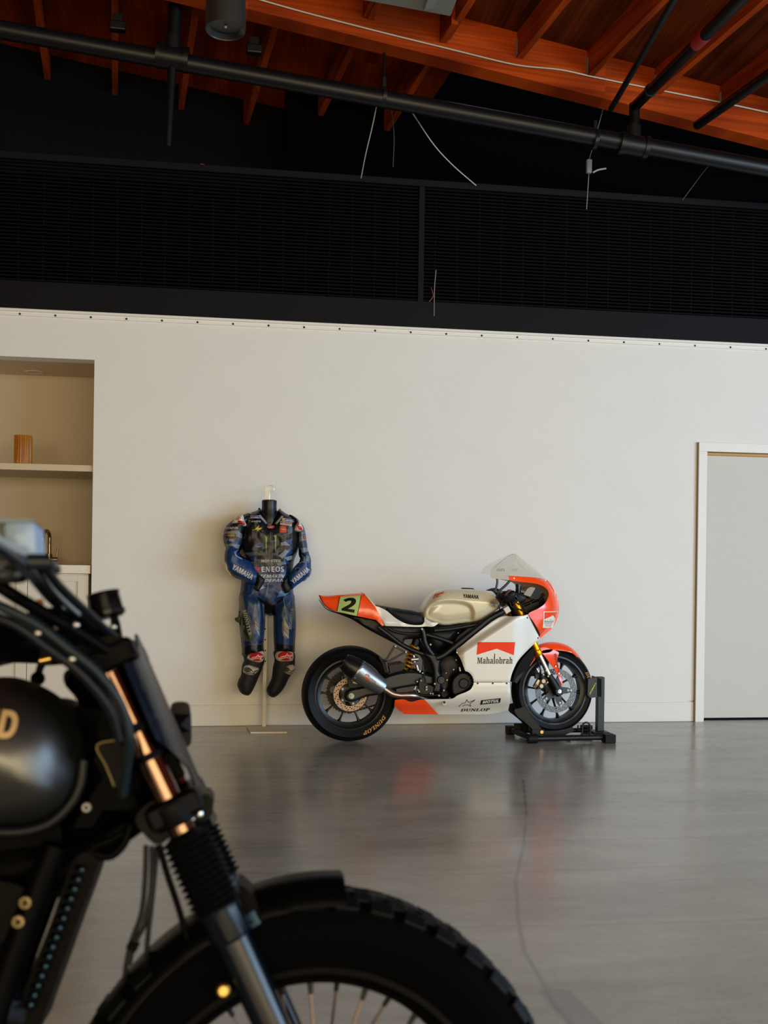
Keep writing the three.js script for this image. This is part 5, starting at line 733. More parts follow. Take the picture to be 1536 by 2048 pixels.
    part(mf, 'maker_badge', g, new THREE.MeshStandardMaterial({ map: lt, transparent: true, roughness: 0.4, side: THREE.DoubleSide }), 'red and white maker badge'); }
  // ---- tail, seat, tank
  part(bike, 'undertail', slab(onPlane([[640, 1200], [652, 1216], [668, 1224], [690, 1228], [716, 1232], [750, 1238], [768, 1250, 1], [846, 1253, 1], [850, 1268], [846, 1276], [810, 1280], [808, 1290], [800, 1292], [784, 1284], [740, 1261], [706, 1240], [678, 1228.5], [655, 1220]], ZB + 0.07), (x, y, d) => ZB + 0.075 - Math.max(0, 0.012 - d), (x, y, d) => ZB - 0.075 + Math.max(0, 0.012 - d), 0.03), phys('#050608', 0.45, 0, { specularIntensity: 0.6 }));
  const tailSurf = (p) => { const [x, y] = P2(p.x, p.y); return ZB + 0.105 * (0.35 + 0.65 * sst(636, 720, x)) + 0.02 * sst(1185, 1225, y) - 0.045 * (1 - sst(1187, 1200, y)) * 0.5 + 0.03 * sst(720, 770, x); };
  const tail = [[638.5, 1190.5, 1], [653, 1192], [690, 1189.5], [727.5, 1187.2, 1], [734, 1191.5, 1], [750.4, 1213, 1], [769, 1251, 1], [765, 1252, 1], [752.5, 1240, 1], [715, 1232.5, 1], [673, 1223, 1], [654.6, 1213], [641, 1198]];
  const tg = slab(lift(tail, tailSurf), (x, y, d) => tailSurf({ x, y }) - Math.max(0, 0.006 - d), (x, y, d) => 2 * ZB - tailSurf({ x, y }) + Math.max(0, 0.006 - d), 0.02), tailM = part(bike, 'tail_cowl', tg, orange, 'orange tail cowl');
  part(tailM, 'top_strip', slab(lift([[728, 1186.5, 1], [735, 1190.5, 1], [752, 1212.5, 1], [749, 1213, 1], [732, 1192, 1]], tailSurf), (x, y) => tailSurf({ x, y }) + 0.001, (x, y) => 2 * ZB - tailSurf({ x, y }) - 0.001, 0.03), white, 'pale cowl edge');
  part(tailM, 'tail_tip', slab(lift([[637.5, 1190, 1], [640, 1190.5, 1], [648, 1206], [656, 1214], [672, 1223.5], [660, 1220], [646, 1208]], tailSurf), (x, y) => tailSurf({ x, y }) + 0.0015, (x, y) => tailSurf({ x, y }) - 0.01, 0.03), std('#7c1512', 0.4), 'dark red tail edge');
  const numTex = canvasTex(256, 256, (x) => { rect(x, '#a9bd6e', 0, 0, 256, 256); rect(x, '#17180f', 0, 0, 8, 256); rect(x, '#17180f', 248, 0, 8, 256); fitText(x, '2', '900 200px sans-serif', '#0d0e0c', 130, 128, 170, 190, 200); });
  print(tailM, 'number_plate', [[678.8, 1193.3], [722.6, 1190.6], [714.6, 1232.3], [673, 1222.8]], tailSurf, numTex, { rough: 0.45, eps: 0.003 });
  const seatSurf = (p) => { const [x, y] = P2(p.x, p.y); return ZB + 0.135 + 0.02 * sst(1225, 1250, y); };
  part(bike, 'seat_cowl', slab(lift([[749, 1212, 1], [758, 1214], [774, 1222], [794, 1238], [818, 1249], [846, 1249], [850, 1234], [853, 1238], [864, 1244], [878, 1246, 1], [868, 1253], [852.5, 1253, 1], [834, 1254], [771, 1252, 1]], seatSurf), (x, y, d) => seatSurf({ x, y }) - Math.max(0, 0.008 - d), (x, y, d) => 2 * ZB - seatSurf({ x, y }), 0.02), white);
  puff(bike, 'seat_pad', [[751, 1211.5], [757, 1212], [778, 1215.5], [812, 1221], [841, 1226], [848, 1238], [849, 1246], [838, 1251], [818, 1250], [794, 1239], [774, 1223], [762, 1216]], 0.142, 0.03, phys('#0a0c10', 0.6, 0, { specularIntensity: 0.6 }), { at: 0.12 });
  const tank = [[846, 1232], [847, 1219], [855, 1203], [869, 1187], [886, 1180], [910, 1178], [945, 1178.5], [972, 1181], [987, 1187], [998, 1203], [1002, 1214], [996, 1219], [982, 1230], [969, 1239], [952, 1244.5], [920, 1248], [888, 1251.5], [870, 1247], [852, 1240]];
  const kneeP = onPlane([[836, 1236], [848, 1219], [862, 1207], [882, 1200], [905, 1199], [928, 1202], [943, 1209], [950, 1222], [951, 1246], [950, 1268, 1], [836, 1268, 1]], ZB + 0.14), inside = (p, x, y) => { let c = false; for (let i = 0, j = p.length - 1; i < p.length; j = i++) if ((p[i][1] > y) !== (p[j][1] > y) && x < (p[j][0] - p[i][0]) * (y - p[i][1]) / (p[j][1] - p[i][1]) + p[i][0]) c = !c; return c; };
  const tankDent = (x, y) => (inside(kneeP, x, y) ? -0.026 * sst(0, 0.03, edgeDist(kneeP, x, y)) : 0);
  const tk = puff(bike, 'fuel_tank', tank, 0.15, 0.085, cream, { at: 0.075, extra: tankDent, max: 0.0075, ang: 1.4 });
  part(tk, 'filler_cap', lathe([[0, 0.012], [0.04, 0.012], [0.046, 0.004], [0.048, -0.01]], B(935, 1179.5, 0), V(0.02, 1, 0), 30), M.black);
  const tf = round(0.15, 0.085), tp = onPlane(tank, ZB + 0.075), tankSurf = (p) => { const d = edgeDist(tp, p.x, p.y); return ZB + tf(p.x, p.y, d) + tankDent(p.x, p.y) * Math.min(1, d / 0.03); };
  const word = (s, font, c, w = 512, h = 128) => canvasTex(w, h, (x) => fitText(x, s, font, c, w / 2, h / 2, w * 0.96, h * 0.86, 80));
  print(tk, 'tank_lettering', [[926, 1187.5], [958, 1190], [957.5, 1198.5], [925.5, 1196]], tankSurf, word('YAMAHA', '900 80px sans-serif', '#23221f'));
  print(tk, 'tank_badge', [[868, 1188], [889, 1181.5], [884, 1192], [864, 1198]], tankSurf, canvasTex(256, 128, (x) => { poly(x, '#d4523c', [10, 10], [250, 10], [250, 70], [150, 55], [100, 110], [60, 60], [10, 100]); text(x, 'Mahalobrah', 'bold 34px serif', '#4a463d', 100, 106, {}); }));
  print(tk, 'painted_signature', [[972, 1195], [996, 1197], [997, 1219], [972, 1217]], tankSurf, canvasTex(256, 256, (x) => { const g = x.createRadialGradient(128, 128, 10, 128, 128, 120); g.addColorStop(0, 'rgba(120,95,60,0.75)'); g.addColorStop(1, 'rgba(150,130,90,0)'); x.fillStyle = g; x.fillRect(0, 0, 256, 256); line(x, '#4a3d28', 7, [60, 150], [90, 100], [110, 140], [130, 90], [150, 170], [170, 100], [200, 120]); line(x, '#4a3d28', 6, [90, 170], [110, 200], [130, 160], [150, 215], [165, 165]); line(x, '#4a3d28', 5, [60, 110], [100, 75], [150, 60], [200, 90], [225, 140]); }));
  // ---- fairings
  const sideSurf = (p) => { const [x, y] = P2(p.x, p.y); const dl = ((x - 912) * (1237 - 1301) - (y - 1301) * (1008 - 912)) / -115;   // distance from the edge along the frame, downwards
    return ZB + 0.225 - 0.07 * sst(1005, 1090, x) ** 1.5 - 0.11 * sst(1380, 1440, y) ** 1.6 - 0.05 * (1 - sst(0, 13, dl)) * sst(900, 908, x) * (1 - sst(1316, 1345, y)) - 0.03 * (1 - sst(908, 928, x)) * sst(1290, 1304, y) * (1 - sst(1330, 1346, y)); };
  const fb = shell(bike, 'side_fairing', [[1056, 1229, 1], [1080.5, 1277, 1], [1076, 1281, 1], [1058, 1298], [1037, 1321], [1025, 1345], [1020, 1364, 1], [948, 1364, 1], [946.5, 1357], [943.6, 1351], [938, 1345], [930.6, 1342, 1], [921, 1317], [912, 1304, 1], [914, 1298, 1], [960, 1262, 1], [990, 1240], [1008, 1232.5], [1026, 1233], [1044, 1231.7]], sideSurf, 0.006, white, { max: 0.010, ang: 1.0 });
  part(bike, 'side_fairing', mirrorZ(slab(lift([[1056, 1229, 1], [1080.5, 1277, 1], [1058, 1298], [1037, 1321], [1025, 1345], [1020, 1364, 1], [948, 1364, 1], [930.6, 1342, 1], [920, 1316], [912, 1301, 1], [960, 1262], [1008, 1232.5], [1044, 1231.7]], sideSurf), (x, y) => sideSurf({ x, y }), (x, y) => sideSurf({ x, y }) - 0.006, 0.03), ZB), white);
  const bellyP = [[948, 1365, 1], [1019.5, 1365, 1], [1017, 1420, 1], [996, 1425.7], [971, 1428.6], [920, 1428.8], [877, 1428.8, 1], [849, 1398.8, 1], [880, 1398.4], [904.5, 1397.5], [915, 1391], [932, 1384.5], [941, 1379.5], [946, 1372]];
  const bl = shell(bike, 'belly_fairing', bellyP, sideSurf, 0.006, white, { max: 0.018 });
  part(bike, 'belly_fairing', mirrorZ(slab(lift(bellyP, sideSurf), (x, y) => sideSurf({ x, y }), (x, y) => sideSurf({ x, y }) - 0.006, 0.03), ZB), white);
  const bo = [[849, 1398.8, 1], [877, 1428.8, 1], [812, 1428.6], [806, 1426], [788.6, 1412.5, 1], [790, 1400, 1], [808, 1399], [818, 1403], [826, 1403.4], [836, 1400.4]];
  const bt = shell(bike, 'belly_tail', bo, sideSurf, 0.006, orange, { max: 0.018, label: 'orange rear of the belly fairing' });
  part(bike, 'belly_tail', mirrorZ(slab(lift(bo, sideSurf), (x, y) => sideSurf({ x, y }), (x, y) => sideSurf({ x, y }) - 0.006, 0.03), ZB), orange);
  part(bike, 'belly_pan', slab(onPlane([[790, 1409, 1], [808, 1425], [880, 1427], [995, 1424, 1], [1005, 1415, 1], [990, 1405, 1], [810, 1408, 1]], ZB + 0.1), () => ZB + 0.11, () => ZB - 0.11, 0.06), M.black);
  { const q = B(889, 1405, 0.226); part(bl, 'fairing_recess', lathe([[0, 0.002], [0.013, 0.001], [0.017, -0.004]], V(q.x, q.y - 0.008, q.z - 0.002), V(0, 0, 1), 20).scale(1, 1, 1), std('#b9b2a2', 0.45)); part(bl, 'fairing_bolt', lathe([[0, 0.003], [0.005, 0.003], [0.007, 0.001], [0.008, -0.004]], V(q.x, q.y, q.z + 0.001), V(0, 0, 1), 14), M.darkmetal); }
  const screw = (parent, x, y, surf, m = M.darkmetal) => { let z = surf(B(x, y, 0.2)); for (let k = 0; k < 3; k++) z = surf(atZ(x, y, z)); part(parent, 'fairing_screw', lathe([[0, 0.003], [0.0045, 0.003], [0.006, 0]], atZ(x, y, z), V(0, 0, 1), 12), m); };
  for (const x of [955.5, 985.7, 1013.5]) screw(bl, x, 1366.8, sideSurf); screw(fb, 1054.3, 1235.5, sideSurf); screw(fb, 1076, 1276, sideSurf); screw(fb, 914, 1305, sideSurf, M.alu);
  const logoWord = (x, font, fill, cx, cy, w, h, size, up) => { fitText(x, 'Mahalobrah', font, fill, cx, cy, w, h, size); x.font = font; const T = x.measureText('Mahalobrah').width, a = x.measureText('Maha').width, l = x.measureText('l').width; rect(x, fill, cx - w / 2 + (a + l * 0.3) / T * w, cy - h / 2 - up, l * 0.42 / T * w, up + h * 0.3); };
  const logoTex = canvasTex(512, 320, (x) => { poly(x, '#ee360a', [6, 4], [506, 4], [498, 180], [262, 92], [2, 176]); logoWord(x, 'bold 100px serif', '#20302c', 250, 254, 480, 84, 100, 52); });
  print(fb, 'fairing_logo', [[953, 1283.2], [1031.2, 1283.6], [1028.2, 1331], [952, 1331]], sideSurf, logoTex, { rough: 0.4 });
  print(bl, 'sponsor_print', [[914, 1399], [953, 1399], [953, 1413], [914, 1413]], sideSurf, canvasTex(256, 96, (x) => star(x, 128, 50, 66, '#2b2c2a', 7, -0.06)));
  print(bl, 'sponsor_print', [[960.8, 1399.8], [1002.3, 1396], [1001.3, 1406], [959.5, 1409.8]], sideSurf, canvasTex(256, 80, (x) => { poly(x, '#1c1d1c', [10, 6], [252, 2], [246, 74], [2, 78]); fitText(x, 'MOTUL', 'italic 900 60px sans-serif', '#e4e0d6', 126, 40, 205, 44, 60); }));
  print(bl, 'sponsor_print', [[919, 1417.5], [980, 1416], [979, 1422.5], [919, 1423.5]], sideSurf, word('DUNLOP', 'italic 900 80px serif', '#262726'));
  // nose: two halves that meet at the front
  const noseF = [[1060, 1140], [1086, 1154.5], [1097, 1162], [1107, 1176], [1116, 1196], [1119, 1216], [1115, 1237], [1104, 1257], [1080, 1277.5], [1060, 1290]];
  const front = (y) => { for (let i = 1; i < noseF.length; i++) if (y <= noseF[i][1] || i === noseF.length - 1) { const t = clamp((y - noseF[i - 1][1]) / (noseF[i][1] - noseF[i - 1][1])); return lerp(noseF[i - 1][0], noseF[i][0], t); } };
  const P0 = near(0.06), noseSurf = (p) => { const [x, y] = P0(p.x, p.y), t = clamp((x - (front(y) + 1.5 - 95)) / 95), W = lerp(0.13, 0.18, sst(1150, 1215, y)); return ZB + Math.max(0.004, W * Math.sqrt(Math.max(0, 1 - t * t))); };
  const noseP = [[1017.5, 1151.8, 1], [1059.6, 1154], [1085, 1157], [1096, 1161.5], [1107, 1176], [1115.5, 1196], [1118.5, 1216], [1114.5, 1237], [1103.5, 1257], [1080.6, 1277, 1], [1056.3, 1229, 1], [1059.8, 1225], [1077, 1217], [1090.6, 1206], [1097, 1192], [1096, 1182], [1087, 1173], [1070.7, 1167.3], [1039.7, 1163.5], [1020, 1160.5, 1]];
  const nose = shell(bike, 'nose_fairing', noseP, noseSurf, 0.004, orange, { max: 0.0075, bev: 0.0005, ang: 1.3, label: 'orange nose fairing' });
  const farIn = std('#b79a80', 0.6), farHalf = mirrorZ(slab(lift([[1017.5, 1151.8, 1], [1059.6, 1154], [1096, 1161.5], [1107, 1176], [1115.5, 1196], [1118.5, 1216], [1114.5, 1237], [1103.5, 1257], [1080.6, 1277, 1], [1050, 1229, 1], [1054, 1205], [1062, 1190], [1056, 1176], [1044, 1166], [1020, 1160.5, 1]], noseSurf), (x, y) => noseSurf({ x, y }), (x, y) => noseSurf({ x, y }) - 0.004, 0.014, [], null, 1.0), ZB);
  const fh = part(bike, 'nose_fairing', farHalf, farIn, 'bare tan inside of the far nose half');
  const rim = shell(nose, 'screen_rim', [[982, 1148.6, 1], [1018.5, 1151.8, 1], [1021, 1160.6, 1], [985, 1156]], noseSurf, 0.006, std('#b5ab9d', 0.5), { max: 0.02, label: 'unpainted screen rim' });
  const badge = canvasTex(256, 288, (x) => { rect(x, '#e6e0d4', 0, 0, 256, 288); poly(x, '#ea4a22', [12, 12], [244, 12], [240, 150], [150, 66], [12, 140]); logoWord(x, 'bold 60px serif', '#23302c', 124, 176, 220, 40, 60, 26); fitText(x, 'OHANA MOTO', 'bold 30px sans-serif', '#6a665e', 124, 216, 210, 20, 30); fitText(x, 'RACING', 'bold 30px sans-serif', '#6a665e', 116, 250, 150, 22, 30); });
  print(nose, 'nose_badge', [[1087, 1223], [1116.5, 1222], [1105, 1255.5], [1085.5, 1255.5]], noseSurf, badge, { rough: 0.4 });
  for (const [x, y] of [[1028, 1156.5], [1091, 1161]]) screw(nose, x, y, noseSurf, M.alu);
  // clear screen
  const glass = phys('#fbfaf8', 0.02, 0, { transmission: 1, thickness: 0, ior: 1.4, specularIntensity: 0.6 });
  const scrF = [[1000, 1100], [1031, 1107.5], [1060, 1130], [1078, 1144], [1091, 1157], [1100, 1166]], sfront = (y) => { for (let i = 1; i < scrF.length; i++) if (y <= scrF[i][1] || i === scrF.length - 1) { const t = clamp((y - scrF[i - 1][1]) / (scrF[i][1] - scrF[i - 1][1])); return lerp(scrF[i - 1][0], scrF[i][0], t); } };
  const scrSurf = (p) => { const [x, y] = P0(p.x, p.y), t = clamp((x - (sfront(y) + 1 - 60)) / 60), W = lerp(0.05, 0.132, sst(1104, 1150, y)); return ZB + Math.max(0.002, W * Math.sqrt(Math.max(0, 1 - t * t))); };
  const scrP = [[981, 1148.5, 1], [984, 1135], [1004, 1120], [1022, 1109], [1030, 1107.5], [1034, 1110], [1060, 1131], [1077, 1145], [1090, 1157.5, 1], [1059.6, 1153.5], [1018, 1151.5]];
  const halfS = slab(lift(scrP, scrSurf), (x, y) => scrSurf({ x, y }), (x, y) => scrSurf({ x, y }) - 0.002, 0.016, [], null, 1.2), ws = part(bike, 'windscreen', [halfS.clone(), mirrorZ(halfS, ZB)], glass, 'clear bubble windscreen');
  { const ink = (s, c) => canvasTex(256, 96, (x) => text(x, s, 'italic 72px serif', c, 128, 50, {})), far = (p) => 2 * ZB - scrSurf({ x: p.x, y: p.y });
    print(ws, 'written_name', [[991.5, 1135], [1012.5, 1135], [1012.5, 1144], [991.5, 1144]], far, ink('Chirb', '#5b5a56'), { flipU: true }); print(ws, 'written_name', [[1020, 1136], [1040, 1135.5], [1040, 1144], [1020, 1144]], far, ink('2020', '#dedcd6'), { flipU: true });
    part(ws, 'screen_edge', tube([[984, 1135], [1004, 1120], [1022, 1109.5], [1031, 1108]].map(([x, y], i) => { const p = B(x, y, 0.04); p.z = scrSurf(p); return p; }), 0.0012, { radial: 6 }), M.grey); }
  part(bike, 'screen_stay', [tube([[994, 1155], [994.5, 1166], [991, 1180]].map(([x, y]) => B(x, y, 0.11)), 0.0072), tube([[1021, 1160], [1010, 1172], [998, 1182]].map(([x, y]) => B(x, y, 0.10)), 0.0085), tube([[990, 1180], [993, 1184], [1000, 1183]].map(([x, y]) => B(x, y, 0.10)), 0.008)], std('#3d3b3c', 0.45, 0.4));
  // dark inner panel and radiator behind the front wheel
  part(bike, 'inner_panel', slab(onPlane([[1062, 1296], [1050, 1306], [1038, 1321], [1027, 1343], [1021, 1363, 1], [1024, 1364, 1], [1030, 1352], [1044, 1342], [1056, 1330], [1064, 1314]], ZB + 0.1), () => ZB + 0.145, () => ZB - 0.19, 0.08), phys('#040405', 0.6, 0, { specularIntensity: 0.3 }));
  part(bike, 'radiator', slab(onPlane([[1014, 1290], [1040, 1285], [1066, 1296], [1060, 1312], [1046, 1330], [1034, 1352], [1022, 1360]], ZB), () => ZB + 0.09, () => ZB - 0.09, 0.06), M.black);
}
// ---------------------------------------------------------------- wheel chock under the front tyre
{
  const Fp = (x, y, z) => atZ(x, y, z), zn = ZB + 0.17, zf = ZB - 0.19, base = V(atZ(1120, 1475, ZB).x, 0, ZB), t = thing('wheel_chock', 'black steel wheel chock stand clamping the front tyre of the race motorcycle', 'wheel chock', base), m = M.black;
  const xl = atZ(1066, 1478, zn).x, xr = atZ(1206, 1472, zn).x, xr2 = atZ(1219, 1474, zn).x, xlf = atZ(1020, 1460, zf).x;
  part(t, 'front_rail', cyl(V(xl, 0.033, zn), V(xr, 0.033, zn - 0.02), 0.019, 0.019, 20), M.darkmetal);
  part(t, 'rear_rail', cyl(V(xl, 0.033, ZB - 0.13), V(xr, 0.033, ZB - 0.13), 0.016, 0.016, 16), m);
  part(t, 'cross_bar', bar(V(xlf, 0.033, zf), V(xl + 0.0, 0.033, zn + 0.02), 0.03, 0.032), m); part(t, 'cross_bar', bar(V(xr, 0.033, zf), V(xr, 0.033, zn), 0.036, 0.036), m);
  part(t, 'foot_cap', cyl(V(xl - 0.035, 0.033, zn + 0.002), V(xl + 0.025, 0.033, zn + 0.002), 0.031, 0.031, 20), M.rubber);
  part(t, 'foot_cap', box(xlf - 0.028, xlf + 0.028, 0.001, 0.058, zf - 0.03, zf + 0.03, 0.006), M.rubber);
  part(t, 'foot_cap', box(xr2 - 0.04, xr2 + 0.035, 0.001, 0.056, zn - 0.05, zn + 0.03, 0.005), M.rubber); part(t, 'foot_cap', box(xr - 0.02, xr + 0.05, 0.001, 0.056, zf - 0.03, zf + 0.03, 0.005), M.rubber);
  const p0 = atZ(1199, 1464, ZB), p1 = atZ(1199.5, 1353.5, ZB); part(t, 'upright_post', box(p0.x - 0.024, p0.x + 0.024, 0.05, p1.y, ZB - 0.024, ZB + 0.024, 0.004), phys('#11161b', 0.45, 0, { specularIntensity: 0.9 }));
  part(t, 'post_foot', box(p0.x - 0.06, p0.x + 0.045, 0.03, 0.052, ZB - 0.05, ZB + 0.08, 0.003), m);
  const hp = part(t, 'holder_plate', slab(onPlane([[1176, 1358, 1], [1194, 1355, 1], [1194, 1394, 1], [1181, 1396, 1], [1175, 1390, 1]], ZB + 0.075), () => ZB + 0.078, () => ZB + 0.068, 0.06), phys('#15191c', 0.5));
  part(t, 'holder_plate', slab(onPlane([[1178, 1358, 1], [1194, 1355, 1], [1194, 1394, 1], [1181, 1396, 1]], ZB - 0.09), () => ZB - 0.098, () => ZB - 0.108, 0.06), m); part(t, 'holder_back', box(p0.x - 0.024, p0.x - 0.016, p1.y - 0.13, p1.y - 0.004, ZB - 0.108, ZB + 0.078, 0.003), m);
  print(hp, 'sticker', [[1178, 1388], [1190.5, 1364], [1192.5, 1367], [1180, 1391]], () => ZB + 0.079, canvasTex(256, 64, (x) => { fitText(x, 'PITBULL', 'italic 900 50px sans-serif', '#d6cf1f', 128, 32, 245, 50, 50); }), { rough: 0.4 });
  const pv = atZ(1081.5, 1463, ZB + 0.10);
  for (const s of [1, -1]) part(t, 'rocker_arm', slab(onPlane([[1028, 1420], [1036, 1416], [1050, 1414], [1058, 1428], [1084, 1460], [1084, 1468], [1074, 1470], [1060, 1454], [1044, 1440], [1034, 1432]], ZB + 0.09), () => ZB + s * 0.1 + 0.006, () => ZB + s * 0.1 - 0.006, 0.05), m);
  for (const s of [1, -1]) part(t, 'cradle', slab(onPlane([[1056, 1450, 1], [1080, 1460], [1110, 1461], [1138, 1456], [1144, 1452, 1], [1147, 1462, 1], [1120, 1472], [1076, 1474], [1058, 1466, 1]], ZB + 0.07), () => ZB + s * 0.072 + 0.004, () => ZB + s * 0.072 - 0.004, 0.06), m); for (const px of [1070, 1132]) part(t, 'cradle_bar', cyl(V(atZ(px, 1472, ZB).x, 0.014, ZB - 0.075), V(atZ(px, 1472, ZB).x, 0.014, ZB + 0.075), 0.010, 0.010, 12), m);
  for (const z of [ZB + 0.107, ZB - 0.117]) part(t, 'pivot_bracket', box(pv.x - 0.065, pv.x + 0.02, 0.03, pv.y + 0.016, z, z + 0.01, 0.002), m);
  part(t, 'spring_bracket', box(atZ(1038, 1450, ZB).x, atZ(1064, 1450, ZB).x, 0.03, 0.085, ZB - 0.13, ZB - 0.12, 0.002), m);
  part(t, 'pivot_bolt', cyl(V(pv.x, pv.y, ZB + 0.11), V(pv.x, pv.y, ZB + 0.125), 0.0125, 0.0115, 8), M.brass, 'brass pivot bolt');
  const l0 = atZ(1164.5, 1466, ZB + 0.13), l1 = atZ(1180, 1466, ZB + 0.13), y1 = atZ(1172, 1445, ZB + 0.13).y, mx = (l0.x + l1.x) / 2, rr = (l1.x - l0.x) / 2;
  part(t, 'lashing_loop', tube([V(l0.x, 0.04, ZB + 0.13), V(l0.x, y1 - rr, ZB + 0.13), V(mx - rr * 0.7, y1 - rr * 0.28, ZB + 0.13), V(mx, y1, ZB + 0.13), V(mx + rr * 0.7, y1 - rr * 0.28, ZB + 0.13), V(l1.x, y1 - rr, ZB + 0.13), V(l1.x, 0.04, ZB + 0.13)], 0.006, { seg: 40 }), M.darkmetal);
  part(t, 'locking_pin', [cyl(atZ(1156, 1465, ZB - 0.1), atZ(1156, 1450, ZB - 0.1), 0.005, 0.005, 10), cyl(atZ(1161, 1453, ZB - 0.12), atZ(1184, 1454, ZB - 0.12), 0.012, 0.012, 12)], m);
}
// ---------------------------------------------------------------- black motorcycle close to the camera (its own axes: along the camera's view)
{
  const yaw = 0.15, lean = -0.13, q = camera.quaternion, cy = Math.cos(yaw), sy = Math.sin(yaw), cl = Math.cos(lean), sl = Math.sin(lean);   // it leans on its side stand, away from the camera
  const X = V(cy, 0, -sy).applyQuaternion(q), Y = V(sy * sl, cl, cy * sl).applyQuaternion(q), Z = V(sy * cl, -sl, cy * cl).applyQuaternion(q), wc = atD(622.5, 2309, 1.384);
  const G = (px, py, dz = 0) => { const d = ray(px, py), o = wc.clone().addScaledVector(Z, dz).sub(camera.position); return camera.position.clone().addScaledVector(d, o.dot(Z) / d.dot(Z)); };   // dz: metres from the bike's middle plane, towards the camera
  const basis = new THREE.Matrix4().makeBasis(X, Y, Z).setPosition(wc.x, wc.y, wc.z);
  const bike = thing('black_motorcycle', 'black custom motorcycle with fork gaiters, wire wheel and gold tank lettering, cropped close by', 'motorcycle', V(wc.x - 0.5, 0, wc.z));
  const black = phys('#030304', 0.45, 0, { specularIntensity: 0.07 }), rubber = phys('#030304', 0.8, 0, { specularIntensity: 0.05 }), paint = phys('#05090d', 0.4, 0, { specularIntensity: 1.0, ior: 1.95 }), hose = phys('#070b0f', 0.4, 0, { specularIntensity: 0.3 }), dark = phys('#7a6252', 0.1, 1), plateMat = phys('#040a14', 0.3, 0, { specularIntensity: 0.25 });
  const put = (g) => g.applyMatrix4(basis), O = V(0, 0, 0), ZZ = V(0, 0, 1);
  // local solids: outline in pixels at depth dz, extruded from z0 to z1 (towards the camera)
  const inv = new THREE.Matrix4().copy(basis).invert(), loc = (px, py, dz) => G(px, py, dz).applyMatrix4(inv);
  const flat = (pts, dz, f, b, max = 0.02, ang = 0.8) => put(slab(outline(pts, true, 14).map(([x, y]) => { const p = loc(x, y, dz); return [p.x, p.y]; }), (x, y, d) => f(d, x, y), (x, y, d) => b(d, x, y), max, [], null, ang));
  const flatP = (pts, dz0, dz1, bev = 0.003) => flat(pts, dz1, (d) => dz1 - Math.max(0, bev - d), () => dz0, 0.06);
  const hoseP = (name, pts, dz, r, mat = hose, label) => part(bike, name, tube(pts.map(([x, y, z]) => G(x, y, z ?? dz)), r, { seg: pts.length * 8, radial: 10 }), mat, label);
  // ---- front wheel: blocky tyre, wire spokes, disc
  const R = 0.352, rim = 0.257, tw = 0.115, w = part(bike, 'front_wheel', put(cyl(V(0, 0, -0.1), V(0, 0, 0.1), 0.012, 0.012, 14)), M.steel);
  const prof = [[rim - 0.006, -0.045], [rim + 0.02, -0.058], [rim + 0.05, -0.0635], [R - 0.02, -0.06], [R - 0.006, -0.045], [R - 0.001, -0.02], [R, 0]], tyre = part(w, 'tyre', put(lathe([...prof, ...prof.slice(0, -1).reverse().map(([r, z]) => [r, -z])], O, ZZ, 120, 0.9)), rubber);
  { const bg = new RoundedBoxGeometry(0.030, 0.012, 0.022, 1, 0.003), bs = new RoundedBoxGeometry(0.034, 0.016, 0.022, 1, 0.003), n = 44, mt = phys('#05070a', 0.5, 0, { specularIntensity: 0.25 });
    for (let i = 0; i < n; i++) for (let k = -2; k <= 2; k++) { const a = (i + (k & 1 ? 0.5 : 0)) / n * 2 * Math.PI, edge = Math.abs(k) === 2, z = k * 0.024, r = R + [-0.001, -0.002, -0.009][Math.abs(k)], m4 = new THREE.Matrix4().makeRotationZ(a - Math.PI / 2).multiply(new THREE.Matrix4().makeTranslation(0, r, z)).multiply(new THREE.Matrix4().makeRotationX(k * 0.33)), m = shade(new THREE.Mesh(edge ? bs : bg, mt)); m.name = 'tread_block';
      m.applyMatrix4(new THREE.Matrix4().makeTranslation(-bike.position.x, -bike.position.y, -bike.position.z).multiply(basis).multiply(m4)); tyre.add(m); } }
  part(w, 'rim', put(lathe([[rim + 0.004, -0.052], [rim - 0.004, -0.054], [rim - 0.012, -0.046], [rim - 0.022, -0.03], [rim - 0.027, 0], [rim - 0.022, 0.03], [rim - 0.012, 0.046], [rim - 0.004, 0.054], [rim + 0.004, 0.052]], O, ZZ, 100, 0.5)), black);
  for (let i = 0; i < 36; i++) { const a = i / 36 * 2 * Math.PI, s = i % 2 ? 1 : -1, t = (i >> 1) % 2 ? 1 : -1, b = a + t * 0.30, h = V(Math.cos(b) * 0.034, Math.sin(b) * 0.034, s * 0.032), r = V(Math.cos(a) * (rim - 0.024), Math.sin(a) * (rim - 0.024), s * 0.008), sp = part(w, 'spoke', put(cyl(h, r, 0.0021, 0.0021, 8)), std('#6b5a50', 0.3, 0.9)); part(sp, 'spoke_nipple', put(cyl(r.clone().lerp(h, 0.09), r, 0.0035, 0.0045, 8)), M.black); }
  part(w, 'hub', put(lathe([[0, -0.06], [0.03, -0.06], [0.04, -0.036], [0.04, -0.03], [0.026, -0.02], [0.026, 0.02], [0.04, 0.03], [0.04, 0.036], [0.03, 0.06], [0, 0.06]], O, ZZ, 36)), black);
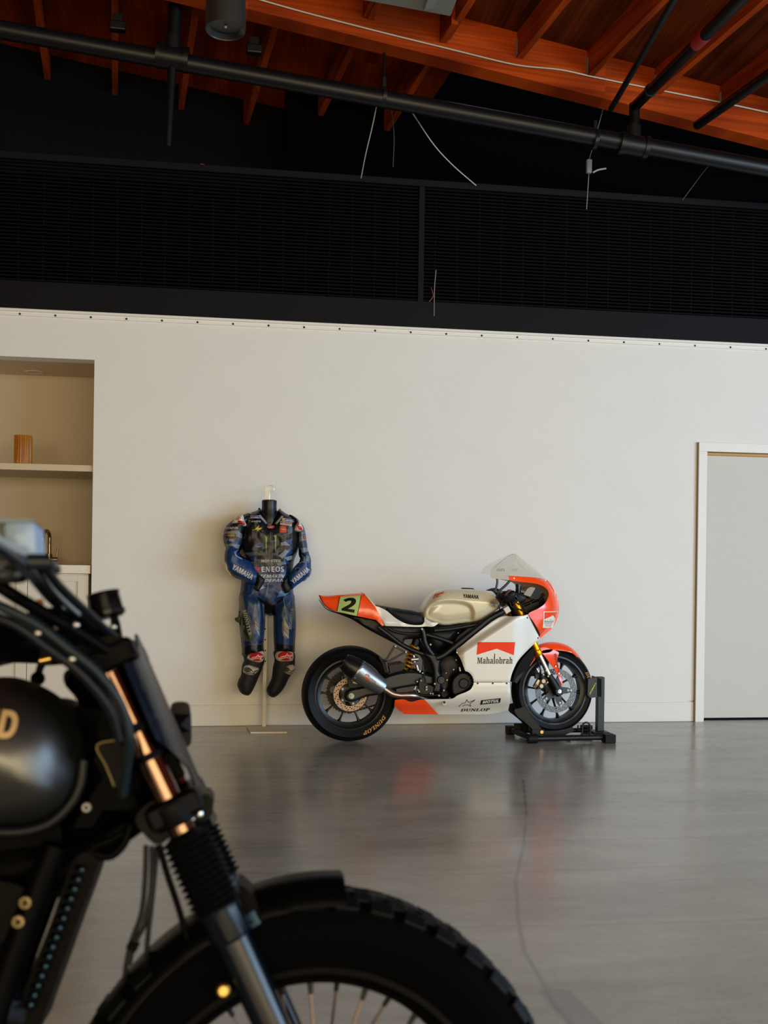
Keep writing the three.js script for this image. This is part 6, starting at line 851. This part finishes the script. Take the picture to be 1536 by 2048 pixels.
  { const s = new THREE.Shape(); s.absarc(0, 0, 0.155, 0, 2 * Math.PI, false); const h = new THREE.Path(); h.absarc(0, 0, 0.115, 0, 2 * Math.PI, true); s.holes.push(h); for (let i = 0; i < 30; i++) for (let k = 0; k < 2; k++) { const a = (i + k * 0.5) / 30 * 2 * Math.PI, p = new THREE.Path(); p.absarc(Math.cos(a) * (0.127 + k * 0.016), Math.sin(a) * (0.127 + k * 0.016), 0.0045, 0, 2 * Math.PI, true); s.holes.push(p); }
    const d = part(w, 'brake_disc', put(new THREE.ExtrudeGeometry(s, { depth: 0.005, bevelEnabled: false, curveSegments: 20 }).translate(0, 0, 0.062)), std('#8a6a56', 0.4, 0.8)); part(d, 'disc_carrier', put(lathe([[0.05, 0.07], [0.118, 0.066], [0.118, 0.062], [0.05, 0.06]], O, ZZ, 30)), black); }
  // ---- mudguard over the tyre
  { const c = V(0.022, 0.008, 0), pos = [], idx = [], nA = 50, nB = 14, A0 = 86, A1 = 205, hw = 0.07;
    for (let s = 0; s < 2; s++) for (let i = 0; i <= nA; i++) for (let k = 0; k <= nB; k++) { const a = lerp(A0, A1, i / nA) * Math.PI / 180, v = k / nB * 2 - 1, r = 0.370 - 0.03 * Math.pow(Math.abs(v), 3) - s * 0.004; pos.push(c.x + Math.cos(a) * r, c.y + Math.sin(a) * r, v * hw); }
    const wd = nB + 1, n = (nA + 1) * wd; for (let i = 0; i < nA; i++) for (let k = 0; k < nB; k++) { const a = i * wd + k; idx.push(a, a + 1, a + wd, a + 1, a + wd + 1, a + wd, n + a, n + a + wd, n + a + 1, n + a + 1, n + a + wd, n + a + wd + 1); }
    const rim2 = []; for (let k = 0; k <= nB; k++) rim2.push(k); for (let i = 1; i <= nA; i++) rim2.push(i * wd + nB); for (let k = nB - 1; k >= 0; k--) rim2.push(nA * wd + k); for (let i = nA - 1; i > 0; i--) rim2.push(i * wd);
    rim2.forEach((a, i) => { const b = rim2[(i + 1) % rim2.length]; idx.push(a, n + a, b, b, n + a, n + b); });
    const g = new THREE.BufferGeometry(); g.setAttribute('position', new THREE.Float32BufferAttribute(pos, 3)); g.setAttribute('uv', new THREE.Float32BufferAttribute(pos.filter((_, i) => i % 3 < 2), 2)); g.setIndex(idx); part(bike, 'mudguard', put(crease(g, 0.8)), phys('#030405', 0.42, 0, { specularIntensity: 0.1 })); }
  // ---- fork: chrome tubes, clamps, ribbed gaiters, black lower legs
  const fx = (y) => 322 + 0.455 * (y - 1565), fp = (y, dz) => G(fx(y), y, dz);
  for (const dz of [0.1, -0.1]) {
    const sh = dz > 0 ? 0 : -7, P = (y) => { const p = fp(y, 0.1); return dz > 0 ? p : p.addScaledVector(Z, -0.2); }, dir = P(1400).sub(P(1800)).normalize(), at = (y) => P(y);
    const f = part(bike, 'fork_leg', cyl(P(1300), P(1680), 0.0172, 0.0172, 30), dark, dz > 0 ? 'chrome fork leg' : null), L = P(1300).distanceTo(P(1680));
    part(f, 'clamp_ring', lathe([[0.0173, -0.006], [0.0205, -0.005], [0.0205, 0.005], [0.0173, 0.006]], P(1456), dir, 32), black); part(f, 'clamp_ring', lathe([[0.0173, -0.005], [0.021, -0.004], [0.021, 0.004], [0.0173, 0.005]], P(1513), dir, 32), black);
    const ga = [], n = 12, glen = P(1668).distanceTo(P(1815)); for (let i = 0; i <= n * 2; i++) { const t = i / (n * 2), big = i % 2; ga.push([(big ? 0.0345 : 0.0265) * (i === 0 || i === n * 2 ? 0.88 : 1), -t * glen]); }
    part(f, 'gaiter', lathe([[0.018, 0.004], ...ga, [0.024, -glen - 0.004]].reverse(), P(1668), dir, 40, 0.3), phys('#06080c', 0.55, 0, { specularIntensity: 0.25 }));
    part(f, 'seal_holder', lathe([[0.024, -0.045], [0.027, -0.04], [0.027, -0.006], [0.029, 0], [0.025, 0.006]], P(1815), dir, 32), phys('#040a14', 0.3, 0, { specularIntensity: 0.5 }));
    part(f, 'lower_leg', tube([P(1845), P(1950), P(2050), P(2160), P(2230)], (t) => lerp(0.0245, 0.0215, t), { seg: 20, radial: 20 }), phys('#030a14', 0.25, 0, { specularIntensity: 0.55 }));
  }
  part(bike, 'lower_yoke', [bar(fp(1622, 0.125), fp(1622, 0.1).addScaledVector(Z, -0.225), 0.075, 0.034, fp(1400, 0.1).sub(fp(1800, 0.1)), 0.008), lathe([[0.0175, -0.014], [0.028, -0.014], [0.030, -0.010], [0.030, 0.015], [0.0175, 0.018]], fp(1628, 0.1), fp(1400, 0.1).sub(fp(1800, 0.1)), 32), flatP([[300, 1605], [345, 1600], [418, 1590], [424, 1630], [410, 1642], [380, 1650], [360, 1660], [320, 1690], [296, 1680], [270, 1640]], -0.02, 0.085, 0.006)], phys('#040507', 0.4, 0, { specularIntensity: 0.1 }));
  for (const [x, y, r] of [[396, 1628, 0.007], [380, 1638, 0.006], [355, 1629, 0.005]]) part(bike, 'yoke_bolt', ball(G(x, y, 0.098), r, [1, 1, 0.6]), M.steel);
  part(bike, 'upper_yoke', [bar(fp(1318, 0.125), fp(1318, 0.1).addScaledVector(Z, -0.225), 0.08, 0.035, fp(1400, 0.1).sub(fp(1800, 0.1)), 0.008), flatP([[150, 1290], [230, 1270], [262, 1300], [244, 1322], [215, 1345], [170, 1340], [140, 1320]], 0.0, 0.13, 0.008)], black);
  // caliper mount with its two bright bolts
  part(bike, 'fender_bracket', flatP([[478, 1770], [500, 1785], [512, 1800], [520, 1850], [500, 1852], [486, 1820]], -0.02, 0.07), black);
  for (const [x, y] of [[491, 1797], [501, 1819]]) part(bike, 'bracket_bolt', cyl(G(x, y, 0.05), G(x + 5, y + 14, 0.055), 0.010, 0.011, 16), M.chrome);
  part(bike, 'bracket_plate', bar(G(497, 1822, 0.06), G(513, 1850, 0.06), 0.016, 0.02), phys('#123048', 0.25, 0.5));
  part(bike, 'brass_bolt', lathe([[0, 0.006], [0.006, 0.006], [0.009, 0.003], [0.0095, 0]], G(447, 1980, 0.11), Z, 16), M.brass);
  // ---- curved shield in front of the fork
  { const pos = [], uv = [], idx = [], nS = 60, nP = 40, p0 = fp(1345, 0.1), p1 = fp(1648, 0.1), px = p0.distanceTo(p1) / Math.hypot(303, 0.455 * 303), ad = p1.clone().sub(p0).normalize(); let fwd = ad.clone().cross(Z).normalize(); if (fwd.dot(X) < 0) fwd.negate();
    const o = p0.clone().addScaledVector(Z, -0.1), phMax = (s) => (s < 0.45 ? 1.5 : s < 0.54 ? lerp(1.5, 1.05, (s - 0.45) / 0.09) : s < 0.66 ? lerp(1.05, 0.6, (s - 0.54) / 0.12) : 0.55);
    for (let k = 0; k < 2; k++) for (let i = 0; i <= nS; i++) for (let j = 0; j <= nP; j++) {
      const s = i / nS, u = j / nP * 2 - 1, ph = u * phMax(s), a0 = -64 + 48 * sst(0, 0.7, Math.abs(ph)), al = (a0 + (372 - a0) * s) * px, x = 0.0135 + (0.026 - k * 0.0035) * Math.cos(ph) + 0.006 * (1 - s), z = (0.122 - k * 0.0035) * Math.sin(ph);
      const p = o.clone().addScaledVector(ad, al).addScaledVector(fwd, x).addScaledVector(Z, z); pos.push(p.x, p.y, p.z); uv.push(s, u);
    }
    const wd = nP + 1, n = (nS + 1) * wd; for (let i = 0; i < nS; i++) for (let j = 0; j < nP; j++) { const a = i * wd + j; idx.push(a, a + 1, a + wd, a + 1, a + wd + 1, a + wd, n + a, n + a + wd, n + a + 1, n + a + 1, n + a + wd, n + a + wd + 1); }
    const r2 = []; for (let j = 0; j <= nP; j++) r2.push(j); for (let i = 1; i <= nS; i++) r2.push(i * wd + nP); for (let j = nP - 1; j >= 0; j--) r2.push(nS * wd + j); for (let i = nS - 1; i > 0; i--) r2.push(i * wd);
    r2.forEach((a, i) => { const b = r2[(i + 1) % r2.length]; idx.push(a, n + a, b, b, n + a, n + b); });
    const g = new THREE.BufferGeometry(); g.setAttribute('position', new THREE.Float32BufferAttribute(pos, 3)); g.setAttribute('uv', new THREE.Float32BufferAttribute(uv, 2)); g.setIndex(idx);
    const sh = part(bike, 'fork_shield', crease(g, 0.8), plateMat, 'dark blue-grey curved shield');
    part(sh, 'shield_bracket', [bar(fp(1545, 0.04), fp(1545, 0.04).addScaledVector(fwd, 0.034), 0.04, 0.02), bar(fp(1500, 0.04), fp(1495, 0.04).addScaledVector(fwd, 0.034), 0.016, 0.016), bar(fp(1614, 0.05), fp(1604, 0.05).addScaledVector(fwd, 0.034), 0.03, 0.03)], black); }
  part(bike, 'turn_signal', [flat([[343, 1407], [372, 1405], [379, 1420], [381, 1450], [380, 1490], [366, 1494], [352, 1480], [342, 1440]], -0.16, (d) => -0.15 - 0.02 * Math.max(0, 1 - d / 0.01), () => -0.2, 0.02)], phys('#06070a', 0.45, 0, { specularIntensity: 0.3 }));
  // ---- handlebar, levers, reservoir, gauge
  part(bike, 'handlebar', tube([[266, 1318, 0.02], [225, 1290, 0.06], [160, 1240, 0.12], [105, 1190, 0.2], [62, 1140, 0.28], [10, 1098, 0.36], [-60, 1060, 0.46]].map((p) => G(...p)), 0.0105, { seg: 60, radial: 20 }), phys('#8f9aa6', 0.15, 1));
  part(bike, 'handlebar', tube([[266, 1318, 0.0], [220, 1296, -0.06], [150, 1290, -0.16], [60, 1292, -0.3], [-40, 1290, -0.38]].map((p) => G(...p)), 0.012, { seg: 50 }), black);
  const bc = part(bike, 'bar_sleeve', tube([[262, 1326, 0.05], [215, 1288, 0.085], [172, 1250, 0.11], [128, 1212, 0.15]].map((p) => G(...p)), 0.0135, { seg: 50 }), black);
  const rv = part(bike, 'fluid_reservoir', flat([[-30, 1050, 1], [0, 1047], [20, 1046, 1], [20, 1114, 1], [-30, 1116, 1]], 0.28, (d) => 0.30 - Math.max(0, 0.004 - d), () => 0.24, 0.03), std('#0a0a0c', 0.4));
  part(rv, 'reservoir_window', flat([[19, 1048], [74, 1048, 1], [78, 1113, 1], [24, 1113, 1]], 0.28, (d) => 0.298 + 0.006 * Math.sqrt(clamp(d / 0.02)), () => 0.24, 0.008), phys('#7d93ad', 0.45, 0.1), 'pale blue-grey reservoir side');
  part(rv, 'reservoir_lid', flat([[-30, 1043, 1], [70, 1043, 1], [75, 1050, 1], [-30, 1052, 1]], 0.285, () => 0.305, () => 0.235, 0.05), std('#55616e', 0.4, 0.3));
  part(bike, 'brake_lever_perch', [flat([[-30, 1112], [42, 1114], [92, 1112], [104, 1122], [103, 1134], [90, 1136], [40, 1138], [34, 1150], [10, 1156], [-30, 1150]], 0.30, (d) => 0.305 - 0.012 * Math.max(0, 1 - d / 0.012), () => 0.24, 0.02), tube([[10, 1126, 0.31], [50, 1124, 0.31], [98, 1124, 0.30]].map((p) => G(...p)), 0.0095)], phys('#0c1014', 0.4, 0, { specularIntensity: 0.6 }));
  for (const [x, y] of [[6, 1113], [3, 1150], [32, 1149]]) part(bike, 'perch_screw', ball(G(x, y, 0.315), 0.0055, [1, 1, 0.6]), M.darkmetal);
  hoseP('brake_hose', [[88, 1132, 0.29], [118, 1172, 0.24], [175, 1226, 0.17], [230, 1276, 0.1], [262, 1304, 0.07]], 0, 0.0058);
  hoseP('clutch_cable', [[-30, 1150, 0.2], [20, 1186, 0.2], [60, 1210, 0.18], [140, 1256, 0.15], [210, 1300, 0.12], [258, 1330, 0.1]], 0, 0.0085, black);
  hoseP('throttle_cable', [[-30, 1200, 0.22], [30, 1226, 0.22], [80, 1254, 0.21], [140, 1300, 0.2], [190, 1340, 0.19], [228, 1386, 0.18], [250, 1432, 0.17], [258, 1480, 0.16], [254, 1530, 0.14], [246, 1590, 0.12]], 0, 0.0065, phys('#0e1a20', 0.35, 0, { specularIntensity: 0.35 }));
  hoseP('throttle_cable', [[-30, 1226, 0.21], [30, 1250, 0.21], [90, 1292, 0.2], [150, 1336, 0.19], [196, 1384, 0.18], [226, 1430, 0.17], [240, 1480, 0.16]], 0, 0.0065, phys('#080d1a', 0.35, 0, { specularIntensity: 0.3 }));
  part(bike, 'switchgear', [flat([[-40, 1256], [20, 1244], [70, 1262], [110, 1268], [170, 1266], [210, 1290], [205, 1320], [180, 1330], [140, 1318], [110, 1322], [60, 1324], [0, 1322], [-40, 1325]], -0.1, (d) => -0.08 - 0.03 * Math.max(0, 1 - d / 0.02), () => -0.2, 0.03), flat([[120, 1215], [160, 1236], [210, 1266], [240, 1300], [150, 1310], [60, 1262], [30, 1240], [70, 1218]], 0.04, (d) => 0.06 - 0.03 * Math.max(0, 1 - d / 0.02), () => -0.06, 0.03), flat([[100, 1168], [120, 1176], [118, 1190], [104, 1188]], 0.16, () => 0.17, () => 0.12, 0.05), flat([[132, 1213], [146, 1212], [160, 1230], [150, 1240]], 0.1, () => 0.12, () => 0.05, 0.05)], black);
  part(bike, 'clutch_lever', [tube([[150, 1318, -0.1], [110, 1322, -0.1], [86, 1326, -0.1], [79, 1340, -0.1], [76, 1354, -0.1]].map((p) => G(...p)), (t) => 0.0075 - 0.002 * t, { seg: 30 }), ball(G(75.5, 1357, -0.1), 0.011)], black);
  part(bike, 'lever_adjuster', tube([G(80, 1322, -0.09), G(102, 1317, -0.09)], 0.0055), M.brass, 'brass adjuster'); part(bike, 'warning_lamp', ball(G(80, 1205, 0.15), 0.005), std('#c87a2a', 0.4));
  for (const [x, y, z] of [[114, 1254, 0.09], [226, 1254, 0.1], [144, 1318, 0.2], [152, 1250, 0.16], [76, 1266, 0.21]]) part(bike, 'clamp_screw', ball(G(x, y, z), 0.004, [1.2, 1, 0.7]), M.alu);
  { const a = G(217, 1236, 0), b = G(208, 1196, 0), ax = b.clone().sub(a), L = ax.length(), g = part(bike, 'gauge', lathe([[0, 0], [0.020, 0.0], [0.0255, 0.004], [0.0255, 0.010], [0.0235, 0.012], [0.0225, L + 0.004], [0.024, L + 0.006], [0.0225, L + 0.008], [0, L + 0.009]], a, ax.normalize(), 44), phys('#050506', 0.25, 0, { specularIntensity: 0.5 }));
    part(g, 'gauge_stalk', flatP([[220, 1226], [232, 1228], [240, 1256], [244, 1300], [226, 1300]], -0.01, 0.01), black); }
  // ---- tank, headstock, frame, engine bits in the dark
  const tankP = [[-150, 1390], [-80, 1362], [0, 1352], [60, 1368], [110, 1398], [148, 1440], [166, 1490], [168, 1550], [150, 1606], [105, 1646], [50, 1660], [0, 1662], [-150, 1650]], tf = round(0.125, 0.125), tpoly = outline(tankP, true, 14).map(([x, y]) => { const p = loc(x, y, 0.06); return [p.x, p.y]; });
  const tz = (x, y, d) => tf(x, y, d), tank = part(bike, 'fuel_tank', put(slab(tpoly, (x, y, d) => tz(x, y, d), (x, y, d) => -tz(x, y, d), 0.012, [], null, 1.2)), paint);
  part(tank, 'tank_seam', tube([[168, 1520], [160, 1572], [140, 1610], [100, 1646], [50, 1662], [0, 1664], [-60, 1662]].map(([x, y]) => G(x, y, 0.05)), 0.008, { seg: 40 }), phys('#060a0f', 0.4, 0, { specularIntensity: 0.35 }));
  { const pos = [], uv = [], idx = [], n = 8, cs = [[-70, 1408], [44, 1423], [38, 1482], [-76, 1468]].map(([x, y]) => loc(x, y, 0.1)); for (let j = 0; j <= n; j++) for (let i = 0; i <= n; i++) { const p = cs[0].clone().lerp(cs[1], i / n).lerp(cs[3].clone().lerp(cs[2], i / n), j / n), z = tz(p.x, p.y, edgeDist(tpoly, p.x, p.y)) + 0.0012; pos.push(p.x, p.y, z); uv.push(i / n, 1 - j / n); }
    for (let j = 0; j < n; j++) for (let i = 0; i < n; i++) { const a = j * (n + 1) + i, b = a + n + 1; idx.push(a, b, a + 1, a + 1, b, b + 1); } const g = new THREE.BufferGeometry(); g.setAttribute('position', new THREE.Float32BufferAttribute(pos, 3)); g.setAttribute('uv', new THREE.Float32BufferAttribute(uv, 2)); g.setIndex(idx); g.computeVertexNormals();
    part(tank, 'tank_lettering', put(g), new THREE.MeshStandardMaterial({ map: canvasTex(512, 256, (x) => { fitText(x, 'ED', '900 200px sans-serif', '#c2a272', 330, 128, 330, 230, 200, {}); }), transparent: true, roughness: 0.4, metalness: 0.3, side: THREE.DoubleSide }), 'gold lettering'); }
  part(bike, 'frame', [flat([[130, 1350], [146, 1336], [200, 1330], [260, 1340], [280, 1420], [300, 1520], [320, 1610], [300, 1660], [262, 1650], [230, 1652], [190, 1680], [60, 1690], [-40, 1700], [-40, 1640], [110, 1640], [160, 1570], [164, 1480], [140, 1430], [106, 1400], [118, 1396], [140, 1402], [150, 1414], [160, 1410], [152, 1392], [134, 1372]], 0.0, (d) => 0.045 - 0.03 * Math.max(0, 1 - d / 0.02), () => -0.06, 0.03), tube([[270, 1640], [200, 1690], [140, 1730], [60, 1780], [-40, 1900]].map(([x, y]) => G(x, y, 0)), 0.02), flat([[-40, 1680], [120, 1670], [190, 1668], [196, 1700], [170, 1740], [110, 1800], [96, 1770], [60, 1800], [-40, 1830]], 0.0, (d) => 0.02 - 0.02 * Math.max(0, 1 - d / 0.02), () => -0.08, 0.03)], phys('#020203', 0.5, 0, { specularIntensity: 0.05 }));
  part(bike, 'name_plate', flat([[192, 1490, 1], [240, 1478, 1], [262, 1530], [240, 1580, 1], [226, 1570, 1]], 0.05, () => 0.056, () => 0.05, 0.05), phys('#0a0807', 0.6, 0, { specularIntensity: 0.15 }));
  part(bike, 'plate_edge', tube([[240, 1479], [194, 1491], [212, 1532], [228, 1572]].map(([x, y]) => G(x, y, 0.058)), 0.0015, { radial: 6 }), std('#6e6040', 0.5, 0.5)); part(bike, 'frame_bolt', lathe([[0.003, 0.003], [0.005, 0.003], [0.0065, 0]], G(173, 1615, 0.05), Z, 18), M.grey);
  part(bike, 'oil_cooler', flat([[150, 1716], [196, 1716], [190, 1750], [150, 1860], [88, 2032], [70, 2070], [20, 2070], [44, 1990], [100, 1850]], 0.02, (d) => 0.03 - 0.01 * Math.max(0, 1 - d / 0.01), () => -0.08, 0.05), black);
  for (let i = 0; i < 15; i++) { const t = i / 14; part(bike, 'cooler_fin', bar(G(lerp(148, 50, t), lerp(1735, 2010, t), 0.03), G(lerp(168, 68, t), lerp(1741, 2016, t), 0.03), 0.005, 0.02), black); part(bike, 'fin_rivet', ball(G(lerp(164, 62, t), lerp(1740, 2010, t), 0.045), 0.0035, [1, 1, 0.7], 8), std('#1c3a4e', 0.3, 0.4)); }
  part(bike, 'down_tube', tube([[112, 1690], [84, 1760], [50, 1850], [10, 1960], [-20, 2060]].map(([x, y]) => G(x, y, 0.05)), 0.018), black); part(bike, 'down_tube', tube([[140, 1700], [104, 1780], [70, 1870], [34, 1970], [6, 2060]].map(([x, y]) => G(x, y, -0.02)), 0.012), black);
  part(bike, 'engine_mount', flat([[10, 1760], [60, 1780], [66, 1810], [44, 1870], [16, 1880], [-40, 1860], [-40, 1770]], 0.04, () => 0.05, () => -0.02, 0.05), black);
  for (const [x, y] of [[51, 1805], [37, 1843]]) part(bike, 'mount_bolt', lathe([[0.002, 0.004], [0.004, 0.007], [0.0045, 0.005], [0.0075, 0.004], [0.008, 0]], G(x, y, 0.07), Z, 18), std('#7d6f4c', 0.5, 0.7));
  part(bike, 'engine', flat([[-60, 1870], [14, 1890], [30, 1960], [40, 2060], [-60, 2080]], 0.04, (d) => 0.06 - 0.04 * (1 - clamp(d / 0.04)), () => -0.1, 0.03), phys('#060a14', 0.4, 0, { specularIntensity: 0.3 }));
  for (const l of [[[292, 1690], [290, 1760], [282, 1830], [264, 1880], [254, 1920], [249, 1960]], [[304, 1692], [302, 1780], [288, 1850], [268, 1890], [258, 1930]], [[316, 1690], [310, 1740], [303, 1810], [296, 1870], [292, 1920]]]) hoseP('cable', l, 0.02, 0.0036);
  part(bike, 'cable_clip', bar(G(256, 1886, 0.02), G(276, 1896, 0.02), 0.012, 0.014), black); hoseP('brake_line', [[318, 1690], [335, 1750], [352, 1800], [370, 1860], [380, 1900]], 0.05, 0.0045, black);
  hoseP('wire_loop', [[190, 1708], [220, 1712], [246, 1690], [262, 1650]], 0.03, 0.006, black); hoseP('wire_loop', [[196, 1690], [222, 1680], [250, 1664], [268, 1648]], 0.02, 0.005, black); hoseP('wire_loop', [[186, 1690], [204, 1668], [226, 1656], [250, 1646]], 0.01, 0.006, black);
}
renderer.render(scene, camera);
